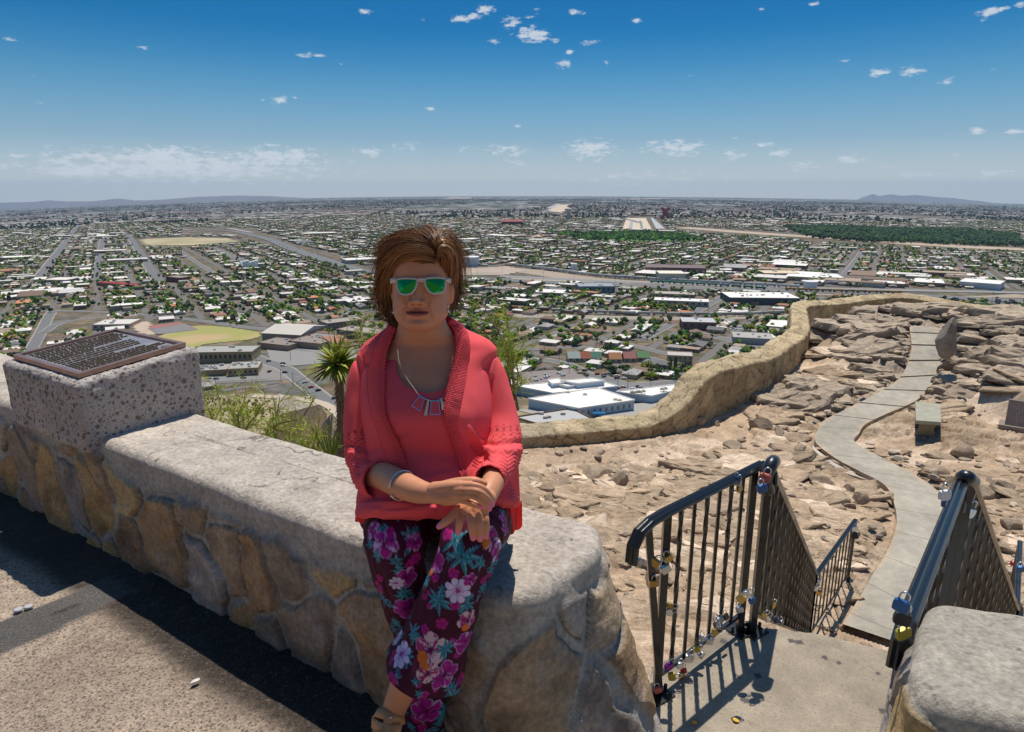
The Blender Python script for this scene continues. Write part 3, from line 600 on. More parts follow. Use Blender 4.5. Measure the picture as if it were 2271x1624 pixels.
FIELD = [(330, 765), (345, 748), (400, 726), (455, 722), (512, 726), (579, 737), (582, 746), (554, 755), (461, 764), (415, 776)]
patch_n('sports_field', FIELD, ((.46, .33, .17), (.33, .31, .10)), .5, .022, 2.5, 4)
patch_n('athletics_dirt', [(280, 716), (330, 712), (360, 726), (345, 748), (300, 740)], ((.42, .32, .23), (.5, .4, .3)), .4)
patch('tennis_court', [(328, 729), (410, 719), (440, 732), (350, 743)], (.21, .20, .20), .8)
patch('court_surround', [(330, 724), (400, 716), (408, 719), (337, 731)], (.34, .14, .12), .9)
patch('car_park', [(590, 772), (700, 777), (780, 768), (800, 800), (650, 812), (600, 800)], (.27, .255, .24), .35)
patch('car_park', [(560, 812), (592, 808), (650, 838), (580, 842)], (.24, .22, .20), .36)
patch('car_park', [(420, 838), (580, 834), (640, 842), (420, 850)], (.23, .22, .21), .36)
patch('car_park', [(1330, 845), (1440, 850), (1500, 868), (1370, 880)], (.20, .195, .19), .4)
patch('car_park', [(1620, 722), (1700, 724), (1710, 736), (1620, 738)], (.25, .24, .23), .4)
patch_n('park_lawn', [(1215, 520), (1300, 517), (1440, 517), (1545, 526), (1550, 535), (1440, 537), (1300, 533), (1225, 526)], ((.10, .26, .03), (.05, .13, .03)), .6, .01, 20, 9)
patch_n('open_dirt', [(300, 531), (420, 526), (520, 528), (540, 536), (420, 545), (310, 545)], ((.46, .38, .24), (.36, .31, .17)), .5, .01, 20, 5)
patch_n('scrub_hollow', [(410, 930), (430, 882), (560, 872), (690, 880), (740, 905), (760, 960), (700, 990), (500, 1000)], ((.40, .31, .21), (.22, .20, .09)), .6, .07, 2.5, 6)
patch_n('rail_yard', [(1130, 612), (1300, 622), (1440, 632), (1250, 632), (1109, 617)], ((.44, .35, .26), (.36, .29, .23)), .4, .02, 9, 7)
patch_n('dirt_lot', [(1010, 596), (1130, 590), (1180, 600), (1120, 612), (1020, 612)], ((.44, .34, .27), (.34, .29, .24)), .4, .02, 9, 8)
struct(strip('dirt_track', [(560, 880), (640, 885), (700, 892), (742, 912), (762, 960)], 7, col=(.50, .40, .31), lift=.9))
# river bed and its channel far off
patch('river_bed', [(1202, 467), (1233, 454), (1266, 454), (1250, 472)], (.56, .44, .32), 1.2)
patch('river_bed', [(1380, 508), (1390, 484), (1432, 484), (1446, 510)], (.60, .48, .36), 1.2)
patch('river_bed', [(1455, 508), (1443, 484), (1448, 484), (1475, 508)], (.42, .42, .42), 1.4)
struct(strip('water', [(1398, 508), (1402, 488)], 14, col=(.33, .36, .36), lift=1.9)); struct(strip('water', [(1424, 508), (1420, 490)], 10, col=(.20, .26, .20), lift=1.9))
struct(strip('river_levee', [(1175, 478), (1202, 470), (1233, 454), (1240, 452)], 60, col=(.38, .37, .36), lift=2)); struct(strip('river_levee', [(1202, 470), (1330, 478), (1390, 487), (1420, 495)], 26, col=(.22, .22, .23), lift=2.2))
patch('far_fields', [(980, 443), (1000, 437), (1500, 440), (1400, 444)], (.34, .29, .26), 4)
# mountains on the skyline
def mountains(name, pts, dist, col, seed):
    X = np.array([p[0] for p in pts]); Y = np.array([p[1] for p in pts]); nx = 260; x = np.linspace(X[0], X[-1], nx); y = np.interp(x, X, Y); V = []
    rows = 26
    for j in range(rows):
        q = j/(rows-1); k = 1-abs(2*q-1)
        for i in range(nx):
            r = ray(x[i], y[i]); D = dist*(.92+.16*q); top = r*(dist/r[1]); b = gz(top[0], top[1])
            V.append((r[0]/r[1]*D, D, b-30+(top[2]-b+30)*k**.8))
    V = np.array(V); sc = V*np.array((.0011, .0011, 0)); V[:, 2] += (fbm(sc, 4, seed)-.5)*150*np.tile(np.interp(x, [x[0], x[30], x[-31], x[-1]], [0, 1, 1, 0]), rows)*.5*np.repeat(1-abs(2*np.arange(rows)/(rows-1)-1), nx)
    struct(mesh_np(name, V, grid_faces(rows, nx), M_rock, col=np.tile(np.array(col), (len(V), 1))))
mountains('mountains', [(-60, 452), (0, 449), (60, 447), (110, 443), (150, 446), (200, 446), (260, 440), (300, 444), (370, 441), (440, 436), (520, 433), (600, 434), (640, 438), (690, 441), (740, 440)], 21500, (.19, .18, .20), 3)
mountains('mountains', [(1830, 447), (1900, 444), (1912, 438), (1935, 430), (1950, 435), (1975, 432), (2000, 435), (2030, 433), (2070, 437), (2110, 438), (2180, 446), (2200, 450)], 21500, (.18, .18, .22), 5)
# ---- named buildings: footprints sighted on the ground
WHT = (.80, .75, .70); TAN = (.46, .35, .22)
def pbox(mb, pts, h, wall, roof, z0=0, par=.5, ground=True):
    P = CGA(pts) if ground else np.array(pts); zb = P[:, 2].mean(); P = P.copy(); P[:, 2] = zb
    mb.prism(P[:, :2], zb-2+z0, zb+z0+h-.02, m=0, col=wall); c = P[:, :2].mean(0); inn = c+(P[:, :2]-c)*.985
    mb.prism(inn, zb+z0+h-.3, zb+z0+h+.03, m=0, col=roof)
    return P, zb+z0
def quad4(L, R, depth):
    a, b = CG(*L), CG(*R); d = (b-a)[:2]; d /= np.linalg.norm(d); n = np.array((-d[1], d[0])); n = n if n[1] > 0 else -n
    return np.array([a[:2], b[:2], b[:2]+n*depth, a[:2]+n*depth]), (a[2]+b[2])/2, d, n
def building(name, label, cat, L, R, depth, h, wall, roof, windows=0, rows=1, units=0, gable=0, overh=0, wincol=(.06, .07, .08), group=None):
    P, z, d, n = quad4(L, R, depth); ctr = P.mean(0); e = empty(name, (ctr[0], ctr[1], z)); tag(e, label, cat, group)
    loc = np.array((ctr[0], ctr[1], z)); Pl = P-ctr; wd = np.linalg.norm(P[1]-P[0])
    mb = MB(); mb.prism(Pl, -1.5, h, col=wall); mb.build('wall', M_city, e)
    rb = MB()
    if gable:
        o_ = 1.0; a, b, c, dd = [p*1.03 for p in Pl]; m1 = (a+dd)/2; m2 = (b+c)/2
        V = [(*a, h+.05), (*b, h+.05), (*c, h+.05), (*dd, h+.05), (*m1, h+gable), (*m2, h+gable)]
        rb.add(V, [(0, 1, 5, 4), (2, 3, 4, 5)], [(0, 4, 3), (1, 2, 5)], c=roof)
    else:
        rb.prism(Pl*1.01, h+.02, h+.35, col=roof)
        for i in range(4):      # parapet upstands
            a, b = Pl[i]*1.01, Pl[(i+1) % 4]*1.01; dv = (b-a); L_ = np.linalg.norm(dv); rb.box((*(a+b)/2, h+.55), (L_, .3, .7), rz=math.atan2(dv[1], dv[0]), col=np.array(wall)*1.05)
    rb.build('roof', M_city, e)
    for k in range(windows):
        for r_ in range(rows):
            u = (k+.5)/windows; p = Pl[0]*(1-u)+Pl[1]*u-n*.06; wb = MB(); wb.box((*p, h*(r_+.62)/rows), (wd/windows*.42, .12, h/rows*.36), rz=math.atan2(d[1], d[0]), col=wincol)
            wb.build('window', M_city, e)
    for k in range(units):
        u, v = RNG.uniform(.12, .88), RNG.uniform(.2, .8); p = (Pl[0]*(1-u)+Pl[1]*u)*(1-v)+(Pl[3]*(1-u)+Pl[2]*u)*v
        ub = MB(); s_ = RNG.uniform(1.2, 2.4); ub.box((*p, h+.35+s_*.35), (s_*1.4, s_, s_*.7), rz=RNG.uniform(0, 1), col=jit((.55, .54, .52))); ub.box((*p, h+.35+s_*.75), (s_*.6, s_*.6, .16), col=(.2, .2, .2)); ub.build('rooftop_unit', M_city, e)
    return e
BL = []
def B(*a, **k): e = building(*a, **k); BL.append(e); return e
B('school_building', 'long tan school block with small windows beside the sports field', 'school', (421, 808), (560, 802), 26, 9, (.40, .30, .18), (.36, .35, .32), windows=13, rows=1, units=4)
B('school_wing', 'low tan annex with many rooftop units in front of the long school block, left one', 'school', (424, 838), (503, 832), 20, 4.5, (.38, .27, .17), (.34, .33, .30), windows=0, units=12)
B('school_wing', 'low tan annex with rooftop units in front of the long school block, right one', 'school', (506, 836), (573, 831), 24, 5.5, (.40, .29, .18), (.36, .35, .31), windows=6, units=9)
B('gymnasium', 'big shallow-gabled gymnasium with a whitish metal roof beyond the school', 'gymnasium', (582, 757), (668, 760), 50, 8, (.34, .27, .21), (.55, .50, .44), gable=4.5)
B('school_wing', 'flat brown-roofed school wing with vents between the gymnasium and the long block', 'school', (572, 773), (640, 779), 26, 5, (.33, .24, .18), (.27, .22, .19), units=5)
B('school_wing', 'flat brown-roofed school wing with vents to the right of the gymnasium', 'school', (642, 770), (712, 776), 40, 5.5, (.34, .25, .18), (.28, .23, .20), units=10)
B('motel_building', 'two-storey brown motel block nearest the school car park', 'motel', (747, 747), (832, 757), 22, 7, (.34, .27, .21), (.35, .30, .25), windows=12, rows=2, units=4)
B('motel_building', 'two-storey brown motel block behind the nearer one', 'motel', (728, 734), (810, 722), 22, 7, (.33, .27, .22), (.35, .31, .26), windows=10, rows=2, units=2)
B('shop_building', 'red-brick box building at the foot of the third avenue', 'shop', (369, 625), (400, 627), 22, 8, (.22, .08, .06), (.30, .25, .22), windows=4)
B('red_roof_building', 'long low shop with a bright red roof at the foot of the middle avenue', 'shop', (215, 634), (298, 637), 14, 4, (.4, .2, .15), (.38, .04, .04))
B('white_hall', 'white flat-roofed hall at the foot of the left avenue', 'shop', (96, 630), (148, 628), 40, 6, (.5, .42, .36), (.74, .66, .60), windows=5)
B('warehouse', 'pale pink warehouse with a whitish low gable in the left suburb', 'warehouse', (132, 660), (186, 655), 35, 6, (.44, .33, .28), (.58, .53, .50), gable=3)
B('school_building', 'white classroom block with courtyard left of the ball courts', 'school', (206, 733), (288, 728), 34, 5, (.52, .40, .33), (.62, .57, .52), units=6, windows=6)
B('office_block', 'dark blue-grey flat office building right of the woman beside the freeway', 'office', (1284, 650), (1364, 650), 40, 9, (.22, .26, .31), (.30, .32, .34), windows=8, units=5, wincol=(.05, .07, .1))
B('commercial_building', 'white-roofed commercial block left of the dark office', 'shop', (1175, 656), (1258, 660), 36, 5, (.36, .27, .22), (.76, .70, .66), units=4, windows=6)
B('warehouse', 'cream warehouse with a row of roof vents in the rail yard', 'warehouse', (1462, 625), (1520, 626), 45, 13, (.52, .48, .40), (.74, .67, .55), units=0, windows=0)
B('warehouse', 'dark brick warehouse behind the cream one in the rail yard', 'warehouse', (1432, 608), (1566, 612), 60, 12, (.16, .10, .09), (.20, .15, .14), windows=10, wincol=(.3, .3, .28))
B('warehouse', 'very long dark building with a white saw-tooth roof above the curving tan wall', 'warehouse', (1618, 675), (1774, 679), 55, 9, (.10, .12, .12), (.78, .73, .68), windows=0, units=14)
B('market_building', 'long white-roofed block between the two streets above the clinic', 'shop', (1450, 676), (1571, 682), 26, 6, (.42, .36, .31), (.80, .76, .72), units=6, windows=9)
B('shop_building', 'tan two-storey shop row left of the long dark building', 'shop', (1452, 661), (1540, 665), 26, 6, (.40, .32, .24), (.44, .39, .33), windows=8, units=3)
B('industrial_hall', 'long beige hall below the clinic district, just over the curving wall', 'hall', (1625, 762), (1712, 768), 30, 6, (.40, .38, .36), (.40, .37, .34), units=4)
B('church_hall', 'grey hall with a brick wing beside the small white car lot', 'hall', (1512, 731), (1588, 734), 30, 8, (.24, .13, .11), (.46, .46, .46), units=2, windows=5)
B('apartment_house', 'two-storey tan house with a pale roof behind the row of cypresses', 'house', (1480, 807), (1535, 810), 16, 7, (.42, .32, .22), (.48, .43, .38), windows=5, rows=2)
B('warehouse', 'cream-roofed warehouse far right beyond the freeway', 'warehouse', (1695, 615), (1772, 617), 50, 7, (.4, .33, .25), (.66, .54, .38), units=4)
B('warehouse', 'white flat-roofed warehouse at the foot of the far right street', 'warehouse', (1805, 624), (1872, 627), 60, 7, (.45, .42, .38), (.78, .74, .70), units=5)
B('warehouse', 'white-walled factory with a long blank side wall near the right edge', 'warehouse', (2125, 636), (2215, 645), 60, 9, (.62, .60, .60), (.78, .75, .70))
B('stadium_hall', 'dull red-roofed hall in the far industrial strip', 'hall', (1112, 500), (1160, 500), 70, 16, (.16, .06, .07), (.30, .10, .10), gable=8)
# clinic complex: several pale blue wings under white roofs
ZB = lambda pts: [(1108.8+.2686*x, 748.4+.2686*y) for x, y in pts]
def clinic():
    fp = CGA(ZB([(235, 585), (650, 668), (1105, 600), (800, 492)])); ctr = fp.mean(0); e = empty('clinic', ctr); tag(e, 'large pale blue clinic with broad white flat roofs below the tan wall', 'clinic')
    blue = (.36, .47, .58); roof = (.82, .76, .69)
    def wing(pts, h, wall=blue, rf=roof, z0=0):
        P = CGA(ZB(pts)); P = P[:, :2]-ctr[:2]; mb = MB(); mb.prism(P, z0-2, z0+h, col=wall); mb.build('wall', M_city, e)
        c = P.mean(0); rb = MB(); n = len(P); rb.prism(c+(P-c)*1.012, z0+h+.02, z0+h+.5, col=rf)
        for i in range(n):
            a, b = c+(P[i]-c)*1.012, c+(P[(i+1) % n]-c)*1.012; dv = b-a; rb.box((*(a+b)/2, z0+h+.6), (np.linalg.norm(dv), .4, .9), rz=math.atan2(dv[1], dv[0]), col=(.78, .77, .74))
        rb.build('roof', M_city, e); return P
    P = wing([(235, 585), (650, 668), (1105, 600), (800, 492)], 6.2)
    a, b = P[1], P[2]
    for k in range(9):
        u = (k+.6)/9.4; p = a*(1-u)+b*u; dv = b-a; nn = np.array((dv[1], -dv[0]))/np.linalg.norm(dv); nn = nn if nn[1] < 0 else -nn
        wb = MB(); wb.box((*(p+nn*.05), 3.3), (1.3, .2, 2.6), rz=math.atan2(dv[1], dv[0]), col=(.20, .16, .12)); wb.build('window', M_city, e)
    wing([(120, 470), (440, 535), (970, 478), (770, 415)], 6.0)
    wing([(955, 508), (1250, 545), (1440, 500), (1430, 452)], 4.5)
    wing([(500, 470), (640, 494), (860, 470), (760, 448)], 9.6)
    wing([(395, 455), (430, 490), (525, 478), (480, 442)], 9.0)
    wing([(425, 470), (560, 500), (640, 485), (520, 462)], 8.0)
    for (x, y) in ((950, 535), (985, 540), (1090, 470), (1130, 468), (1150, 468), (1335, 445), (1360, 440), (700, 490), (755, 400), (560, 470), (1180, 462)):
        p = CG(*ZB([(x, y+62)])[0])-ctr; ub = MB(); ub.box((p[0], p[1], 6.9), (3, 2, 1.5), col=(.6, .55, .47)); ub.box((p[0], p[1], 7.75), (1.2, 1.2, .2), col=(.25, .24, .22)); ub.build('rooftop_unit', M_city, e)
    p = CG(*ZB([(815, 662)])[0])-ctr; aw = MB(); prof = [(math.cos(t)*2.2, math.sin(t)*1.4) for t in np.linspace(0, math.pi, 9)]
    V = [(p[0]+dx, p[1]+yy, 2.4+zz) for dx in (-4, 4) for yy, zz in prof]; aw.add(V, grid_faces(2, 9), c=(.02, .14, .30)); aw.build('awning', M_city, e)
clinic()
def front_annex():
    fp = CGA(ZB([(120, 720), (300, 775), (770, 740), (590, 645)])); ctr = fp.mean(0); e = empty('annex_building', ctr); tag(e, 'low grey-roofed building with brown parapets just in front of the blue clinic', 'building')
    P = fp[:, :2]-ctr[:2]; mb = MB(); mb.prism(P, -2, 4.4, col=(.50, .41, .25)); mb.build('wall', M_city, e)
    rb = MB(); rb.prism(P*.99, 4.42, 4.6, col=(.44, .43, .42))
    for i in range(4):
        a, b = P[i], P[(i+1) % 4]; dv = b-a; rb.box((*(a+b)/2, 4.9), (np.linalg.norm(dv), .5, 1.2), rz=math.atan2(dv[1], dv[0]), col=(.20, .13, .09))
    rb.build('roof', M_city, e)
    for k in range(4):
        ub = MB(); p = P.mean(0)+RNG.uniform(-9, 9, 2); ub.box((*p, 5.4), (3, 2, 1.4), col=(.5, .45, .38)); ub.build('rooftop_unit', M_city, e)
front_annex()
patch('clinic_yard', ZB([(120, 600), (500, 690), (900, 700), (1400, 640), (1500, 520), (1000, 560)]), (.34, .32, .29), .4)
# dark flat-roofed complex behind the clinic
B('store_building', 'wide dark brown flat-roofed store left of and behind the clinic', 'store', ZB([(200, 465)])[0], ZB([(760, 420)])[0], 40, 5, (.17, .13, .11), (.24, .20, .185), units=14)
# row of bungalows with coloured roofs
for (x, y, rc, lb) in ((612, 205, (.30, .34, .32), 'pale green-grey gabled house with white walls at the left end of the coloured roofs'), (700, 205, (.28, .10, .06), 'rust-red roofed house next to the pale green gabled one'), (790, 205, (.08, .17, .12), 'small dark green roofed house in the coloured row'), (955, 212, (.34, .17, .08), 'orange-brown steep roofed bungalow with a dormer'), (1075, 206, (.30, .13, .12), 'pinkish red steep roofed bungalow with a dormer'), (1185, 200, (.12, .22, .10), 'green steep roofed bungalow with a dormer at the right end of the row')):
    a, b = ZB([(x-52, y), (x+52, y)]); B('bungalow', lb, 'house', a, b, 13, 3.4, (.45, .38, .28), rc, gable=4.5, windows=2)
def tank(name, x, y, r, h, col, label):
    p = CG(x, y); e = empty(name, p); tag(e, label, 'tank'); mb = MB(); mb.lathe([(r, -1), (r, h)], (0, 0, 0), 28, col=col); mb.build('tank_wall', M_city, e, smooth=True)
    m2 = MB(); m2.lathe([(r*1.01, h), (r*1.01, h+.4), (r*.5, h+1.6), (.01, h+2)], (0, 0, 0), 28, col=np.array(col)*1.02); m2.build('tank_roof', M_city, e)
tank('storage_tank', 1045, 589, 16, 17, (.74, .73, .74), 'large white cylindrical storage tank just right of the woman')
tank('storage_tank', 1796, 640, 10, 11, (.72, .72, .72), 'small white storage tank beside the far freeway')
for k in range(2): tank('silo', 1270+k*6, 603, 3.4, 14, (.72, .72, .72), 'slim white silo, %s of a pair in the rail yard' % ('left' if k == 0 else 'right'))
for k in range(6): tank('silo', 537+k*6.5, 594+(k % 3)*2, 3.2, 11+(k % 3)*3, (.74, .74, .76), 'slim white silo, %s from left in the cluster left of the woman' % ORD(k+1))
def water_tower():
    p = CG(1260, 486); e = empty('water_tower', p); tag(e, 'pale water tower on a thick stem on the skyline plain', 'water tower'); mb = MB(); mb.lathe([(11, 0), (8, 8), (8, 36), (11, 40)], (0, 0, 0), 16, col=(.5, .42, .38)); mb.build('stem', M_city, e, smooth=True)
    m = MB(); m.lathe([(11, 40), (19, 46), (20, 52), (12, 58), (.1, 60)], (0, 0, 0), 20, col=(.58, .52, .48)); m.build('bowl', M_city, e, smooth=True)
water_tower()
def red_monument():
    p = CG(1475, 487); e = empty('monument', p); tag(e, 'tall dark red crossed-beam steel monument far out on the plain', 'monument')
    for s_ in (-1, 1):
        mb = MB(); a = np.array((-24*s_, 0, 0)); b = np.array((20*s_, 0, 62)); c = (a+b)/2; d = b-a; an = math.atan2(d[0], d[2]); R = np.array(((math.cos(an), 0, math.sin(an)), (0, 1, 0), (-math.sin(an), 0, math.cos(an))))
        mb.box(c, (13, 9+s_*1.5, 78), R=R, col=(.26, .035, .045)); mb.build('beam', M_city, e)
red_monument()
# ---- residential blocks
EXCL = [FIELD, [(400, 768), (400, 860), (600, 850), (700, 905), (790, 960), (830, 800), (720, 765), (580, 730), (545, 745)], [(280, 712), (450, 716), (600, 735), (700, 765), (560, 790), (280, 770)], ZB([(0, 330), (0, 800), (1700, 800), (1700, 400), (1000, 360)]), [(50, 795), (88, 735), (102, 700), (128, 680), (240, 690), (240, 715), (150, 728), (120, 760), (90, 800)],
    [(1000, 604), (1141, 592), (1314, 612), (1490, 622), (1774, 634), (2400, 645), (2400, 680), (1774, 655), (1400, 640), (1109, 626), (820, 612), (640, 560), (500, 520), (400, 524), (400, 504), (560, 506), (660, 540), (800, 588)], [(1128, 696), (1500, 700), (1780, 694), (1780, 706), (1500, 712), (1128, 706)], [(1210, 516), (1440, 514), (1560, 526), (1550, 538), (1300, 536)],
    [(1490, 500), (2000, 530), (2300, 545), (2300, 562), (2000, 549), (1500, 512)], [(296, 529), (420, 524), (545, 530), (545, 540), (420, 548), (300, 548)], [(1370, 510), (1385, 480), (1455, 480), (1485, 512)], [(1195, 478), (1230, 450), (1272, 450), (1255, 476)], [(400, 1000), (400, 862), (700, 870), (800, 1000)], [(1000, 590), (1180, 590), (1180, 616), (1000, 616)],
    [(1740, 500), (2240, 508), (2240, 552), (1800, 540)]]
def clear_mask(P3, extra=0):
    q = proj(P3); ok = (q[:, 0] > -40) & (q[:, 0] < 2310)
    for e in EXCL: ok &= ~inpoly(q, e)
    for pts, w_ in ROADS: 
        g = resample(CGA(pts), 10)[:, :2]
        lo, hi = g.min(0)-30, g.max(0)+30; m = ok & (P3[:, 0] > lo[0]) & (P3[:, 0] < hi[0]) & (P3[:, 1] > lo[1]) & (P3[:, 1] < hi[1]); ii = np.where(m)[0]
        if len(ii): d = np.min(np.linalg.norm(P3[ii, None, :2]-g[None], axis=2), 1); ok[ii[d < w_/2+6+extra]] = False
    for e in BL:
        d = np.hypot(P3[:, 0]-e.location.x, P3[:, 1]-e.location.y); r = 26 if e.name.startswith('bungalow') else 36; ok &= d > r*.6
    return ok
LAT = []
for side, ang in ((0, math.radians(-30.5)), (1, math.radians(28.5))):
    u = np.array((math.sin(ang), math.cos(ang))); v = np.array((u[1], -u[0]))
    s_ = np.arange(-4200, 6200, 14.2); c_ = np.arange(-6000, 6000, 27.0); i, j = np.meshgrid(np.arange(len(s_)), np.arange(len(c_)), indexing='ij'); i, j = i.ravel(), j.ravel()
    ss = s_[i]+RNG.uniform(-1.5, 1.5, len(i)); cc = c_[j]+np.where(j % 2 == 0, 5.0, -5.0)+RNG.uniform(-1.5, 1.5, len(i)); P = ss[:, None]*u+cc[:, None]*v
    y = P[:, 1]; a = P[:, 0]/np.maximum(y, 1); m = (y > 395) & (y < 4600) & (abs(a) < .83) & ((i % 9) != 0) & (RNG.random(len(i)) < np.where(y < 1600, .90, .74))
    split = -.08+.06*np.sin(y/300); m &= (a < split) if side == 0 else (a >= split)
    q = P[m]; LAT.append(np.c_[q, gz(q[:, 0], q[:, 1]), np.full(len(q), ang), np.full(len(q), side)])
HS = np.concatenate(LAT); HS = HS[clear_mask(HS[:, :3])]
qq = proj(HS[:, :3]); HS = HS[np.argsort(HS[:, 1])]
print('houses', len(HS))
def street_grid():
    Q = []; 
    for side, ang in ((0, math.radians(-30.5)), (1, math.radians(28.5))):
        u = np.array((math.sin(ang), math.cos(ang))); v = np.array((u[1], -u[0])); ss = np.arange(-4200, 6200, 14.2)
        for c in np.arange(-6000+40.5, 6000, 54.0): a = ss[:-1, None]*u+c*v; b = ss[1:, None]*u+c*v; Q.append(np.stack([a-v*4.2, b-v*4.2, b+v*4.2, a+v*4.2], 1)[(LATOK(a, side))])
        for s0 in ss[::9]:
            cc = np.arange(-6000, 6000, 13.5); a = s0*u+cc[:-1, None]*v; b = s0*u+cc[1:, None]*v; Q.append(np.stack([a-u*4, b-u*4, b+u*4, a+u*4], 1)[(LATOK(a, side))])
    Q = np.concatenate(Q); P3 = Q.mean(1); P3 = np.c_[P3, gz(P3[:, 0], P3[:, 1])]; Q = Q[clear_mask(P3, -4)]; V = Q.reshape(-1, 2); V = np.c_[V, gz(V[:, 0], V[:, 1])+.28]
    struct(mesh_np('street_grid', V, np.arange(len(V)).reshape(-1, 4), M_city, col=np.tile(np.array((.165, .15, .135)), (len(V), 1))))
def LATOK(P, side):
    y = P[:, 1]; a = P[:, 0]/np.maximum(y, 1); split = -.08+.06*np.sin(y/300); return (y > 395) & (y < 3000) & (abs(a) < .83) & ((a < split) if side == 0 else (a >= split))
street_grid()
ROOFC = {'white': (.72, .67, .62), 'grey': (.34, .32, .30), 'brown': (.22, .15, .11), 'tan': (.36, .27, .20), 'dark grey': (.17, .165, .165), 'reddish': (.36, .17, .11), 'orange tile': (.50, .21, .11)}
RN = list(ROOFC); RP = np.array((.27, .24, .19, .12, .09, .06, .03))
WALLC = [(.50, .38, .27), (.60, .52, .42), (.38, .26, .18), (.44, .31, .23), (.30, .18, .13)]
def house_geo(shape, w, d, h):
    """walls (box) and roof geometry about the origin"""
    x, y = w/2, d/2; WV = [(-x, -y, -1), (x, -y, -1), (x, y, -1), (-x, y, -1), (-x, -y, h), (x, -y, h), (x, y, h), (-x, y, h)]; WQ = [(0, 1, 5, 4), (1, 2, 6, 5), (2, 3, 7, 6), (3, 0, 4, 7)]
    X, Y = x+.5, y+.5
    if shape == 'flat': RV = [(-X+.5, -Y+.5, h+.05), (X-.5, -Y+.5, h+.05), (X-.5, Y-.5, h+.05), (-X+.5, Y-.5, h+.05), (-X+.4, -Y+.4, h-.4), (X-.4, -Y+.4, h-.4), (X-.4, Y-.4, h-.4), (-X+.4, Y-.4, h-.4)]; RQ = [(0, 1, 2, 3), (4, 5, 1, 0), (5, 6, 2, 1), (6, 7, 3, 2), (7, 4, 0, 3)]; RT = []
    elif shape == 'hip': k = min(x, y)*.8; RV = [(-X, -Y, h), (X, -Y, h), (X, Y, h), (-X, Y, h), (-X+k, 0, h+1.7), (X-k, 0, h+1.7)]; RQ = [(0, 1, 5, 4), (2, 3, 4, 5)]; RT = [(0, 4, 3), (1, 2, 5)]
    else: RV = [(-X, -Y, h), (X, -Y, h), (X, Y, h), (-X, Y, h), (-X, 0, h+1.9), (X, 0, h+1.9)]; RQ = [(0, 1, 5, 4), (2, 3, 4, 5)]; RT = [(0, 4, 3), (1, 2, 5)]
    return WV, WQ, RV, RQ, RT
# separate houses: those that show largest
inview = []
for k in range(len(HS)):
    x, y, t = proj(HS[k, :3])[0]
    if -10 < x < 2281 and t < 1050 and not (745 < x < 1165 and y > 700) and not (x > 1500 and y > 800-(x-1500)*.55): inview.append(k)
    if len(inview) >= 290: break
inview = np.array(inview); restmask = np.ones(len(HS), bool); restmask[inview] = False
PROTO = {}
order_rows = np.argsort(proj(HS[inview, :3])[:, 1])[::-1]
pp = proj(HS[inview, :3]); rows = np.zeros(len(inview), int)
for r_, ch in enumerate(np.array_split(order_rows, 18)): rows[ch] = r_
rank = np.zeros(len(inview), int)
for r_ in range(18):
    m = np.where(rows == r_)[0]; rank[m[np.argsort(pp[m, 0])]] = np.arange(1, len(m)+1)
for n_, k in enumerate(inview):
    shape = ['hip', 'gable', 'flat'][RNG.choice(3, p=(.45, .25, .30))]; rc = RN[RNG.choice(7, p=RP/RP.sum())]; rc = 'white' if shape == 'flat' and RNG.random() < .4 else rc; wi = int(RNG.integers(0, 5)); key = (shape, rc, wi % 3)
    if key not in PROTO:
        WV, WQ, RV, RQ, RT = house_geo(shape, 13.5, 9.5, 3.1); e = empty('house'); mb = MB(); wc = WALLC[wi]; mb.add(WV, WQ, c=wc)
        o1 = mb.build('wall', M_city, e); m2 = MB(); m2.add(RV, RQ, RT, c=ROOFC[rc]); m2.box((2.5, 1.5, 4.6), (.8, .8, 1.4), col=np.array(wc)*.9); o2 = m2.build('roof', M_city, e)
        m3 = MB(); m3.box((-3, -4.76, 1.6), (1.6, .1, 1.1), col=(.08, .09, .10)); o3 = m3.build('window', M_city, e); m4 = MB(); m4.box((3.2, -4.77, 1.6), (1.4, .1, 1.1), col=(.08, .09, .10)); o4 = m4.build('window', M_city, e); m5 = MB(); m5.box((.4, -4.78, 1.05), (.95, .1, 2.1), col=(.20, .12, .08)); o5 = m5.build('door', M_city, e)
        PROTO[key] = (e, [o1, o2, o3, o4, o5]); h = e
    else:
        e0, ch = PROTO[key]; h = e0.copy(); COL.objects.link(h)
        for c in ch: c2 = c.copy(); COL.objects.link(c2); c2.parent = h
    s_ = RNG.uniform(.8, 1.3); h.location = HS[k, :3]; h.rotation_euler = (0, 0, -HS[k, 3]+(math.pi/2 if RNG.random() < .4 else 0)); h.scale = (s_, s_*RNG.uniform(.9, 1.2), RNG.uniform(.9, 1.2))
    tag(h, '%s %s-roofed house, %s from left in %s row of houses' % (rc, {'hip': 'hip', 'gable': 'gable', 'flat': 'flat'}[shape], ORD(int(rank[n_])), ORD(int(rows[n_])+1)), 'house', 'houses of the town below')
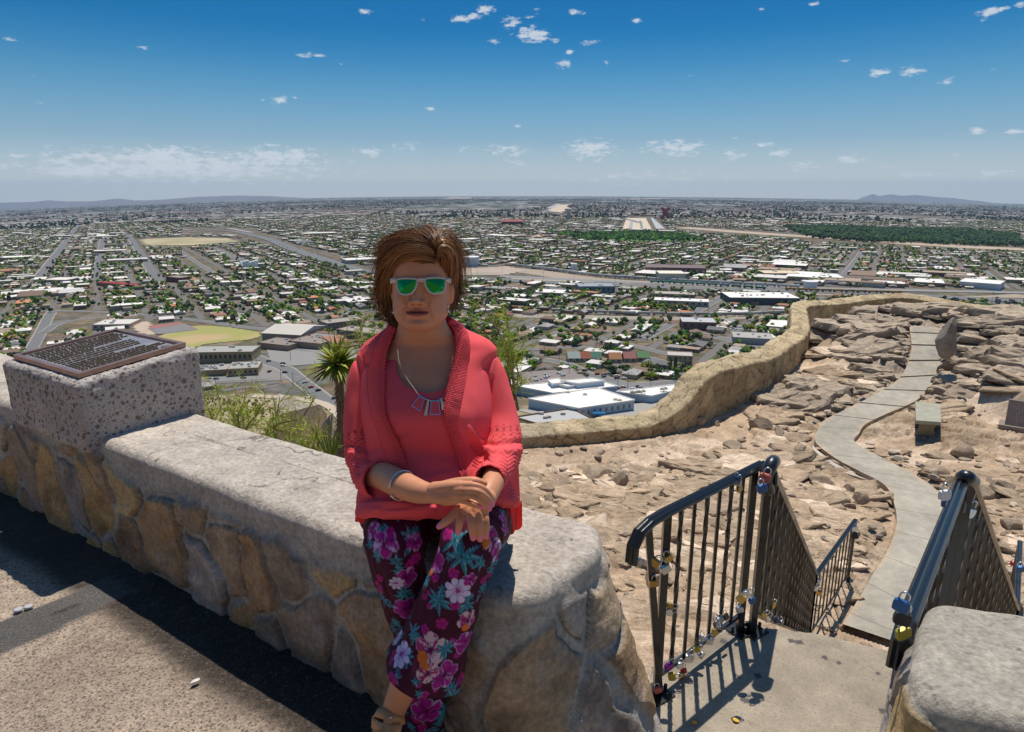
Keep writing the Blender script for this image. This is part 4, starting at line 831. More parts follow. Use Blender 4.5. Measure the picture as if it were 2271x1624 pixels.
def mass_houses(name, H, wscale=1.0, big=.0, tone=1.0):
    n = len(H); sh = RNG.choice(3, n, p=(.25, .2, .55)); w = RNG.uniform(9, 15, n)*wscale; d = RNG.uniform(8, 12, n)*wscale; h = RNG.uniform(2.8, 4.2, n)*(1+.25*(wscale > 1.5))
    bigm = RNG.random(n) < big; w[bigm] *= RNG.uniform(1.5, 3.4, bigm.sum()); d[bigm] *= RNG.uniform(1.2, 2.2, bigm.sum()); h[bigm] *= 1.6; sh[bigm] = 2
    ang = -H[:, 3]+np.where(RNG.random(n) < .35, math.pi/2, 0); cs, sn = np.cos(ang), np.sin(ang)
    rc = np.array([ROOFC[k] for k in RN]); pr = np.array((.18, .24, .24, .17, .11, .05, .02)); ri = RNG.choice(7, n, p=pr/pr.sum()); ri[bigm & (RNG.random(n) < .6)] = 0; rcol = rc[ri]*RNG.uniform(.8, 1.15, (n, 1))*tone; wcol = np.array(WALLC)[RNG.integers(0, 5, n)]*RNG.uniform(.7, 1.1, (n, 1))
    x, y = w/2, d/2; rise = np.where(sh == 2, .02, 1.7); kx = np.where(sh == 0, np.minimum(x, y)*.8, np.where(sh == 1, 0, 0)); ky = np.where(sh == 2, 1.0, 0)
    L_ = np.zeros((n, 16, 3))
    for q, (sx, sy) in enumerate(((-1, -1), (1, -1), (1, 1), (-1, 1))):
        L_[:, q] = np.stack([sx*x, sy*y, np.full(n, -1.)], 1); L_[:, 4+q] = np.stack([sx*x, sy*y, h], 1); L_[:, 8+q] = np.stack([sx*(x+.3), sy*(y+.3), h+.02], 1)
        L_[:, 12+q] = np.stack([sx*(x-kx), sy*y*ky, h+rise], 1)
    Wd = np.empty_like(L_); Wd[..., 0] = L_[..., 0]*cs[:, None]-L_[..., 1]*sn[:, None]+H[:, 0][:, None]; Wd[..., 1] = L_[..., 0]*sn[:, None]+L_[..., 1]*cs[:, None]+H[:, 1][:, None]; Wd[..., 2] = L_[..., 2]+H[:, 2][:, None]
    fq = np.array([(0, 1, 5, 4), (1, 2, 6, 5), (2, 3, 7, 6), (3, 0, 4, 7), (8, 9, 13, 12), (9, 10, 14, 13), (10, 11, 15, 14), (11, 8, 12, 15), (12, 13, 14, 15)])
    F = (fq[None]+(np.arange(n)*16)[:, None, None]).reshape(-1, 4); C = np.concatenate([np.repeat(wcol[:, None], 8, 1), np.repeat(rcol[:, None], 8, 1)], 1).reshape(-1, 3)
    o = mesh_np(name, Wd.reshape(-1, 3), F, M_city, col=np.clip(C, 0, 1), smooth=False)
    return o
rest = HS[restmask]; yy = rest[:, 1]
o = mass_houses('distant_houses', rest, 1.0, .10); tag(o, 'thousands of small distant houses and sheds spread over the plain', 'houses', kind='stuff')
nf = 30000; ys = np.exp(RNG.uniform(math.log(4200), math.log(15000), nf)); ax = RNG.uniform(-.82, .82, nf); X = np.stack([ax*ys, ys, ys*0], 1)
dens = fbm(X*np.array((.0012, .0006, 1)), 3, 99); keepm = dens > .40; X = X[keepm]; X[:, 2] = gz(X[:, 0], X[:, 1]); ok = clear_mask(X); X = X[ok]
o = mass_houses('distant_blocks', np.c_[X, np.where(X[:, 0] < 0, -.53, .5), X[:, 0]*0], 2.4, .22, .62); tag(o, 'countless pale roofs of the far districts under the horizon', 'buildings', kind='stuff')
# big white-roofed commercial band to the right and centre
nb = 1100; ax = np.where(RNG.random(nb) < .75, RNG.uniform(.0, .83, nb), RNG.uniform(-.83, 0, nb)); ys = np.exp(RNG.uniform(math.log(1000), math.log(4600), nb)); X = np.stack([ax*ys, ys, ys*0], 1); X[:, 2] = gz(X[:, 0], X[:, 1])-.3; ok = clear_mask(X, 10); X = X[ok & (fbm(X*.0018, 3, 5) > .48)]
o = mass_houses('distant_sheds', np.c_[X, np.where(X[:, 0] < 0, -.53, .5), X[:, 0]*0], 2.4, .5); tag(o, 'scattered large flat-roofed sheds in the middle distance', 'buildings', kind='stuff')
# ---- trees
def tree_proto(seed, kind):
    r = np.random.default_rng(seed); V = []; T = []; C = []; n = 0
    blobs = [(r.normal(0, .33, 3)*(1, 1, .55)+(0, 0, .62), r.uniform(.22, .42)) for _ in range(9)] if kind != 'cypress' else [((0, 0, z), .10+.05*math.sin(z*3.0)) for z in np.linspace(.12, .95, 9)]
    for (c, rad) in blobs:
        m = 46 if kind != 'cypress' else 26
        for _ in range(m):
            d = r.normal(0, 1, 3); d /= np.linalg.norm(d); p = np.array(c)+d*rad*r.uniform(.6, 1.05)*(1, 1, .8); s_ = rad*r.uniform(.22, .42)
            a = r.normal(0, 1, 3); a -= d*a.dot(d)*.6; a /= np.linalg.norm(a); b = np.cross(d, a)
            V += [p-a*s_, p+a*s_*.5+b*s_, p+a*s_*.6-b*s_*.9]; T.append((n, n+1, n+2)); n += 3; sh = r.uniform(.55, 1.5); C += [sh]*3
    V = np.array(V); V[:, 2] = np.maximum(V[:, 2], .08)
    return V, np.array(T), np.array(C)
GREENS = {'bright green': (.12, .24, .025), 'dark green': (.030, .065, .022), 'olive': (.075, .10, .04), 'yellow-green': (.20, .25, .025), 'mid green': (.055, .115, .028)}
TP = {}
nT = 26000; idx = RNG.choice(len(HS), nT, p=(1/HS[:, 1]**.75)/(1/HS[:, 1]**.75).sum()); TPp = HS[idx, :2]+RNG.normal(0, 9, (nT, 2)); tz = gz(TPp[:, 0], TPp[:, 1]); TR = np.c_[TPp, tz]; okt = clear_mask(TR, -9); TR = TR[okt]; TR = TR[np.argsort(TR[:, 1])]
q = proj(TR); vis = (q[:, 0] > -5) & (q[:, 0] < 2276) & ~((q[:, 0] > 745) & (q[:, 0] < 1165) & (q[:, 1] > 700)) & ~((q[:, 0] > 1500) & (q[:, 1] > 800-(q[:, 0]-1500)*.55)); iv = np.where(vis)[0][:262]; mk = np.ones(len(TR), bool); mk[iv] = False
M_bark = pmat('bark', (.10, .07, .05), .9)
gn = list(GREENS); qv = proj(TR[iv]); rowt = np.zeros(len(iv), int); rkt = np.zeros(len(iv), int)
for r_, ch in enumerate(np.array_split(np.argsort(qv[:, 1])[::-1], 15)): rowt[ch] = r_; rkt[ch[np.argsort(qv[ch, 0])]] = np.arange(1, len(ch)+1)
for n_, k in enumerate(iv):
    kind = 'cypress' if RNG.random() < .16 else 'round'; g = 'dark green' if kind == 'cypress' else gn[RNG.integers(0, 5)]; key = (kind, g, int(RNG.integers(0, 2)))
    if key not in TP:
        V, T, C = tree_proto(40+len(TP), kind); e = empty('cypress_tree' if kind == 'cypress' else 'town_tree'); cr = mesh_np('crown', V, T, M_leaf, e, col=np.array(GREENS[g])*C[:, None], smooth=False); mb = MB(); mb.tube([(0, 0, -.1), (0, 0, .3), (.02, 0, .6)], [.04, .035, .015], 6); tk = mb.build('trunk', M_bark, e)
        TP[key] = (e, [cr, tk]); h = e
    else:
        e0, chs = TP[key]; h = e0.copy(); COL.objects.link(h)
        for c in chs: c2 = c.copy(); COL.objects.link(c2); c2.parent = h
    s_ = RNG.uniform(4.5, 8.5) if kind == 'round' else RNG.uniform(8, 12); h.location = TR[k]; h.rotation_euler = (0, 0, RNG.uniform(0, 6)); h.scale = (s_*1.05, s_*1.05, s_*.85) if kind == 'round' else (s_*.8, s_*.8, s_)
    tag(h, '%s %s, %s from left in %s band of town trees' % (g, 'columnar cypress' if kind == 'cypress' else 'spreading tree', ORD(int(rkt[n_])), ORD(int(rowt[n_])+1)), 'tree', 'trees among the houses')
def mass_trees(name, P, smin, smax, label, palette=None):
    n = len(P); r = RNG; k = 7; base = []
    for i in range(4):
        rr = np.random.default_rng(i); V = []; F = []
        for b in range(3):
            c = rr.normal(0, .28, 3)*(1, 1, .4)+(0, 0, .45); R_ = rr.uniform(.28, .42); o_ = len(V)
            for (x, y, z) in [(1, 0, 0), (-.3, .95, .1), (-.3, -.95, -.1), (.5, .6, .75), (.4, -.6, .75), (-.75, 0, .7), (0, 0, 1.1), (0, 0, -.8)]: V.append(c+np.array((x, y, z))*R_)
            F += [(o_+a, o_+b_, o_+c_) for a, b_, c_ in ((0, 1, 3), (1, 5, 3), (1, 2, 5), (2, 4, 5), (2, 0, 4), (0, 3, 4), (3, 5, 6), (5, 4, 6), (4, 3, 6), (0, 7, 1), (1, 7, 2), (2, 7, 0))]
        base.append((np.array(V), np.array(F)))
    Vs = []; Fs = []; Cs = []; off = 0
    pal = np.array(list((palette or GREENS).values())); pal = pal*1.0
    for i in range(4):
        m = np.where(np.arange(n) % 4 == i)[0]; V, F = base[i]; s_ = r.uniform(smin, smax, len(m)); th = r.uniform(0, 6.28, len(m)); cs, sn = np.cos(th), np.sin(th)
        Wd = np.stack([V[None, :, 0]*cs[:, None]-V[None, :, 1]*sn[:, None], V[None, :, 0]*sn[:, None]+V[None, :, 1]*cs[:, None], np.repeat(V[None, :, 2], len(m), 0)], -1)*s_[:, None, None]+P[m][:, None]
        Vs.append(Wd.reshape(-1, 3)); Fs.append((F[None]+(np.arange(len(m))*len(V))[:, None, None]+off).reshape(-1, 3)); off += len(m)*len(V)
        c = pal[r.integers(0, len(pal), len(m))]*r.uniform(.6, 1.2, (len(m), 1)); Cs.append((c[:, None]*r.uniform(.6, 1.3, (len(m), len(V), 1))).reshape(-1, 3))
    tag(mesh_np(name, np.concatenate(Vs), np.concatenate(Fs), M_leaf, col=np.concatenate(Cs), smooth=False), label, 'trees', kind='stuff')
mass_trees('distant_trees', TR[mk], 4.5, 10, 'innumerable distant street and garden trees of the town')
def fill(poly, n):
    G = CGA(poly); lo, hi = G[:, :2].min(0), G[:, :2].max(0); p = RNG.uniform(lo, hi, (n*6, 2)); p = p[inpoly(p, G)][:n]; return np.c_[p, gz(p[:, 0], p[:, 1])]
mass_trees('park_trees', fill([(1215, 520), (1440, 517), (1560, 528), (1550, 537), (1300, 535)], 500), 8, 18, 'green trees of the far park', {'a': (.07, .17, .03), 'b': (.035, .09, .025), 'c': (.10, .22, .03)})
mass_trees('woodland', fill([(1740, 506), (1850, 505), (1990, 512), (2120, 512), (2245, 522), (2271, 548), (2150, 546), (2000, 539), (1900, 538), (1800, 528)], 2600), 10, 22, 'broad dark belt of woodland beyond the far right rail lines', {'a': (.03, .085, .035), 'b': (.05, .115, .035), 'c': (.035, .07, .04), 'd': (.07, .13, .04)})
nfar = 6500; ys = np.exp(RNG.uniform(math.log(3800), math.log(14000), nfar)); ax = RNG.uniform(-.82, .82, nfar); X = np.stack([ax*ys, ys, ys*0], 1); X = X[fbm(X*np.array((.0014, .0006, 1)), 3, 98) > .47]; X[:, 2] = gz(X[:, 0], X[:, 1]); X = X[clear_mask(X, -9)]
mass_trees('horizon_trees', X, 11, 24, 'dark tree masses near the horizon', {'a': (.018, .04, .03), 'b': (.02, .05, .035)})
mass_trees('scrub', fill([(415, 925), (440, 885), (690, 884), (750, 930), (740, 985), (500, 1000)], 260), 1.2, 3.4, 'desert scrub on the open ground below the hill', {'a': (.17, .19, .05), 'b': (.12, .12, .05), 'c': (.24, .25, .05)})
# ---- trains, cars, poles
def along(pts, step, lift=0): P = resample(catmull(CGA(pts), 8), step); return P
def train(pts, n, cols, labelf, name, cat, group, L_=15, h=4.2, dome=False):
    P = along(pts, L_+1.6)[:n+1]
    for i in range(min(n, len(P)-1)):
        c = (P[i]+P[i+1])/2; d = P[i+1]-P[i]; col = cols[int(RNG.integers(0, len(cols)))]
        mb = MB(); x = L_/2; hh = h
        V = [(-x, -1.5, 1.2), (x, -1.5, 1.2), (x, 1.5, 1.2), (-x, 1.5, 1.2), (-x, -1.5, hh*.85), (x, -1.5, hh*.85), (x, 1.5, hh*.85), (-x, 1.5, hh*.85), (-x+.6, -.6, hh), (x-.6, -.6, hh), (x-.6, .6, hh), (-x+.6, .6, hh)]
        mb.add(V, [(0, 1, 5, 4), (1, 2, 6, 5), (2, 3, 7, 6), (3, 0, 4, 7), (4, 5, 9, 8), (5, 6, 10, 9), (6, 7, 11, 10), (7, 4, 8, 11), (8, 9, 10, 11)], c=jit(col, .1))
        for s_ in (-1, 1): mb.box((s_*x*.7, 0, .6), (2.6, 2.4, 1.1), col=(.05, .04, .04))
        o = mb.build(name, M_city); o.location = c+np.array((0, 0, 1.3)); o.rotation_euler = (0, 0, math.atan2(d[1], d[0])); tag(o, labelf(i), cat, group)
train([(1141, 592), (1220, 601), (1314, 614), (1400, 620), (1490, 626), (1650, 634), (1774, 641)], 34, [(.40, .41, .40), (.36, .38, .36), (.42, .42, .42)], lambda i: 'pale grey hopper wagon, %s from the left in the long train through the rail yard' % ORD(i+1), 'hopper_wagon', 'rail wagon', 'hopper wagons in the rail yard', h=5.2)
train([(1222, 693), (1350, 698), (1500, 702), (1640, 702), (1740, 697)], 26, [(.34, .33, .31), (.42, .40, .37), (.30, .27, .25)], lambda i: 'grey freight wagon, %s from the left in the nearer train' % ORD(i+1), 'freight_wagon', 'rail wagon', 'freight wagons of the nearer train')
train([(1120, 687), (1170, 691), (1222, 693)], 5, [(.30, .12, .04), (.13, .09, .06)], lambda i: 'orange and dark locomotive, %s from the left at the head of the nearer train' % ORD(i+1), 'locomotive', 'locomotive', 'locomotives of the nearer train', h=4.6)
train([(1440, 628), (1560, 634), (1700, 644)], 14, [(.06, .17, .12), (.09, .20, .17), (.10, .14, .2)], lambda i: 'dark green rail wagon, %s from the left on the siding' % ORD(i+1), 'box_wagon', 'rail wagon', 'green wagons on the siding')
train([(1760, 633), (1900, 631), (2010, 627), (2052, 617), (2056, 608), (2035, 600), (2045, 594), (2100, 590)], 40, [(.30, .32, .32), (.26, .28, .29)], lambda i: 'grey wagon, %s along the train that curls away at the far right' % ORD(i+1), 'tank_wagon', 'rail wagon', 'wagons of the curling train')
train([(1740, 645), (1850, 649), (2000, 653)], 12, [(.34, .20, .06), (.28, .18, .08)], lambda i: 'yellow-brown rail wagon, %s from the left on the far siding' % ORD(i+1), 'box_wagon', 'rail wagon', 'brown wagons on the far siding')
CARS = {'white': (.75, .75, .75), 'black': (.02, .02, .025), 'silver': (.45, .46, .48), 'red': (.30, .03, .03), 'dark blue': (.03, .05, .12), 'grey': (.17, .17, .18)}
CPR = {}
def car_at(p, rz, label, group, color=None, s=1.0):
    cn = color or list(CARS)[int(RNG.integers(0, 6))]
    if cn not in CPR:
        e = empty('parked_car'); mb = MB(); prof = [(-2.2, .45), (-2.25, .95), (-1.3, 1.02), (1.1, 1.0), (2.1, .85), (2.2, .45)]
        for a, b in ((-.86, .86),):
            V = [(x, a, z) for x, z in prof]+[(x, b, z) for x, z in prof]; n = 6
            mb.add(V+[(0, a, .6), (0, b, .6)], [(i, (i+1) % n, n+(i+1) % n, n+i) for i in range(n)], [((i+1) % n, i, 12) for i in range(n)]+[(n+i, n+(i+1) % n, 13) for i in range(n)], c=CARS[cn])
        mb.add([(-1.5, -.74, 1.42), (.55, -.74, 1.42), (.55, .74, 1.42), (-1.5, .74, 1.42), (-1.9, -.8, 1.0), (1.15, -.8, 1.0), (1.15, .8, 1.0), (-1.9, .8, 1.0)], [(0, 1, 2, 3)], c=CARS[cn]); body = mb.build('body', M_city, e)
        m2 = MB(); m2.add([(-1.5, -.74, 1.41), (.55, -.74, 1.41), (.55, .74, 1.41), (-1.5, .74, 1.41), (-1.9, -.8, 1.0), (1.15, -.8, 1.0), (1.15, .8, 1.0), (-1.9, .8, 1.0)], [(4, 5, 1, 0), (5, 6, 2, 1), (6, 7, 3, 2), (7, 4, 0, 3)], c=(.03, .035, .04)); gl = m2.build('window', M_city, e)
        ws = []
        for wx in (-1.4, 1.35):
            for wy in (-.8, .8): m3 = MB(); m3.lathe([(.05, -.1), (.33, -.1), (.33, .1), (.05, .1)], (wx, wy, .34), 10, col=(.02, .02, .02), axis=(0, 1, 0)); ws.append(m3.build('wheel', M_city, e))
        CPR[cn] = (e, [body, gl]+ws); h = e
    else:
        e0, chs = CPR[cn]; h = e0.copy(); COL.objects.link(h)
        for c in chs: c2 = c.copy(); COL.objects.link(c2); c2.parent = h
    h.location = Vector([float(v) for v in p])+Vector((0, 0, .35)); h.rotation_euler = (0, 0, rz); h.scale = (s, s, s); tag(h, label % cn, 'car', group) if '%s' in label else tag(h, label, 'car', group)
near = [((594+2, 803), .6), ((628, 808), 0), ((628, 813), 0), ((632, 828), .5), ((676, 850), .8), ((690, 861), .7), ((706, 868), .8), ((742, 885), .9), ((440, 843), .1), ((465, 841), .2), ((480, 842), .1), ((540, 840), .1), ((598, 826), 1.3)]
WHERE = ['on the street below the school corner', 'beside the white shop below the school', 'second beside the white shop below the school', 'on the kerb of the descending street', 'on the descending street above the palm-like yucca', 'next down the descending street', 'on the corner of the descending street', 'lowest on the descending street', 'behind the left annex', 'left in the yard behind the annexes', 'middle of the yard behind the annexes', 'right of the yard behind the annexes', 'by the low wall beside the school drive']
for (xy, rz), wh in zip(near, WHERE): car_at(CG(*xy), rz, '%s car '+wh, 'cars near the school')
for i, (x, y, rz) in enumerate([(555, 230, 0), (600, 268, .1), (640, 275, 1), (660, 282, .2), (700, 280, .1), (765, 270, 0), (805, 310, .4), (855, 320, .8), (860, 330, .6), (965, 325, .1), (1025, 345, .2), (965, 345, .3), (1095, 433, .3), (1145, 415, 0), (1165, 420, .1), (1020, 418, 0), (970, 428, .2), (1290, 345, .1), (1442, 322, 0), (460, 262, .7), (490, 270, .7), (475, 285, .2), (480, 310, .6)]):
    car_at(CG(*ZB([(x, y)])[0]), rz, '%s parked car, '+ORD(i+1)+' among the cars round the blue clinic', 'cars round the clinic')
for i in range(40):
    u = i/40; P = along(FW, 8); p = P[int((.02+.86*u)*len(P))]; d = P[int((.02+.86*u)*len(P))+1]-p; n = np.array((-d[1], d[0], 0)); n /= np.linalg.norm(n)
    car_at(p+n*RNG.choice((-17, -12, -7, 7, 12, 17))+np.array((0, 0, .7)), math.atan2(d[1], d[0]), '%s car, '+ORD(i+1)+' from the right along the freeway', 'cars on the freeway', s=1.1)
for j, (pts, nm) in enumerate((([(85, 622), (130, 560), (180, 492)], 'left'), ([(355, 625), (315, 565), (285, 520)], 'right'))):
    P = along(pts, 8)
    for i in range(14):
        k = int((.03+.9*i/14)*len(P)); d = P[k+1]-P[k]; n = np.array((-d[1], d[0], 0)); n /= np.linalg.norm(n); car_at(P[k]+n*RNG.choice((-8, -4, 4, 8)), math.atan2(d[1], d[0]), '%s car, '+ORD(i+1)+' up the '+nm+' avenue', 'cars on the avenues')
# small white car lot
for i in range(16): car_at(CG(1622+(i % 8)*10, 727+(i//8)*6), .5, '%s car, '+ORD(i % 8+1)+' from the left in the '+('far' if i < 8 else 'near')+' row of the small lot', 'cars in the small lot', color='white')
# utility poles
PM = {}
def pole(x, y, h, label, kind=0):
    p = CG(x, y)
    if kind not in PM:
        e = empty('utility_pole' if kind == 0 else 'light_mast'); mb = MB(); mb.tube([(0, 0, -1), (0, 0, 1)], [.22, .16], 6, col=(.13, .09, .07) if kind == 0 else (.35, .35, .35)); a = mb.build('post', M_city, e)
        m2 = MB(); m2.box((0, 0, .93), (2.4 if kind == 0 else 1.6, .12, .012), col=(.13, .09, .07)); b = m2.build('crossarm', M_city, e); PM[kind] = (e, [a, b]); o = e
    else:
        e0, chs = PM[kind]; o = e0.copy(); COL.objects.link(o)
        for c in chs: c2 = c.copy(); COL.objects.link(c2); c2.parent = o
    o.location = p; o.scale = (1, 1, h); tag(o, label, 'utility pole' if kind == 0 else 'light mast', 'utility poles of the town' if kind == 0 else 'light masts of the freeway')
for i, (x, y) in enumerate([(645, 800), (624, 849), (651, 858), (570, 820), (1392, 858), (1370, 852), (1498, 846), (1240, 800), (1208, 790), (480, 868), (1262, 842), (1443, 855), (1330, 770), (1195, 700), (1412, 760), (1570, 700), (1480, 690), (700, 830)]): pole(x, y, 11, 'dark wooden utility pole, %s from the left among the near streets' % ORD(sorted([645, 624, 651, 570, 1392, 1370, 1498, 1240, 1208, 480, 1262, 1443, 1330, 1195, 1412, 1570, 1480, 700]).index(x)+1))
for i, (x, y) in enumerate([(765, 600), (1060, 616), (1114, 624), (1205, 640), (1272, 640), (1363, 650), (1536, 655), (1950, 655), (2196, 690)]): pole(x, y, 26, 'tall slim grey mast, %s from the left along the freeway' % ORD(i+1), 1)
# elevated deck of the freeway at the right: piers
for i in range(12):
    p = CG(2000+i*30, 660+i*1.0); mb = MB(); mb.box((p[0], p[1]-30, p[2]+3), (2.5, 8, 8), col=(.30, .27, .25)); tag(mb.build('freeway_pier', M_city), 'concrete freeway pier, %s from the left under the far deck' % ORD(i+1), 'pier', 'piers under the far freeway deck')
# ---- air
def haze():
    me = bpy.data.meshes.new('haze'); bm = bmesh.new(); bmesh.ops.create_cube(bm, size=1); bm.to_mesh(me); bm.free(); o = bpy.data.objects.new('haze', me); COL.objects.link(o)
    lo = Vector((-32000, -80, -1150)); hi = Vector((32000, 26000, 320)); o.location = (lo+hi)/2; o.scale = hi-lo; m = bpy.data.materials.new('air'); m.use_nodes = True; nt = m.node_tree; nt.nodes.clear()
    v = nt.nodes.new('ShaderNodeVolumePrincipled'); v.inputs['Color'].default_value = (.50, .70, .95, 1); v.inputs['Density'].default_value = 2.3e-5; v.inputs['Anisotropy'].default_value = .1; ou = nt.nodes.new('ShaderNodeOutputMaterial'); nt.links.new(v.outputs[0], ou.inputs['Volume']); me.materials.append(m); o['kind'] = 'stuff'; o['label'] = 'thin blue air over the plain'
haze()
# ---------------------------------------------------------------- plinth and bronze tablet
M_agg = pmat('pebble_concrete', (.47, .42, .385), .9, var=[(5, .85, 1.15), (90, .82, 1.15)], bump=('noise', 90, .7, .006), spec=.2, speck=[(46, .46, (.12, .105, .095), .8), (26, .33, (.17, .12, .09), .8), (95, .45, (.14, .12, .12), .7), (60, .3, (.24, .20, .17), .8)])
M_bronze = pmat('bronze', (.36, .22, .17), .38, metal=.7, var=[(12, .8, 1.25)], bump=('noise', 60, .2, .002))
M_bface = pmat('bronze_field', (.34, .325, .34), .40, metal=.5, var=[(14, .8, 1.25)])
M_letter = pmat('polished_bronze', (.26, .18, .10), .4, metal=.8)
def build_plinth():
    P0 = np.array((-1.665, 2.507)); R = P0+NW*.52; Lf = P0-DW*.68; Fr = R-DW*.60
    zt = AY(190, 852, P0[1])[2]; zr = AY(418, 768, R[1])[2]; zl = AY(-2, 800, Lf[1])[2]; zb = AY(190, 1012, P0[1])[2]
    print('plinth z', zt, zr, zl, zb)
    zr = zt+(.0 if abs(zr-zt) > .3 else zr-zt); zl = zt+(0 if abs(zl-zt) > .3 else zl-zt); zf = zr+zl-zt
    e = empty('memorial_plinth', (*P0, zb)); tag(e, 'pebbled concrete plinth with a tilted bronze tablet standing on the stone wall', 'memorial')
    n = 46; fr = .028
    def pt(u, v, w_):      # u along DW-left, v along NW, w_ height; rounded box
        size = np.array((.60, .52, 1.0)); q = np.array((u, v))*size[:2]; top = zt*(1-u)*(1-v)+zl*u*(1-v)+zr*(1-u)*v+zf*u*v
        return q, top
    g = np.linspace(0, 1, n); g = .5-.5*np.cos(g*math.pi)*(.35)-.5*(1-2*g)*.65
    V = []; F = []; off = 0
    def face(fn):
        nonlocal off
        u, v = np.meshgrid(g, g, indexing='ij'); p = np.array([fn(a, b) for a, b in zip(u.ravel(), v.ravel())]); V.append(p); F.append(grid_faces(n, n)+off); off += n*n
    def P3(u, v, h):
        top = zt*(1-u)*(1-v)+zl*u*(1-v)+zr*(1-u)*v+zf*u*v; a = np.array((u*.68, v*.52, h*(top-zb))); lo = np.array((fr, fr, fr)); hi = np.array((.68-fr, .52-fr, (top-zb)-fr)); c = np.clip(a, lo, hi); d = a-c; L_ = np.linalg.norm(d)
        if L_ > 1e-9: a = c+d/L_*fr
        p = P0-DW*a[0]+NW*a[1]; return (p[0], p[1], zb+a[2])
    face(lambda a, b: P3(a, 0, b)); face(lambda a, b: P3(0, a, b)); face(lambda a, b: P3(a, 1, b)); face(lambda a, b: P3(1, a, b)); face(lambda a, b: P3(a, b, 1)); face(lambda a, b: P3(a, b, 0))
    V = np.concatenate(V); ctr = V.mean(0); d = V-ctr; d /= np.linalg.norm(d, axis=1)[:, None]; edge = np.clip((V[:, 2]-zt+.06)/.06, 0, 1)
    V = V+d*((fbm(V*14, 4, 5)-.5)*.012+(fbm(V*45, 3, 6)-.5)*.010*(1+edge))[:, None]
    bl = mesh_np('block', V, F, M_agg); keep(bl, e)
    def tp(u, v, lift):
        top = zt*(1-u)*(1-v)+zl*u*(1-v)+zr*(1-u)*v+zf*u*v; p = P0-DW*u*.68+NW*v*.52; return np.array((*p, top+lift))
    t = empty('tablet', tp(.5, .5, 0)); mb = MB()
    u0, u1, v0, v1 = .07, .94, .07, .93; fw = .035
    def slab(m_, a0, a1, b0, b1, l0, l1):
        V = [tp(a, b, l0) for a, b in ((a0, b0), (a1, b0), (a1, b1), (a0, b1))]+[tp(a, b, l1) for a, b in ((a0, b0), (a1, b0), (a1, b1), (a0, b1))]
        m_.add(V, [(0, 1, 5, 4), (1, 2, 6, 5), (2, 3, 7, 6), (3, 0, 4, 7), (4, 5, 6, 7)])
    slab(mb, u0, u1, v0, v0+fw, .004, .022); slab(mb, u0, u1, v1-fw, v1, .004, .022); slab(mb, u0, u0+fw, v0+fw, v1-fw, .004, .022); slab(mb, u1-fw, u1, v0+fw, v1-fw, .004, .022)
    fo = mb.build('frame', M_bronze); keep(fo, e); m2 = MB(); slab(m2, u0+fw, u1-fw, v0+fw, v1-fw, .004, .012); keep(m2.build('face', M_bface), e)
    bpy.data.objects.remove(t)
    m3 = MB(); r = np.random.default_rng(4)      # rows of small raised characters, far too small to read
    # the lines run left to right for someone facing the tablet from the near right-hand side
    blocks = [(.86, .60, 7), (.56, .36, 5), (.32, .13, 6)]
    for ub0, ub1, nr in blocks:
        for k in range(nr):
            uu = ub0+(ub1-ub0)*(k/(nr-1)) ; v = .15; end = r.uniform(.72, .86) if k != nr-1 else .5
            while v < end:
                L_ = r.uniform(.012, .045)
                vv = v
                while vv < v+L_:
                    slab(m3, uu-.008, uu+.010, vv, vv+.0055, .012, .0165); vv += .010
                v += L_+.012
    keep(m3.build('lettering', M_letter), e)
    m4 = MB(); m4.box(tp(.14, .80, .016), (.03, .03, .008), rz=.6); keep(m4.build('badge', M_bronze), e)
build_plinth()
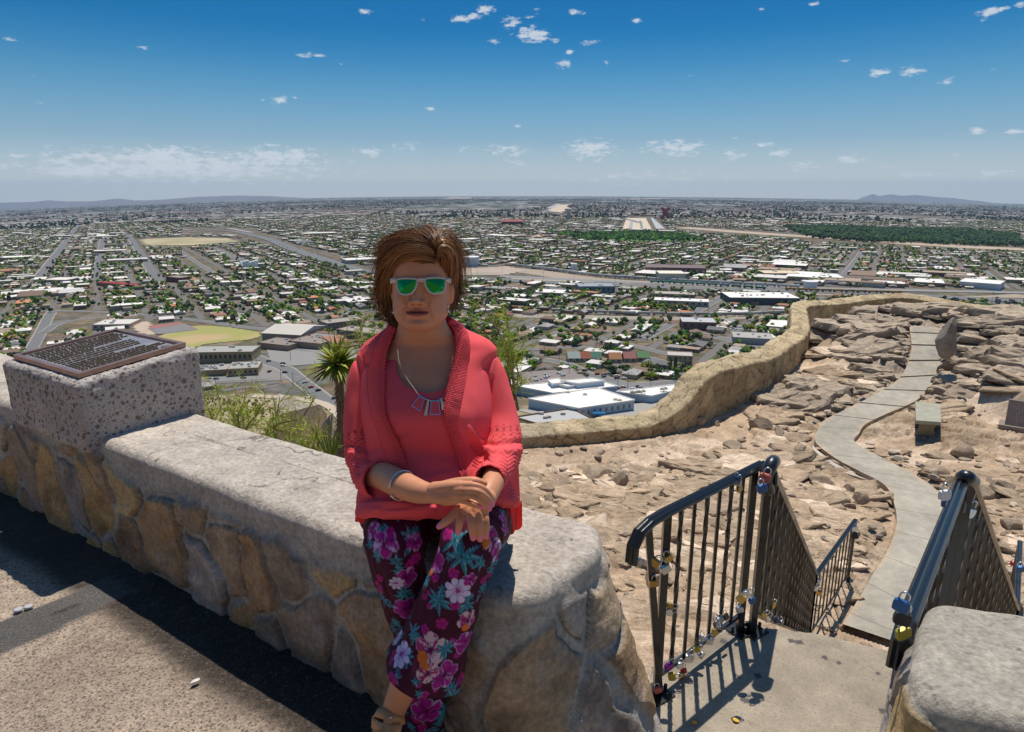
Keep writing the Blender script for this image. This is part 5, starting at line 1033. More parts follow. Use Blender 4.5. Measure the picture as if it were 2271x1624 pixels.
# ---------------------------------------------------------------- railings
M_iron = pmat('black_iron', (.012, .013, .016), .32, metal=.0, spec=.6, coat=.3, bump=('noise', 40, .25, .003))
RUNS = {}
def seg(o_, a, b, r, k=4, sq=True, m=0): o_.tube([a, b], r, k, sq=sq)
def twisted(mb, a, b, r):
    n = max(8, int(abs(b[2]-a[2])/.022)); P = np.linspace(a, b, n); mb.tube(P, r, 4, sq=True, twist=.33)
def rail_part(e, top, base0, base1, nb, post0=True, post1=True, twist=True, tongue=None, curl=None):
    """top: list of 3D points of the handrail"""
    top = np.array(top); mb = MB(); prof = np.array([(-.027, 0), (-.027, .010), (-.018, .020), (-.010, .016), (0, .024), (.010, .016), (.018, .020), (.027, .010), (.027, 0), (.012, -.008), (-.012, -.008)])
    P = top if len(top) > 2 else np.linspace(top[0], top[-1], 2)
    T = np.gradient(P, axis=0); T /= np.linalg.norm(T, axis=1)[:, None]; V = []
    for i in range(len(P)):
        h = P[-1]-P[0]; h = np.array((h[0], h[1], 0)); h /= np.linalg.norm(h); sd = np.array((-h[1], h[0], 0)); up = np.cross(T[i], sd); up = up if up[2] > 0 or i == 0 else up
        if np.dot(up, np.array((0, 0, 1))) < -.3 and abs(T[i][2]) < .5: up = -up
        V.append(P[i]+prof[:, :1]*sd+prof[:, 1:]*up)
    k = len(prof); V = np.concatenate(V); n = len(P); F = grid_faces(n, k, cv=True); mb.add(V, F, [(0, i, i+1) for i in range(1, k-1)]+[((n-1)*k, (n-1)*k+i+1, (n-1)*k+i) for i in range(1, k-1)])
    keep(mb.build('handrail', M_iron, smooth=False), e)
    b0, b1 = np.array(base0), np.array(base1); t0, t1 = np.array(top[0 if tongue is None else tongue]), np.array(top[-1 if curl is None else curl])
    mb = MB(); up8 = np.array((0, 0, .09)); mb.tube([b0+up8, b1+up8], .012, 4, sq=True); keep(mb.build('bottom_rail', M_iron), e)
    for fl, b_, t_ in ((post0, b0, t0), (post1, b1, t1)):
        if fl:
            mb = MB(); mb.tube([b_, t_*1.0], .021, 4, sq=True); mb.box(b_+np.array((0, 0, .004)), (.11, .11, .008), rz=.6); 
            for dx in (-.04, .04): mb.lathe([(.008, .0), (.008, .03), (.001, .031)], b_+np.array((dx, dx*.4, .006)), 6)
            keep(mb.build('post', M_iron), e)
    for i in range(nb):
        u = (i+1)/(nb+1); a = b0*(1-u)+b1*u+up8; c = t0*(1-u)+t1*u; mb = MB(); c = np.array((a[0], a[1], c[2])) if abs(c[0]-a[0]) < .05 else c
        if twist and i % 2 == 0: twisted(mb, a, c, .0105)
        else: mb.tube([a, c], .0095, 4, sq=True)
        keep(mb.build('baluster', M_iron), e)
def rail_left():
    A = GP(1456, 1540, ZL); Bp = GP(1640, 1398, ZL); zt = (AY(1478, 1150, A[1])[2]+AY(1672, 1030, Bp[1])[2])/2; print('rail z', zt, A, Bp)
    e = empty('stair_railing', A); tag(e, 'black iron railing left of the stairs, hung with padlocks', 'railing')
    d = (Bp-A)/np.linalg.norm(Bp-A); At = np.array((A[0], A[1], zt)); Bt = np.array((Bp[0], Bp[1], zt))
    pre = [At-d*.21+(0, 0, -.135), At-d*.205+(0, 0, -.07), At-d*.17+(0, 0, -.025), At-d*.11+(0, 0, -.006), At-d*.03]
    rail_part(e, pre+[At, Bt, Bt+d*.07, Bt+d*.10+(0, 0, -.025), Bt+d*.10+(0, 0, -.06)], A, Bp, 6, tongue=5, curl=6)
    mb = MB(); mb.tube([A+d*.02-(0, 0, 0), At-d*.12+(0, 0, -.02)], .019, 4, sq=True); keep(mb.build('brace_post', M_iron), e)
    # knuckle where the descending rail starts, then the flight down and the lower run
    C0 = GP(1668, 1400, ZL); Ct = np.array((C0[0], C0[1], zt+.015)); E1 = GP(1850, 1590, -5.0) ; E1 = W(1810, 1275, 7.6); Eb = np.array((E1[0], E1[1], -5.0)); G1 = W(1895, 1172, 8.9); G1[2] = E1[2]; Gb = np.array((G1[0], G1[1], -5.0))
    rail_part(e, [Ct-(0, .05, .06), Ct-(0, .035, .01), Ct, E1], C0, Eb, 34, tongue=2, post0=True, post1=True)
    mb = MB(); P = [Ct+(-.01, -.05, -.10), Ct+(-.03, -.06, -.03), Ct+(0, -.03, .025), Ct+(.03, .02, .02)]; mb.tube(catmull(P, 8), [.030]*25, 10); keep(mb.build('scroll', M_iron, smooth=True), e)
    rail_part(e, [E1, G1], Eb, Gb, 9)
    RUNS['L1'] = (A, Bp); RUNS['L2'] = (C0, Eb); RUNS['L3'] = (Eb, Gb)
rail_left()
def rail_right():
    t0 = GP(2010, 1400, -1.2); zt = RUNS and (-1.22); p0 = GP(2016, 1370, zt); p1 = GP(2132, 1072, zt); b0 = np.array((p0[0], p0[1], ZL)); b1 = np.array((p1[0], p1[1], ZL)); d = (p1-p0)/np.linalg.norm(p1-p0)
    e = empty('stair_railing', b0); tag(e, 'black iron railing right of the stairs, its rail passing behind the short stone wall', 'railing')
    rail_part(e, [p0-d*.12+(0, 0, -.10), p0-d*.10+(0, 0, -.03), p0-d*.04, p0, p1], b0, b1, 8, tongue=3)
    mb = MB(); P = [p1+d*.02+(0, 0, -.14), p1+d*.05+(0, 0, -.07), p1+d*.03+(0, 0, .01), p1-d*.01+(.02, 0, .03), p1+(.06, .02, .0)]; mb.tube(catmull(P, 8), [.032]*33, 10); keep(mb.build('scroll', M_iron, smooth=True), e)
    q0 = p1+np.array((.05, .02, 0)); E1 = W(2255, 1352, 7.0); Eb = np.array((E1[0], E1[1], -5.0))
    rail_part(e, [q0, E1], np.array((q0[0], q0[1], ZL)), Eb, 30)
    G1 = W(2256, 1232, 8.4); G1[2] = E1[2]; rail_part(e, [E1, G1], Eb, np.array((G1[0], G1[1], -5.0)), 6)
    RUNS['R1'] = (b0, b1); RUNS['R2'] = (np.array((q0[0], q0[1], ZL)), Eb); RUNS['R3'] = (Eb, np.array((G1[0], G1[1], -5.0)))
rail_right()
# ---------------------------------------------------------------- padlocks
LM = {}
def lmat(n):
    if n not in LM:
        spec = {'brass': ((.42, .28, .09), .3, .85), 'silver': ((.55, .56, .58), .28, .9), 'red': ((.45, .03, .03), .35, .2), 'blue': ((.03, .10, .27), .4, .3), 'black': ((.02, .02, .022), .4, .0), 'yellow': ((.42, .34, .04), .4, .1), 'purple': ((.22, .02, .30), .3, .4), 'white': ((.7, .7, .7), .4, .0), 'orange-red': ((.50, .14, .10), .4, .1), 'gold': ((.50, .34, .10), .3, .8)}[n]
        LM[n] = pmat('lock_'+n.replace('-', '_'), spec[0], spec[1], metal=spec[2], var=[(60, .8, 1.2)], coords='Object')
    return LM[n]
LP = {}; LCNT = [0]
def lock(x, y, run, colour, label, size=.042, rot=None, kind=0, off=.0):
    A, B_ = RUNS[run]; nrm = np.array((-(B_-A)[1], (B_-A)[0], 0.)); nrm /= np.linalg.norm(nrm); r = ray(x, y); t = np.dot(A, nrm)/np.dot(r, nrm); p = r*t*(1-.012-off)
    key = (colour, kind)
    if key not in LP:
        e = empty('padlock'); mb = MB()
        if kind == 0:
            a = []; n = 10
            for q in range(n): th = q/n*2*math.pi; a.append((np.sign(math.cos(th))*abs(math.cos(th))**.45*.5, np.sign(math.sin(th))*abs(math.sin(th))**.45*.42))
            a = np.array(a); V = []
            for yy, s_ in ((-.17, .9), (-.2, 1), (.2, 1), (.17, .9)) if False else ((-.2, .88), (-.16, 1), (.16, 1), (.2, .88)): V += [(p_[0]*s_, yy, p_[1]*s_) for p_ in a]
            mb.add(V, grid_faces(4, n, cv=True), [(0, i+1, i) for i in range(1, n-1)]+[(3*n, 3*n+i, 3*n+i+1) for i in range(1, n-1)])
        else: mb.lathe([(.01, -.2), (.42, -.2), (.48, -.12), (.48, .12), (.42, .2), (.01, .2)], (0, 0, 0), 18, axis=(0, 1, 0))
        mb.lathe([(.0, -.421), (.07, -.421), (.07, -.44), (.0, -.44)], (0, 0, 0), 8); b = mb.build('body', lmat(colour), e, smooth=False)
        m2 = MB(); P = [(-.28, 0, .3), (-.28, 0, .75)]+[(-.28*math.cos(t_), 0, .75+.30*math.sin(t_)) for t_ in np.linspace(.3, math.pi-.3, 7)]+[(.28, 0, .75), (.28, 0, .3)]; m2.tube(P, .065, 8); s_ = m2.build('shackle', lmat('silver'), e, smooth=True)
        LP[key] = (e, [b, s_]); h = e
    else:
        e0, chs = LP[key]; h = e0.copy(); COL.objects.link(h)
        for c in chs: c2 = c.copy(); COL.objects.link(c2); c2.parent = h
    h.location = Vector([float(v) for v in p]); r_ = rot if rot is not None else (RNG.uniform(-.4, .4), RNG.uniform(-.5, .5), RNG.uniform(-.9, .9)); h.rotation_euler = r_; h.scale = (size*.76,)*3; tag(h, label, 'padlock', 'padlocks on the stair railings')
LK = [(1414, 1249, 'L1', 'silver', 'silver padlock lying sideways at the near end of the left railing', .042, (0, 1.5, .3)), (1452, 1247, 'L1', 'brass', 'large brass padlock in the cluster at the near post, leftmost brass one', .055, (.2, .6, -.4)), (1482, 1238, 'L1', 'gold', 'golden padlock in the near post cluster, to the right and highest', .05, (.1, -.5, .3)), (1476, 1262, 'L1', 'silver', 'big silver padlock below the golden one at the near post', .058, (.1, -.5, .2)), (1449, 1294, 'L1', 'brass', 'brass padlock hanging lowest from the near post cluster', .045, (0, .1, .3)),
    (1486, 1345, 'L1', 'brass', 'brass padlock half way up the first baluster', .042, (.3, 1.3, 0)), (1484, 1357, 'L1', 'silver', 'silver padlock just under the brass one half way up', .042, (.1, 1.2, 0)), (1459, 1530, 'L1', 'orange-red', 'copper-coloured padlock near the foot of the near post', .046, (.1, -.3, .2)),
    (1483, 1478, 'L1', 'purple', 'round purple padlock on the bottom rail', .055, (.2, .3, .3), 1), (1507, 1476, 'L1', 'silver', 'round silver padlock beside the purple one', .048, (.2, .1, .1), 1), (1516, 1487, 'L1', 'red', 'small red padlock under the round silver one', .036, None), (1490, 1500, 'L1', 'yellow', 'yellow-gold padlock lowest on the bottom rail', .05, (.3, 1.4, .2)), (1512, 1498, 'L1', 'brass', 'brass padlock next to the yellow one at the bottom', .044, (.3, 1.3, .4)), (1527, 1460, 'L1', 'silver', 'wide silver padlock low between the second and third balusters', .058, (.1, .3, .2)), (1545, 1440, 'L1', 'yellow', 'thin yellow padlock slanting between balusters', .040, (.2, .9, .2)), (1556, 1453, 'L1', 'silver', 'slim silver padlock slanting down beside the yellow one', .042, (.2, -.8, .2)), (1573, 1422, 'L1', 'silver', 'square silver padlock near the fourth baluster foot', .046, (0, .1, 0)), (1556, 1414, 'L1', 'white', 'white padlock left of the square silver one', .040, None), (1585, 1402, 'L1', 'gold', 'golden padlock low between the fourth and fifth balusters', .044, (.1, 1.2, 0)),
    (1597, 1375, 'L1', 'silver', 'silver padlock in the cluster by the middle post, left one', .044, None), (1610, 1368, 'L1', 'black', 'black padlock in the cluster by the middle post', .044, None), (1590, 1386, 'L1', 'silver', 'silver padlock hanging lower by the middle post', .046, None), (1643, 1328, 'L2', 'gold', 'golden padlock at the head of the flight, low on the post', .05, (.1, .7, .2)), (1655, 1318, 'L2', 'silver', 'silver padlock above the golden one at the head of the flight', .05, (.1, .9, .2)), (1668, 1332, 'L2', 'blue', 'blue-faced padlock right of the golden one', .046, (.1, -.4, .2)), (1640, 1352, 'L1', 'silver', 'silver padlock dangling by the middle post', .048, (0, -.3, 0)), (1690, 1365, 'L2', 'brass', 'brass padlock on the flight bottom rail', .055, (.1, 1.0, .2)), (1700, 1372, 'L2', 'silver', 'silver padlock next on the flight bottom rail', .055, (.1, .6, .2)), (1718, 1376, 'L2', 'blue', 'small blue padlock lower on the flight', .05, None), (1730, 1380, 'L2', 'silver', 'silver padlock at the edge of the landing', .055, None), (1713, 1342, 'L2', 'brass', 'lone brass padlock on a baluster of the flight', .05, (.0, .5, .2)),
    (1696, 1060, 'L2', 'orange-red', 'salmon-red padlock under the rail knuckle', .066, (.1, .25, -.3)), (1690, 1083, 'L2', 'blue', 'blue padlock hanging below the red one', .062, (.1, -.35, .2)), (1636, 1070, 'L1', 'silver', 'silver padlock high beside the middle post', .044, None), (1640, 1083, 'L1', 'brass', 'brass padlock high beside the middle post', .042, None), (1634, 1062, 'L1', 'blue', 'tiny blue padlock high beside the middle post', .034, None),
    (1811, 1287, 'L2', 'white', 'white padlock where the flight meets the lower run', .11, None), (1809, 1304, 'L3', 'silver', 'silver padlock hanging at the foot of the flight', .11, None), (1815, 1313, 'L3', 'gold', 'golden padlock hanging at the foot of the flight', .10, None), (1896, 1172, 'L3', 'silver', 'silver padlock at the far end of the lower run', .11, None), (1895, 1188, 'L3', 'black', 'black padlock at the far end of the lower run', .13, None), (1860, 1358, 'L3', 'red', 'red padlock low on the lower run', .11, None), (1858, 1372, 'L3', 'silver', 'silver padlock below the red one on the lower run', .12, None), (1852, 1390, 'L3', 'yellow', 'yellow padlock lowest on the lower run', .12, None), (1866, 1383, 'L3', 'blue', 'light blue padlock lowest on the lower run', .10, None),
    (1998, 1343, 'R1', 'blue', 'blue and silver padlock at the near end of the right railing', .052, (0, .2, -.6)), (2001, 1372, 'R1', 'black', 'black padlock with a white tag under the blue one', .058, (0, .15, -.3)), (2003, 1404, 'R1', 'yellow', 'big yellow padlock with black scribbles by the right wall', .058, (.1, -.3, .2)), (2022, 1400, 'R1', 'silver', 'grey silver padlock beside the yellow one', .05, (0, 0, 0)), (2012, 1490, 'R1', 'gold', 'small golden padlock down the side of the right wall', .036, (0, 1.5, 0)),
    (2095, 1098, 'R1', 'white', 'white and blue padlock on the outside of the right rail top', .055, (0, 0, .2)), (2095, 1112, 'R1', 'blue', 'blue padlock just under the white one', .05, None), (2148, 1136, 'R2', 'silver', 'square silver padlock with scratched letters under the right knuckle', .075, (.1, .3, .1)), (2240, 1260, 'R3', 'silver', 'silver padlock on the far right rail', .12, None), (2247, 1250, 'R3', 'red', 'red padlock on the far right rail', .10, None), (2262, 1262, 'R3', 'blue', 'light blue padlock on the far right rail', .12, None), (2240, 1282, 'R3', 'gold', 'golden padlock on the far right rail', .11, None)]
for k in LK: lock(*k[:6], rot=k[6] if len(k) > 6 else None, kind=k[7] if len(k) > 7 else 0)
# ---------------------------------------------------------------- bench, stone tablet, rocks, litter
M_bench = pmat('bench_concrete', attr=True, rough=.9, var=[(6, .85, 1.15), (60, .85, 1.15)], bump=('noise', 60, .5, .006), spec=.2)
def bench():
    zb = -5.0; c = GP(2058, 975, zb); e = empty('stone_bench', c); tag(e, 'short concrete slab bench on a waisted pedestal beside the path', 'bench')
    zs = zb+.46; P = [GP(x, y, zs) for x, y in ((2031, 932), (2087, 936), (2086, 897), (2030, 890))]; P = np.array(P)
    mb = MB(); mb.prism(P[:, :2], zs-.075, zs, col=(.36, .345, .27)); s_ = mb.build('seat', M_bench); keep(s_, e)
    n = (P[0]+P[1])/2; f = (P[2]+P[3])/2; dr = (f-n)[:2]; L_ = np.linalg.norm(dr); dr /= L_; sd = np.array((dr[1], -dr[0])); wd = np.linalg.norm((P[1]-P[0])[:2])
    for u in (.22, .72):
        q = n[:2]+dr*L_*u; mb = MB(); prof = [(.46, -.1), (.44, .05), (.30, .16), (.28, .26), (.42, .384)]; V = []
        for w_, z in prof: V += [(*(q+sd*w_*wd*a+dr*b*.085), zb+z) for a, b in ((-1, -1), (1, -1), (1, 1), (-1, 1))]
        mb.add(V, grid_faces(5, 4, cv=True), c=(.27, .235, .17)); keep(mb.build('pedestal', M_bench), e)
bench()
def tablet():
    zb = -4.9; a = GP(2212, 955, zb); b = GP(2330, 975, zb); d = (b-a)/np.linalg.norm(b-a); back = np.array((-d[1], d[0], 0)); e = empty('stone_marker', a); tag(e, 'engraved reddish-grey stone tablet leaning on a low base at the right edge', 'marker')
    mb = MB(); V = [a, b, b+back*.45, a+back*.45]; mb.prism(np.array(V)[:, :2], zb-.15, zb+.14, col=(.27, .22, .19)); keep(mb.build('base', M_bench), e)
    q0 = a+d*.10+back*.06+(0, 0, .14); q1 = b+back*.06+(0, 0, .14); h = np.array((0, 0, .50))+back*.22; th = back*.08; m2 = MB(); V = [q0, q1, q1+h, q0+h, q0+th, q1+th, q1+h+th, q0+h+th]; m2.add(V, [(0, 1, 2, 3), (5, 4, 7, 6), (4, 0, 3, 7), (1, 5, 6, 2), (3, 2, 6, 7)], c=(.24, .19, .17)); keep(m2.build('slab', M_bench), e)
    m3 = MB(); r = np.random.default_rng(2); nn = np.cross(d, h); nn /= np.linalg.norm(nn); nn = nn if nn[1] < 0 else -nn
    for k in range(8):
        u = .14+r.uniform(0, .06) if k else .42
        while u < 1.0:
            w_ = r.uniform(.02, .05); p = q0+d*u+h*(.86-.095*k)+nn*.004; m3.add([p, p+d*w_, p+d*w_+h*.05, p+h*.05], [(0, 1, 2, 3)], c=(.34, .29, .26)); u += w_+.02
    keep(m3.build('inscription', M_bench), e)
tablet()
M_rk = pmat('loose_rock', attr=True, rough=.93, var=[(6, .75, 1.2), (40, .75, 1.2)], bump=('noise', 12, .8, .03), bump2=('noise', 60, .5, .006), spec=.15)
def rock_mesh(seed, sx, sy, sz, col):
    r = np.random.default_rng(seed); bm = bmesh.new(); bmesh.ops.create_icosphere(bm, subdivisions=4, radius=1); V = np.array([v.co[:] for v in bm.verts]); F = np.array([[v.index for v in f.verts] for f in bm.faces]); bm.free()
    for _ in range(11):      # plane cuts make broken faces
        n = r.normal(0, 1, 3)*(1, 1, .9); n /= np.linalg.norm(n); h = r.uniform(.5, .85); d = V@n-h; V = V-n*np.clip(d, 0, None)[:, None]*.95
    V = V*(1+.16*(fbm(V*2.3+seed, 4, seed)-.5))[:, None]; V = V*(sx, sy, sz); c = np.array(col)*(.75+.5*fbm(V*5+seed, 3, 9))[:, None]
    return V, F, c
def rock(x, y, wD, hD, label, col=(.36, .30, .24), seed=1, t=None, name='rock', group=None, sink=.25):
    if t is None:
        p = GP(x, y, -5.0)
        for _ in range(6): z = float(terr_z(p[None, :2])[0][0]); p = GP(x, y, z)
        t = p[1]/ray(x, y)[1]
    else: p = W(x, y, t)
    k = S*t/FPX; sx = wD*k/2; sz = hD*k*.75; V, F, c = rock_mesh(seed, sx, sx*.8, sz, col); o = mesh_np(name, V, F, M_rk, col=c, smooth=False); o.location = Vector([float(v) for v in (p[0], p[1]+sx*.5, p[2]+sz*(1-sink*2))]); o.rotation_euler = (0, 0, seed*1.3); tag(o, label, 'rock', group); return o
RK = [(1552, 945, 34, 22, 'rounded dark rock pair below the wall, upper left of the terrace'), (1592, 945, 20, 14, 'small rock right of the dark pair under the wall'), (1690, 958, 60, 30, 'long brown slab rock in front of the gravel walk'), (1730, 966, 40, 20, 'flat rock beside the long brown slab'), (1630, 1000, 50, 20, 'low flat rock between the slab and the gravel'), (1480, 905, 16, 12, 'single stone at the foot of the wall'), (1372, 1085, 60, 44, 'blocky stone left of the railing top, standing upright'), (1320, 1068, 90, 26, 'broad pale ledge rock behind the woman elbow'), (1250, 1085, 60, 30, 'cracked brown rock to the right of the woman'), (1210, 1100, 50, 26, 'crumbled rock beside the red blouse hem'), (1775, 1010, 50, 22, 'brown rock left of the path bend'), (1830, 1085, 70, 26, 'low rock just below the path bend'), (1910, 1120, 44, 30, 'angular rock near the inside of the lower path curve'), (1890, 1100, 40, 24, 'squat rock near the angular one'), (1765, 880, 24, 16, 'small rock up the slope below the wall bend'), (2140, 1015, 60, 30, 'rock right of the bench toward the tablet'), (2080, 1060, 64, 26, 'dark split rock right of the path'), (2120, 1085, 50, 28, 'second split rock right of the path'), (2180, 1105, 80, 40, 'large bedded rock right of the far railing'), (2230, 1100, 60, 40, 'large rounded rock at the right edge'), (2250, 1180, 60, 30, 'low rock at the right edge above the far rail'), (2110, 768, 52, 66, 'big grey boulder right of the path crest'), (2150, 715, 60, 34, 'grey outcrop block behind the boulder'), (2060, 690, 70, 30, 'grey crest rock above the end of the path'), (2000, 700, 50, 24, 'grey crest rock left of the path end'), (1930, 716, 60, 26, 'grey knob on the crest under the far wall'), (1540, 1030, 40, 14, 'small flat stone in the middle of the slope'), (1600, 1180, 60, 30, 'rock seen between the balusters of the left rail'), (1450, 1300, 50, 30, 'rock low behind the near railing post'), (2200, 840, 70, 24, 'flat ledge rock on the upper right slope'), (2120, 870, 50, 20, 'small ledge rock above the bench'), (1850, 800, 50, 18, 'low ledge rock left of the upper path'), (1900, 780, 44, 20, 'grey ledge rock left of the upper path')]
for i, (x, y, w_, h_, lb) in enumerate(RK): rock(x, y, w_, h_, lb, col=(.27, .235, .195) if y < 830 else (.37, .28, .20), seed=10+i, sink=.34, group='rocks of the terrace')
rock(650, 985, 150, 110, 'pale boulder just behind the wall left of the woman, under the bushes', (.50, .43, .35), 77, t=6.6, name='boulder')
rock(735, 1010, 80, 90, 'brown boulder close behind the wall beside the yucca trunk', (.36, .29, .22), 79, t=6.2, name='boulder')
def rubble():
    r = np.random.default_rng(44); n = 1700; t_ = r.uniform(0, 1, n); ys = 6.5+t_**1.3*14; ax = r.uniform(-.02, .85, n); P = np.stack([ax*ys, ys], 1); z, d = terr_z(P); h, c = rocky(P, d); ok = (d < -.25) & (sdist_poly(P, PATHPOLY) > .12) & ((fbm(np.c_[P, P[:, 0]*0]*.9+2, 3, 5) > .44) | (r.random(n) < .12)); P, z, h, ys = P[ok], z[ok], h[ok], ys[ok]; n = len(P)
    protos = []
    for k in range(6):
        bm = bmesh.new(); bmesh.ops.create_icosphere(bm, subdivisions=2, radius=1); V = np.array([v.co[:] for v in bm.verts]); F = np.array([[v.index for v in f.verts] for f in bm.faces]); bm.free()
        for _ in range(8): nn = r.normal(0, 1, 3); nn /= np.linalg.norm(nn); V = V-nn*np.clip(V@nn-r.uniform(.45, .8), 0, None)[:, None]
        protos.append((V, F))
    Vs = []; Fs = []; Cs = []; off = 0
    for i in range(n):
        V, F = protos[i % 6]; s_ = r.uniform(.5, 1)**3.2*.085*(.6+ys[i]/14); a = r.uniform(0, 6.28); cs, sn = math.cos(a), math.sin(a); q = V*(s_, s_*r.uniform(.6, 1), s_*r.uniform(.35, .7)); q = np.stack([q[:, 0]*cs-q[:, 1]*sn+P[i, 0], q[:, 0]*sn+q[:, 1]*cs+P[i, 1], q[:, 2]+z[i]+h[i]+s_*.12], 1)
        Vs.append(q); Fs.append(F+off); off += len(V); Cs.append(np.tile(np.array(((.36, .28, .20), (.44, .34, .25), (.30, .245, .195), (.60, .49, .38))[int(r.integers(0, 4))])*r.uniform(.8, 1.15), (len(V), 1)))
    tag(mesh_np('rubble', np.concatenate(Vs), np.concatenate(Fs), M_rk, col=np.concatenate(Cs), smooth=False), 'countless small broken stones strewn over the terrace', 'rubble', kind='stuff')
rubble()
def ledges():
    r = np.random.default_rng(91); _bc = GP(2058, 965, -5.0); _tc = GP(2250, 975, -4.9); n = 7000; ys = 6.6+r.uniform(0, 1, n)**1.25*15.5; ax = r.uniform(-.05, .86, n); P = np.stack([ax*ys, ys], 1); z, d = terr_z(P); X = np.c_[P, P[:, 0]*0]
    crest = (P[:, 1] > 15.2) & (fbm(X*.35+8, 2, 61) > .36); walk = (-d < 1.5) & (P[:, 0] < 5) & (P[:, 1] < 14.5); cov = fbm(X*.75+31, 4, 23); on = sdist_poly(P, PATHPOLY)
    ok = (d < -.15) & (np.hypot(P[:, 0]-_bc[0], P[:, 1]-_bc[1]) > 1.15) & (np.hypot(P[:, 0]-_tc[0], P[:, 1]-_tc[1]) > 1.3) & (on > .25) & ~walk & (((cov > .47) & (r.random(n) < .85)) | (r.random(n) < .10) | (crest & (r.random(n) < .75))); P, z, ys, crest, on = P[ok], z[ok], ys[ok], crest[ok], on[ok]; h, c = rocky(P, z*0-5); Vs = []; Fs = []; Ts = []; Cs = []; off = 0; print('ledges', len(P))
    # ground height next to the path follows the path
    for i in range(len(P)):
        if on[i] < 1.6: j = np.argmin(((PC[:, :2]-P[i])**2).sum(1)); w_ = min(1, on[i]/1.5); w_ = w_*w_*(3-2*w_); z[i] = (PC[j, 2]-.03)*(1-w_)+z[i]*w_
        big = crest[i]; s_ = r.uniform(.18, 1)**2.2*(.56 if big else .46)*(.55+ys[i]/22); s_ = min(s_, on[i]*.8+.05); k = int(r.integers(6, 10)); th = np.sort(np.arange(k)/k*6.283+r.uniform(-.3, .3, k)); rad = s_*r.uniform(.62, 1.05, k); ang = -.25+r.normal(0, .35); cs, sn = math.cos(ang), math.sin(ang); q = np.stack([np.cos(th)*rad*1.25, np.sin(th)*rad*.62], 1)
        hh = s_*(r.uniform(.04, .15) if not big else r.uniform(.09, .25))+.012; tx, ty = r.normal(0, .12, 2); ty += .10
        rings = []
        for (sc, zz, nz) in ((1.10, -.35, 0), (1.02, .55, .10), (.93, .95, .10), (.62, 1.04, .12), (.28, 1.0, .12)):
            m = 3; qq = []
            for a in range(k):
                for b in range(m): qq.append(q[a]*(1-b/m)+q[(a+1) % k]*(b/m))
            qq = np.array(qq)*sc*(1+r.normal(0, nz*.45, (k*m, 1))); zz_ = hh*(zz+r.normal(0, nz, k*m)*.8)+tx*qq[:, 0]+ty*qq[:, 1]*(zz > 0); rings.append(np.stack([qq[:, 0]*cs-qq[:, 1]*sn+P[i, 0], qq[:, 0]*sn+qq[:, 1]*cs+P[i, 1], z[i]+h[i]*.6+zz_], 1))
        V = np.concatenate(rings); nn = k*3; V = np.r_[V, [rings[-1].mean(0)]]; Vs.append(V); Fs.append(grid_faces(5, nn, cv=True)+off); Ts.append(np.array([(4*nn+a, 4*nn+(a+1) % nn, 5*nn) for a in range(nn)])+off); off += len(V)
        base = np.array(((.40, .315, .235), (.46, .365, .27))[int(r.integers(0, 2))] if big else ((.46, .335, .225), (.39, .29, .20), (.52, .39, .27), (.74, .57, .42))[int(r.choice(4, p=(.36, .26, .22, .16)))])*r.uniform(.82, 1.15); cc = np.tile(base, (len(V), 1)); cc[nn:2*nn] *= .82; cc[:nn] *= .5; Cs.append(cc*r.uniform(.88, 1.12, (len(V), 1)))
    tag(mesh_np('bedrock_ledges', np.concatenate(Vs), [np.concatenate(Fs), np.concatenate(Ts)], M_rk, col=np.concatenate(Cs), smooth=False), 'broken layered bedrock ledges covering the terrace', 'rock ledges', kind='stuff')
ledges()
M_lit = pmat('litter', attr=True, rough=.5)
def bits():
    for (x, y, s_, c, nm, lb) in ((1540, 1602, .012, (.62, .35, .04), 'crumb', 'small orange crumb on the landing, the left one'), (1632, 1597, .016, (.68, .40, .04), 'crumb', 'larger orange crumb on the landing, the right one')):
        p = GP(x, y, ZL+.006); V, F, cc = rock_mesh(int(x), s_, s_*.8, s_*.5, c); o = mesh_np(nm, V, F, M_lit, col=cc); o.location = Vector([float(v) for v in p]); tag(o, lb, 'crumb')
    for (x, y, lb) in ((40, 1352, 'flat silvery bottle cap on the pavement, the left one'), (63, 1345, 'flat silvery bottle cap on the pavement, the right one')):
        p = GP(x, y, ZP+.012); mb = MB(); mb.lathe([(.0, .004), (.011, .004), (.014, .002), (.015, -.004)], p, 20, col=(.42, .42, .45)); tag(mb.build('bottle_cap', M_lit), lb, 'bottle cap')
    p = GP(432, 1512, ZP+.012); V, F, cc = rock_mesh(5, .019, .010, .006, (.8, .74, .70)); o = mesh_np('pebble', V, F, M_lit, col=cc*.8); o.location = Vector([float(v) for v in p]); o.rotation_euler = (0, 0, .9); tag(o, 'single whitish pebble on the wet patch of pavement', 'pebble')
bits()
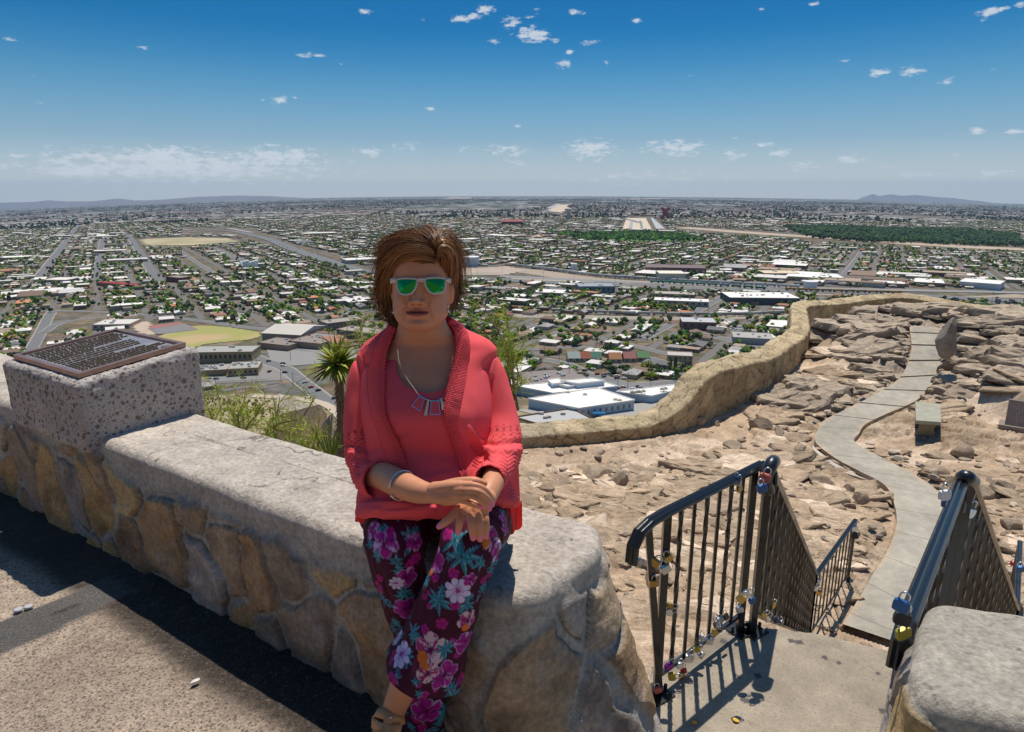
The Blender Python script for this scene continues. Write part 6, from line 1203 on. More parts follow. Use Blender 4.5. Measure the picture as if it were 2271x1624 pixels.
# ---------------------------------------------------------------- yucca and desert shrubs
M_plant = pmat('shrub_green', attr=True, rough=.6, spec=.25)
def yucca():
    b = W(757, 1020, 6.1); b = np.array(b); top = W(750, 815, 6.0); e = empty('yucca', b); tag(e, 'tall yucca with a shaggy trunk and a star of sword leaves behind the wall', 'yucca')
    mb = MB(); P = catmull([b-(0, 0, .6), b, (b+top)/2+(.01, 0, 0), top], 10); mb.tube(P, np.linspace(.040, .034, len(P)), 12, col=(.13, .095, .06)); r = np.random.default_rng(1)
    for i in range(650):      # dead leaf stubs shingled on the trunk
        u = r.uniform(.1, 1); k = u*(len(P)-1); p = P[int(k)]; th = r.uniform(0, 6.28); d = np.array((math.cos(th), math.sin(th), 0)); a = p+d*.036; q = a+d*.022+(0, 0, -.035); sd = np.array((-d[1], d[0], 0))*.009; c = np.array((.16, .12, .075))*r.uniform(.5, 1.6); mb.add([a-sd, a+sd, q], T=[(0, 1, 2)], c=c)
    keep(mb.build('trunk', M_plant), e)
    lb = MB()
    for i in range(150):
        z = r.uniform(-.55, 1); th = r.uniform(0, 6.283); h = math.sqrt(max(0, 1-z*z)); d = np.array((math.cos(th)*h, math.sin(th)*h, z)); L_ = r.uniform(.22, .33)*(1 if z > -.2 else .9); o_ = top+(0, 0, .03)+d*.02; sd = np.cross(d, (0, 0, 1)); sd /= np.linalg.norm(sd)+1e-9; up = np.cross(sd, d); n = 7; V = []; c = np.array((.34, .36, .04)) if r.random() < .6 else np.array((.15, .20, .03)); c = c*r.uniform(.7, 1.4)
        if z < -.3: c = np.array((.22, .19, .05))
        for j in range(n):
            u = j/(n-1); w_ = .013*(.55+1.6*u*(1-u)*2)*(1-u**3); p = o_+d*L_*u+np.array((0, 0, -.10*u*u*L_/.4*(1-.6*abs(z)))); V += [p-sd*w_, p+up*w_*.45*-1, p+sd*w_]
        lb.add(V, grid_faces(n, 3), c=c)
    keep(lb.build('leaves', M_plant, smooth=True), e)
yucca()
def shrub(bx, by, t, tops, label, seed, dens=1.0, name='desert_shrub'):
    r = np.random.default_rng(seed); b = W(bx, by, t); e = empty(name, b); tag(e, label, 'shrub'); st = MB(); lf = MB()
    gr = (np.array((.34, .44, .03)), np.array((.20, .31, .03)), np.array((.46, .50, .05)))
    for (x, y, dt) in tops:
        tp_ = W(x, y, t+dt); mid = (b+tp_)/2+r.normal(0, .05, 3); P = catmull([b+r.normal(0, .03, 3), mid, tp_], 9); st.tube(P, np.linspace(.010, .003, len(P)), 5, col=(.24, .19, .09))
        for k in range(int(11*dens)):
            u = r.uniform(.25, 1); p = P[int(u*(len(P)-1))]; d = r.normal(0, 1, 3)*(1, 1, .6)+(0, 0, .7); d /= np.linalg.norm(d); L_ = r.uniform(.08, .24)*(1.2-.5*u); q = p+d*L_; st.tube([p, (p+q)/2+r.normal(0, .012, 3), q], [.0028, .002, .0012], 4, col=(.30, .30, .08))
            g = gr[int(r.integers(0, 3))]*r.uniform(.7, 1.3)
            for m in range(int(11*dens)):
                v = r.uniform(.15, 1); a = p+(q-p)*v; dd = d*.7+r.normal(0, .75, 3); dd /= np.linalg.norm(dd); l = r.uniform(.025, .07); sd = np.cross(dd, r.normal(0, 1, 3)); sd /= np.linalg.norm(sd); sd *= .0017; c_ = a+dd*l; lf.add([a-sd, a+sd, c_+sd*.5, c_-sd*.5], [(0, 1, 2, 3)], c=g)
    keep(st.build('stems', M_plant), e); keep(lf.build('leaves', M_plant), e)
shrub(480, 985, 4.6, [(440, 870, .1), (462, 905, -.2), (505, 880, .2), (450, 940, .3), (520, 925, 0), (478, 845, .3), (440, 815, .5)], 'thin yellow-green wispy shrub beside the plinth', 3)
shrub(545, 1000, 4.4, [(540, 905, 0), (568, 930, .2), (520, 950, .1), (590, 900, -.1), (560, 840, .3), (610, 940, .2)], 'wispy yellow-green shrub next right of the one by the plinth', 4, 1.1)
shrub(625, 1020, 4.1, [(600, 930, 0), (650, 910, .2), (640, 960, .1), (620, 880, .3), (665, 930, 0), (700, 880, .3), (672, 1000, 0)], 'wispy shrub in front of the pale boulder', 5)
shrub(690, 1010, 3.9, [(675, 985, 0), (700, 990, .1), (690, 960, .1), (660, 995, 0)], 'small bright green shrub low beside the brown boulder', 6, 1.2)
shrub(1135, 900, 4.6, [(1045, 700, .2), (1070, 720, 0), (1090, 690, .3), (1110, 740, .1), (1130, 760, .2), (1060, 655, .3), (1150, 800, 0), (1160, 850, .1), (1100, 780, 0), (1080, 800, .2), (1120, 680, .4), (1165, 760, .3)], 'tall feathery yellow-green shrub rising behind the woman on the right', 7, 1.25)
shrub(800, 760, 5.5, [(770, 730, 0), (805, 705, .2), (835, 740, 0), (785, 775, .2), (830, 690, .3)], 'wispy shrub tips showing left of the woman shoulder', 8, .9)
def sotol():
    b = W(735, 1035, 3.2); e = empty('grass_plant', b); tag(e, 'tuft of narrow green blades behind the wall at the yucca foot', 'plant'); lb = MB(); r = np.random.default_rng(9)
    for i in range(46):
        th = r.uniform(0, 6.28); d = np.array((math.cos(th)*.35, math.sin(th)*.35, 1)); d /= np.linalg.norm(d); L_ = r.uniform(.10, .24); sd = np.cross(d, (0, 1, .1)); sd /= np.linalg.norm(sd); V = []
        for j in range(5): u = j/4; V += [b+d*L_*u-sd*.006*(1-u), b+d*L_*u+sd*.006*(1-u)]
        lb.add(V, grid_faces(5, 2), c=np.array((.17, .25, .05))*r.uniform(.6, 1.3))
    keep(lb.build('leaves', M_plant), e)
sotol()
# ---------------------------------------------------------------- the seated woman
M_skin = pmat('skin', attr=True, rough=.5, spec=.4, sub=.12, bump=('noise', 420, .12, .0006))
M_coral = pmat('coral_knit', (.80, .080, .098), .85, attr=True, spec=.15, var=[(5, .93, 1.07)], bump=('noise', 420, .35, .0012), bump2=('Z', 150, .25, .0012))
M_top = pmat('coral_jersey', (.80, .095, .115), .8, spec=.18, var=[(4, .93, 1.06)], bump=('noise', 500, .2, .0008))
M_band = pmat('coral_ribbing', (.82, .100, .115), .85, spec=.15, bump=('noise', 500, .3, .001))
M_pants = pmat('floral_jersey', attr=True, rough=.65, spec=.2, bump=('noise', 500, .12, .0006))
M_hair = pmat('hair', attr=True, rough=.42, spec=.45)
M_frame = pmat('frosted_plastic', (.80, .74, .72), .25, trans=.45, spec=.5, coat=.4)
M_lens = pmat('green_mirror', (.03, .42, .10), .04, metal=1.0)
M_silver = pmat('silver', (.75, .75, .77), .2, metal=1)
M_pearl = pmat('pearl', (.75, .62, .55), .25, coat=.5)
M_turq = pmat('dark_beads', (.06, .13, .17), .25, coat=.5)
M_cream = pmat('cream_shell', (.66, .60, .40), .3)
M_leather = pmat('tan_leather', (.66, .31, .13), .45, var=[(20, .85, 1.15)], spec=.4)
WOM = empty('person', W(960, 1150, 1.85)); tag(WOM, 'seated woman in coral cardigan, green mirrored sunglasses and purple floral trousers', 'person')
def finalize_union(name, pieces, voxel, smooth_it=2):
    V = []; Q = []; T = []; off = 0
    for p in pieces:
        v, f = p; V.append(v)
        for ff in (f if isinstance(f, list) else [f]):
            (Q if ff.shape[1] == 4 else T).append(ff+off)
        off += len(v)
    tmp = mesh_np('tmp', np.concatenate(V), ([np.concatenate(Q)] if Q else [])+([np.concatenate(T)] if T else []), M_skin)
    md = tmp.modifiers.new('r', 'REMESH'); md.mode = 'VOXEL'; md.voxel_size = voxel; md.adaptivity = 0
    dg = bpy.context.evaluated_depsgraph_get(); dg.update(); me = bpy.data.meshes.new_from_object(tmp.evaluated_get(dg)); n = len(me.vertices); v = np.empty(n*3, np.float32); me.vertices.foreach_get('co', v); v = v.reshape(-1, 3).astype(float)
    f = np.empty(len(me.loops), np.int32); me.loops.foreach_get('vertex_index', f); f = f.reshape(-1, 4); bpy.data.objects.remove(tmp); bpy.data.meshes.remove(me)
    e = np.concatenate([f[:, [0, 1]], f[:, [1, 2]], f[:, [2, 3]], f[:, [3, 0]]])
    for k in range(smooth_it):
        s_ = np.zeros_like(v); c = np.zeros(n)
        for ax in range(3): s_[:, ax] = np.bincount(e[:, 0], v[e[:, 1], ax], n)
        c = np.bincount(e[:, 0], minlength=n); v = v*.45+.55*s_/np.maximum(c, 1)[:, None]
    print(name, n); return v, f
def normals(v, f):
    a = v[f[:, 2]]-v[f[:, 0]]; b = v[f[:, 3]]-v[f[:, 1]]; fn = np.cross(a, b); n = np.zeros_like(v)
    for k in range(4):
        for ax in range(3): n[:, ax] += np.bincount(f[:, k], fn[:, ax], len(v))
    return n/(np.linalg.norm(n, axis=1)[:, None]+1e-12)
def ring_loft(rings, n=56, expo=2.0):
    """rings: (centre, ax1*r1, ax2*r2); closed with poles"""
    th = np.arange(n)/n*2*math.pi; c, s_ = np.cos(th), np.sin(th); c2 = np.sign(c)*abs(c)**(2/expo); s2 = np.sign(s_)*abs(s_)**(2/expo)
    V = [r[0]+c2[:, None]*r[1]+s2[:, None]*r[2] for r in rings]; V = np.concatenate(V); m = len(rings); F = grid_faces(m, n, cv=True)
    V = np.r_[V, [rings[0][0]], [rings[-1][0]]]; a = m*n
    T = np.array([(a, (j+1) % n, j) for j in range(n)]+[(a+1, (m-1)*n+j, (m-1)*n+(j+1) % n) for j in range(n)]); return V, [F, T]
def interp_rows(rows, m=8):
    R_ = np.array(rows, float); return catmull(R_, m)
YAX = np.array((0, 1., 0)); XAX = np.array((1., 0, 0)); ZAX = np.array((0, 0, 1.))
def row_loft(rows, n=72, expo=2.2, m=8, grow=0.0, tilt=None):
    R_ = interp_rows(rows, m); rings = []
    for y, xl, xr, t, b in R_:
        c = W((xl+xr)/2, y, t); a = (xr-xl)/2*S*t/FPX; rings.append((c, XAX*(a+grow), ray((xl+xr)/2, y)*(b+grow)))
    return ring_loft(rings, n, expo)
def limb(pts, m=8, n=28, flat=1.0, ends=True):
    """pts: (x, y, t, r) sighted"""
    P = catmull(np.array([(*W(p[0], p[1], p[2]), p[3]) for p in pts]), m); C = P[:, :3]; r = P[:, 3]; T = np.gradient(C, axis=0); T /= np.linalg.norm(T, axis=1)[:, None]; rings = []; v = np.array((0, 1., 0)); 
    if ends:      # round ends
        k = 5; A = []; 
        for q in range(k): a = math.pi/2*(1-q/k); A.append((C[0]-T[0]*r[0]*math.sin(a), T[0], r[0]*max(.02, math.cos(a))))
        A += [(C[i], T[i], r[i]) for i in range(len(C))]
        for q in range(1, k+1): a = math.pi/2*q/k; A.append((C[-1]+T[-1]*r[-1]*math.sin(a), T[-1], r[-1]*max(.02, math.cos(a))))
    else: A = [(C[i], T[i], r[i]) for i in range(len(C))]
    for c, t, rr in A:
        u = v-t*np.dot(v, t); u /= np.linalg.norm(u); s_ = np.cross(t, u); rings.append((c, s_*rr, u*rr*flat))
    return ring_loft(rings, n)
# ---- head in its own frame (x image right, f forwards, z up)
HT = 1.72; HC = W(934, 637, HT); HSc = 1.03; pa = math.radians(7); HF = np.array((0, -math.cos(pa), math.sin(pa))); HX = np.array((1., 0, 0)); HZ = np.cross(HX, -HF)*1.0; HZ = np.array((0, math.sin(pa), math.cos(pa)))
def hp(x, f, z): return HC+HSc*(HX*x+HF*f+HZ*z)
def head_piece():
    rows = [(.118, .002, -.018, -.026), (.113, .034, .030, -.058), (.100, .052, .056, -.080), (.080, .063, .073, -.096), (.055, .0685, .083, -.104), (.030, .070, .086, -.106), (.010, .0700, .0835, -.105), (-.010, .0695, .082, -.100), (-.030, .0690, .082, -.092), (-.048, .0685, .082, -.082), (-.064, .0655, .0815, -.070), (-.078, .0585, .080, -.055), (-.090, .0485, .0765, -.035), (-.099, .0350, .068, -.010), (-.105, .0160, .050, .018)]
    R_ = catmull(np.array(rows), 12); n = 220; th = np.arange(n)/n*2*math.pi; V = []
    for z, hw, yf, yb in R_:
        c = (yf+yb)/2; b = (yf-yb)/2; cx, sy = np.cos(th), np.sin(th); e = 2.25; X = hw*np.sign(cx)*abs(cx)**(2/e); Y = c+b*np.sign(sy)*abs(sy)**(2/e); V.append(np.stack([X, Y, np.full(n, z)], 1))
    V = np.concatenate(V); x, y, z = V.T; fr = np.clip(y/.03, 0, 1); g = lambda u, s_: np.exp(-(u/s_)**2)
    d = np.zeros(len(V))
    zk = np.array((-.044, -.040, -.036, -.030, -.022, -.012, 0, .012)); hk = np.array((0, .007, .019, .0235, .019, .013, .007, .002)); nh = np.interp(z, zk, hk, left=0, right=0); ns = np.interp(z, (-.04, -.03, -.015, .01), (.0115, .0110, .0080, .0075)); d += nh*g(x, ns)
    for s_ in (-1, 1):
        d += .0125*np.exp(-(((x-s_*.0150)/.0068)**2+((z+.0335)/.0065)**2)); d -= .008*np.exp(-(((x-s_*.032)/.015)**2+((z-.0)/.011)**2)); d += .0045*np.exp(-(((x-s_*.040)/.018)**2+((z+.030)/.014)**2))
        d -= .005*np.exp(-(((x-s_*.0235)/.006)**2+((z+.030)/.010)**2))
        # fold from nose wing past the corner of the mouth to the chin
        u = np.clip((-z-.030)/.048, 0, 1); xf = .0235+.0115*u; d -= .0046*g(s_*x-xf, .0032)*np.clip((-z-.028)/.008, 0, 1)*np.clip((z+.084)/.010, 0, 1); d += .0030*g(s_*x-xf-.008, .006)*np.clip((-z-.030)/.01, 0, 1)*np.clip((z+.078)/.01, 0, 1)
        d += .0036*np.exp(-(((x-s_*.030)/.016)**2+((z-.020)/.007)**2))
    mw = np.clip(1-(abs(x)/.0275)**2.5, 0, 1)**.6
    d += .0045*mw*g(z+.0515+.0012*g(x, .004), .0038); d += .0056*mw*g(z+.0625, .0045); d -= .0068*mw*g(z+.0568, .0017); d -= .0035*g(z+.0745, .0050)*g(x, .026); d += .0060*np.exp(-((x/.019)**2+((z+.088)/.0105)**2)); d -= .002*g(x, .0035)*g(z+.043, .004)
    V = V.copy(); V[:, 1] += d*fr
    P = HC+HSc*(V[:, :1]*HX+V[:, 1:2]*HF+V[:, 2:]*HZ); m = len(R_); F = grid_faces(m, n, cv=True); a = m*n; P = np.r_[P, [P[:n].mean(0)], [P[-n-0:].mean(0)]]
    T = np.array([(a, (j+1) % n, j) for j in range(n)]+[(a+1, (m-1)*n+j, (m-1)*n+(j+1) % n) for j in range(n)]); return P, [F, T]
def ell(c, rx, ry, rz, n=20):
    rings = [];
    for a in np.linspace(-math.pi/2+.1, math.pi/2-.1, 12): rings.append((np.array(c)+ZAX*rz*math.sin(a), XAX*rx*math.cos(a), YAX*ry*math.cos(a)))
    return ring_loft(rings, n)
TORSO = [(770, 872, 1012, 1.800, .060), (790, 835, 1048, 1.795, .080), (815, 806, 1078, 1.785, .098), (850, 800, 1086, 1.775, .115), (890, 800, 1090, 1.765, .132), (925, 803, 1090, 1.760, .142), (960, 808, 1088, 1.762, .140), (1000, 808, 1090, 1.768, .136), (1040, 804, 1098, 1.765, .146), (1080, 798, 1110, 1.758, .162), (1115, 794, 1120, 1.755, .172), (1145, 796, 1126, 1.762, .170)]
TR_I = catmull(np.array([(708, 884, 1000, 1.815, .035), (722, 862, 1026, 1.80, .046), (738, 842, 1052, 1.795, .056), (754, 822, 1074, 1.79, .064), (775, 806, 1084, 1.79, .078)]+TORSO[2:], float), 12)
def tfront(x, y, lift=0.0):
    xl, xr, t, b = [np.interp(y, TR_I[:, 0], TR_I[:, k]) for k in (1, 2, 3, 4)]; q = (x-(xl+xr)/2)/((xr-xl)/2); q = min(.97, abs(q)); return t-b*(1-q**2.2)**(1/2.2)-lift
def hz(x, y): return 831.6+.15868*x, 1025.7+.15868*y
def fing(pts, rs): return limb([(*hz(x, y), t, r) for (x, y, t), r in zip(pts, rs)], m=6, n=16)
NAILS = []
def skin():
    ps = [head_piece()]
    for s_ in (-1, 1): ps.append(ell(hp(s_*.0715, -.012, -.012), .009, .018, .031))
    ps.append(row_loft([(690, 888, 984, 1.765, .052), (712, 883, 990, 1.752, .057), (730, 880, 998, 1.755, .060), (748, 872, 1010, 1.765, .062), (764, 852, 1034, 1.780, .064), (784, 826, 1062, 1.785, .076), (806, 812, 1074, 1.783, .086), (835, 808, 1078, 1.776, .100), (860, 812, 1078, 1.772, .108)], expo=2.0))
    ps.append(row_loft([(y, xl+6, xr-6, t, b-.010) for y, xl, xr, t, b in TORSO[2:]]))
    # collar bones
    ps.append(limb([(820, 805, 1.80, .034), (808, 860, 1.79, .040), (806, 940, 1.78, .040), (808, 1010, 1.76, .038), (818, 1055, 1.72, .037), (850, 1057, 1.64, .0345), (878, 1069, 1.58, .033), (905, 1081, 1.54, .031), (930, 1090, 1.510, .0270), (952, 1094, 1.488, .0225), (968, 1096, 1.475, .0215)], flat=.95))
    ps.append(limb([(1075, 805, 1.80, .034), (1092, 870, 1.79, .040), (1106, 940, 1.77, .040), (1113, 1000, 1.73, .038), (1108, 1035, 1.66, .034), (1096, 1062, 1.58, .029), (1086, 1086, 1.52, .0245), (1076, 1108, 1.49, .0225)], flat=.95))
    # hand A resting over the other wrist
    kA = [((1195, 322, 1.438), .0100), ((1215, 385, 1.432), .0102), ((1200, 450, 1.434), .0100), ((1150, 512, 1.442), .0095)]
    for (k, r), w0 in zip(kA, ((840, 385, 1.472), (860, 410, 1.470), (850, 440, 1.470), (840, 465, 1.474))): ps.append(fing([w0, ((w0[0]+k[0])/2, (w0[1]+k[1])/2-6, 1.452), k], [.0185, .0145, r]))
    ps.append(fing([(880, 440, 1.480), (1000, 490, 1.470), (1120, 510, 1.462)], [.018, .018, .013]))
    ps.append(fing([(1195, 322, 1.438), (1390, 318, 1.424), (1535, 378, 1.428), (1640, 500, 1.442)], [.0088, .0070, .0068, .0058]))
    ps.append(fing([(1215, 385, 1.432), (1410, 396, 1.418), (1545, 470, 1.426), (1640, 592, 1.442)], [.0088, .0072, .0069, .0058]))
    ps.append(fing([(1200, 450, 1.434), (1385, 474, 1.420), (1500, 554, 1.428), (1600, 650, 1.444)], [.0086, .0070, .0067, .0056]))
    ps.append(fing([(1150, 512, 1.442), (1270, 545, 1.434), (1380, 590, 1.434), (1492, 622, 1.442)], [.0082, .0068, .0063, .0053]))
    ps.append(fing([(900, 365, 1.475), (1130, 300, 1.458), (1290, 262, 1.446), (1410, 262, 1.444), (1530, 292, 1.450)], [.015, .0135, .0100, .0092, .0070]))
    for p in ((1484, 612, 1.436), (1600, 632, 1.437), (1642, 572, 1.434)): NAILS.append(W(*hz(p[0], p[1]), p[2]))
    # tendons and veins on the back of the hand
    for vv in ([(900, 400, 1.456), (1000, 380, 1.446), (1180, 345, 1.434)], [(900, 415, 1.454), (1030, 415, 1.442), (1200, 395, 1.428)], [(900, 440, 1.455), (1020, 455, 1.444), (1180, 450, 1.430)], [(930, 395, 1.452), (980, 440, 1.446), (1040, 430, 1.440)]): ps.append(fing(vv, [.0030, .0034, .0036]))
    # hand B flat on the knee
    kB = [((1205, 712, 1.462), .0102), ((1320, 690, 1.456), .0104), ((1430, 690, 1.457), .0102), ((1528, 712, 1.463), .0095)]
    for (k, r), w0 in zip(kB, ((1410, 560, 1.482), (1440, 560, 1.480), (1490, 560, 1.482), (1520, 565, 1.484))): ps.append(fing([(w0[0]+60, 500, 1.487), w0, ((w0[0]+k[0])/2, (w0[1]+k[1])/2, 1.466), k], [.019, .0175, .0145, r]))
    ps.append(fing([(1205, 712, 1.462), (1188, 800, 1.452), (1176, 885, 1.453), (1163, 972, 1.462)], [.0100, .0084, .0080, .0068]))
    ps.append(fing([(1320, 690, 1.456), (1342, 815, 1.446), (1356, 930, 1.447), (1372, 1058, 1.458)], [.0102, .0086, .0081, .0068]))
    ps.append(fing([(1430, 690, 1.457), (1452, 820, 1.447), (1463, 945, 1.449), (1469, 1075, 1.460)], [.0100, .0084, .0079, .0066]))
    ps.append(fing([(1528, 712, 1.463), (1550, 815, 1.455), (1558, 925, 1.457), (1552, 1045, 1.466)], [.0092, .0076, .0071, .0058]))
    ps.append(fing([(1330, 590, 1.480), (1180, 680, 1.474), (1080, 755, 1.468), (990, 825, 1.466), (898, 893, 1.470)], [.017, .0145, .0105, .0094, .0070]))
    for p in ((1163, 958, 1.455), (1372, 1035, 1.452), (1468, 1052, 1.454), (1553, 1030, 1.460), (900, 884, 1.464)): NAILS.append(W(*hz(p[0], p[1]), p[2]))
    # legs under the trousers, bare ankle and foot
    ps.append(limb([(1060, 1140, 1.88, .07), (1050, 1165, 1.76, .058), (1040, 1205, 1.56, .045), (1010, 1290, 1.56, .042), (965, 1390, 1.59, .045), (920, 1470, 1.61, .044), (892, 1530, 1.625, .0335), (872, 1578, 1.64, .029), (862, 1608, 1.645, .033)]))
    ps.append(limb([(862, 1600, 1.650, .031), (850, 1640, 1.62, .032), (838, 1680, 1.58, .030), (826, 1718, 1.55, .022)], flat=.8))
    ps.append(limb([(890, 1145, 1.88, .06), (878, 1168, 1.76, .050), (880, 1205, 1.66, .040), (908, 1320, 1.68, .038), (938, 1480, 1.75, .034), (948, 1620, 1.82, .028), (950, 1700, 1.84, .028), (945, 1740, 1.78, .026)]))
    ps.append(row_loft([(1095, 825, 1098, 1.80, .11), (1130, 825, 1098, 1.85, .12), (1165, 830, 1090, 1.90, .11)]))
    v, f = finalize_union('skin', ps, .0019, 1)
    base = np.array((.60, .265, .150)); c = np.tile(base, (len(v), 1)); mot = fbm(v*38, 3, 5)[:, None]; c = c*(.92+.16*mot)
    L_ = (v-HC)/HSc; x = L_@HX; ff = L_@HF; z = L_@HZ; fr = ff > .05
    lip = fr & (abs(x) < .0265) & (z > -.0668+.006*(abs(x)/.0265)**2) & (z < -.0495-.005*(abs(x)/.0265)**1.5); c[lip] = np.array((.33, .085, .075))
    ml = fr & (abs(x) < .0245) & (abs(z+.0568) < .0021*(1-.5*(abs(x)/.0245)**2)); c[ml] = np.array((.10, .02, .02))
    for s_ in (-1, 1):
        ck = np.exp(-(((x-s_*.040)/.018)**2+((z+.035)/.018)**2))*fr; c = c*(1-.18*ck[:, None])+np.array((.66, .26, .18))*(.18*ck)[:, None]
        ns = np.exp(-(((x-s_*.0085)/.0035)**2+((z+.0400)/.0022)**2))*fr*(ff > .085); c = c*(1-.75*np.clip(ns, 0, 1))[:, None]
    hands = (v[:, 1] < 1.62) & (v[:, 2] < -.45) & (v[:, 2] > -.95); c[hands] *= (1.05, 1.04, 1.0)
    for (kx, ky, kt, kr) in [(1215, 350, 1.43, .007), (1225, 410, 1.425, .007), (1210, 470, 1.43, .007), (1410, 360, 1.42, .006), (1430, 430, 1.415, .006), (1400, 500, 1.42, .006), (1205, 712, 1.455, .007), (1320, 692, 1.45, .007), (1430, 692, 1.45, .007), (1188, 800, 1.447, .006), (1342, 815, 1.441, .006), (1452, 820, 1.442, .006), (1550, 815, 1.45, .006)]:
        dk = np.linalg.norm(v-W(*hz(kx, ky), kt), axis=1); wk = .28*np.exp(-(dk/kr)**2)[:, None]; c = c*(1-wk)+np.array((.42, .12, .07))*wk; cr_ = (dk < kr*1.3) & ((((proj(v)[:, 1]+.3*proj(v)[:, 0])/2.6) % 1) < .22); c[cr_] *= .8
    for nl in NAILS:
        d = np.linalg.norm((v-nl)*(1, .6, .8), axis=1); m = d < .0058; c[m] = (.80, .20, .36)
    o = mesh_np('body', v, f, M_skin, col=c); keep(o, WOM); o.name = 'body'; return o
skin()
def shell(name, pieces, voxel, mat, cut=None, keepfn=None, sm=3, solid=.0, wr=None, colf=None):
    v, f = finalize_union(name, pieces, voxel, sm); nrm = normals(v, f)
    if wr is not None: v = v+nrm*wr(v, nrm)[:, None]
    q = proj(v); dead = np.zeros(len(v), bool)
    if cut is not None: dead |= inpoly(q, np.array(cut)) & (nrm[:, 1] < .25)
    if keepfn is not None: dead |= ~keepfn(v, q, nrm)
    fk = ~dead[f].any(1); f = f[fk]; used = np.unique(f); mp = -np.ones(len(v), int); mp[used] = np.arange(len(used)); v2 = v[used]; n2 = nrm[used]; f2 = mp[f]
    # relax the cut border
    e = np.concatenate([f2[:, [0, 1]], f2[:, [1, 2]], f2[:, [2, 3]], f2[:, [3, 0]]]); key = np.sort(e, 1); kk = key[:, 0].astype(np.int64)*len(v2)+key[:, 1]; u, cnt = np.unique(kk, return_counts=True); bk = u[cnt == 1]; a, b = bk//len(v2), bk % len(v2)
    bset = np.unique(np.r_[a, b]); ea = np.r_[a, b]; eb = np.r_[b, a]; N_ = len(v2); v3 = v2.copy()
    for _ in range(8):
        cc = np.bincount(ea, minlength=N_); 
        for ax in range(3):
            sm_ = np.bincount(ea, v3[eb, ax], N_); v3[bset, ax] = v3[bset, ax]*.4+.6*(sm_[bset]/np.maximum(cc[bset], 1))
    inner = v3-n2*solid
    if solid: 
        F = np.concatenate([f2, f2[:, ::-1]+N_]); V = np.r_[v3, inner]; cc_ = None if colf is None else np.tile(colf(v2), (2, 1)); me = mesh_np(name, V, F, mat, col=cc_)
    else: me = mesh_np(name, v3, f2, mat)
    keep(me, WOM); return me
NECK = [(866, 690), (872, 735), (876, 760), (878, 793), (884, 832), (898, 852), (919, 864), (948, 870), (972, 866), (990, 856), (999, 832), (1012, 782), (1014, 735), (1004, 690)]
folds = lambda sc, amp, st=(1, 1, 1), seed=1: (lambda v, n: (fbm(v*np.array(st)*sc, 3, seed)-.5)*amp)
def top_wr(v, n):
    q = proj(v); d = (fbm(v*np.array((5, 5, 16)), 3, 3)-.5)*.010*np.clip((q[:, 1]-960)/100, 0, 1)
    for (x0, y0, x1, y1, w_, a) in ((820, 1000, 900, 960, 7, -.004), (850, 1130, 1010, 1105, 8, -.006), (820, 1110, 960, 1125, 6, .005), (960, 1060, 1040, 1040, 9, .004), (1000, 1010, 940, 1000, 12, -.004), (830, 1140, 930, 1142, 5, -.004)):
        ab = np.array((x1-x0, y1-y0)); t = np.clip(((q[:, :2]-(x0, y0))@ab)/(ab@ab), 0, 1); dd = np.linalg.norm(q[:, :2]-((x0, y0)+t[:, None]*ab), axis=1); d += a*np.exp(-(dd/w_)**2)*(n[:, 1] < 0)
    return d
shell('blouse', [row_loft([(735, 866, 1016, 1.80, .052), (748, 848, 1040, 1.798, .060)]+[(y, xl-1, xr+1, t, b+.003) for y, xl, xr, t, b in TORSO]+[(1158, 800, 1126, 1.775, .155)]), row_loft([(1112, 796, 1000, 1.70, .125), (1130, 790, 1010, 1.695, .135), (1146, 790, 1004, 1.70, .13), (1156, 800, 985, 1.72, .10)])], .0038, M_top, cut=NECK, keepfn=lambda v, q, n: (q[:, 1] > 741) & ((q[:, 1] < 1148+7*np.sin((q[:, 0]-800)/62)-np.clip((q[:, 0]-985)/60, 0, 1)*22+3*np.sin(q[:, 0]/9)) | (n[:, 1] > .2)), sm=4, solid=.0015, wr=top_wr)
SLEEVE_L = [(826, 792, 1.80, .038), (812, 830, 1.795, .044), (807, 880, 1.79, .0475), (805, 935, 1.78, .0480), (806, 985, 1.765, .0480), (811, 1030, 1.74, .0480), (824, 1060, 1.70, .0475), (842, 1064, 1.645, .0440)]
SLEEVE_R = [(1068, 792, 1.80, .038), (1082, 830, 1.795, .046), (1094, 880, 1.79, .0500), (1106, 935, 1.775, .0510), (1113, 985, 1.735, .0500), (1112, 1018, 1.68, .0455), (1102, 1042, 1.62, .0390), (1089, 1060, 1.570, .0340)]
CUT = [(890, 680), (874, 716), (866, 732), (846, 760), (834, 800), (833, 850), (838, 900), (850, 955), (872, 1000), (897, 1045), (890, 1085), (878, 1140), (1060, 1140), (1042, 1060), (1024, 1023), (1006, 965), (998, 922), (1002, 879), (1014, 832), (1024, 780), (1020, 738), (1000, 716), (985, 680)]
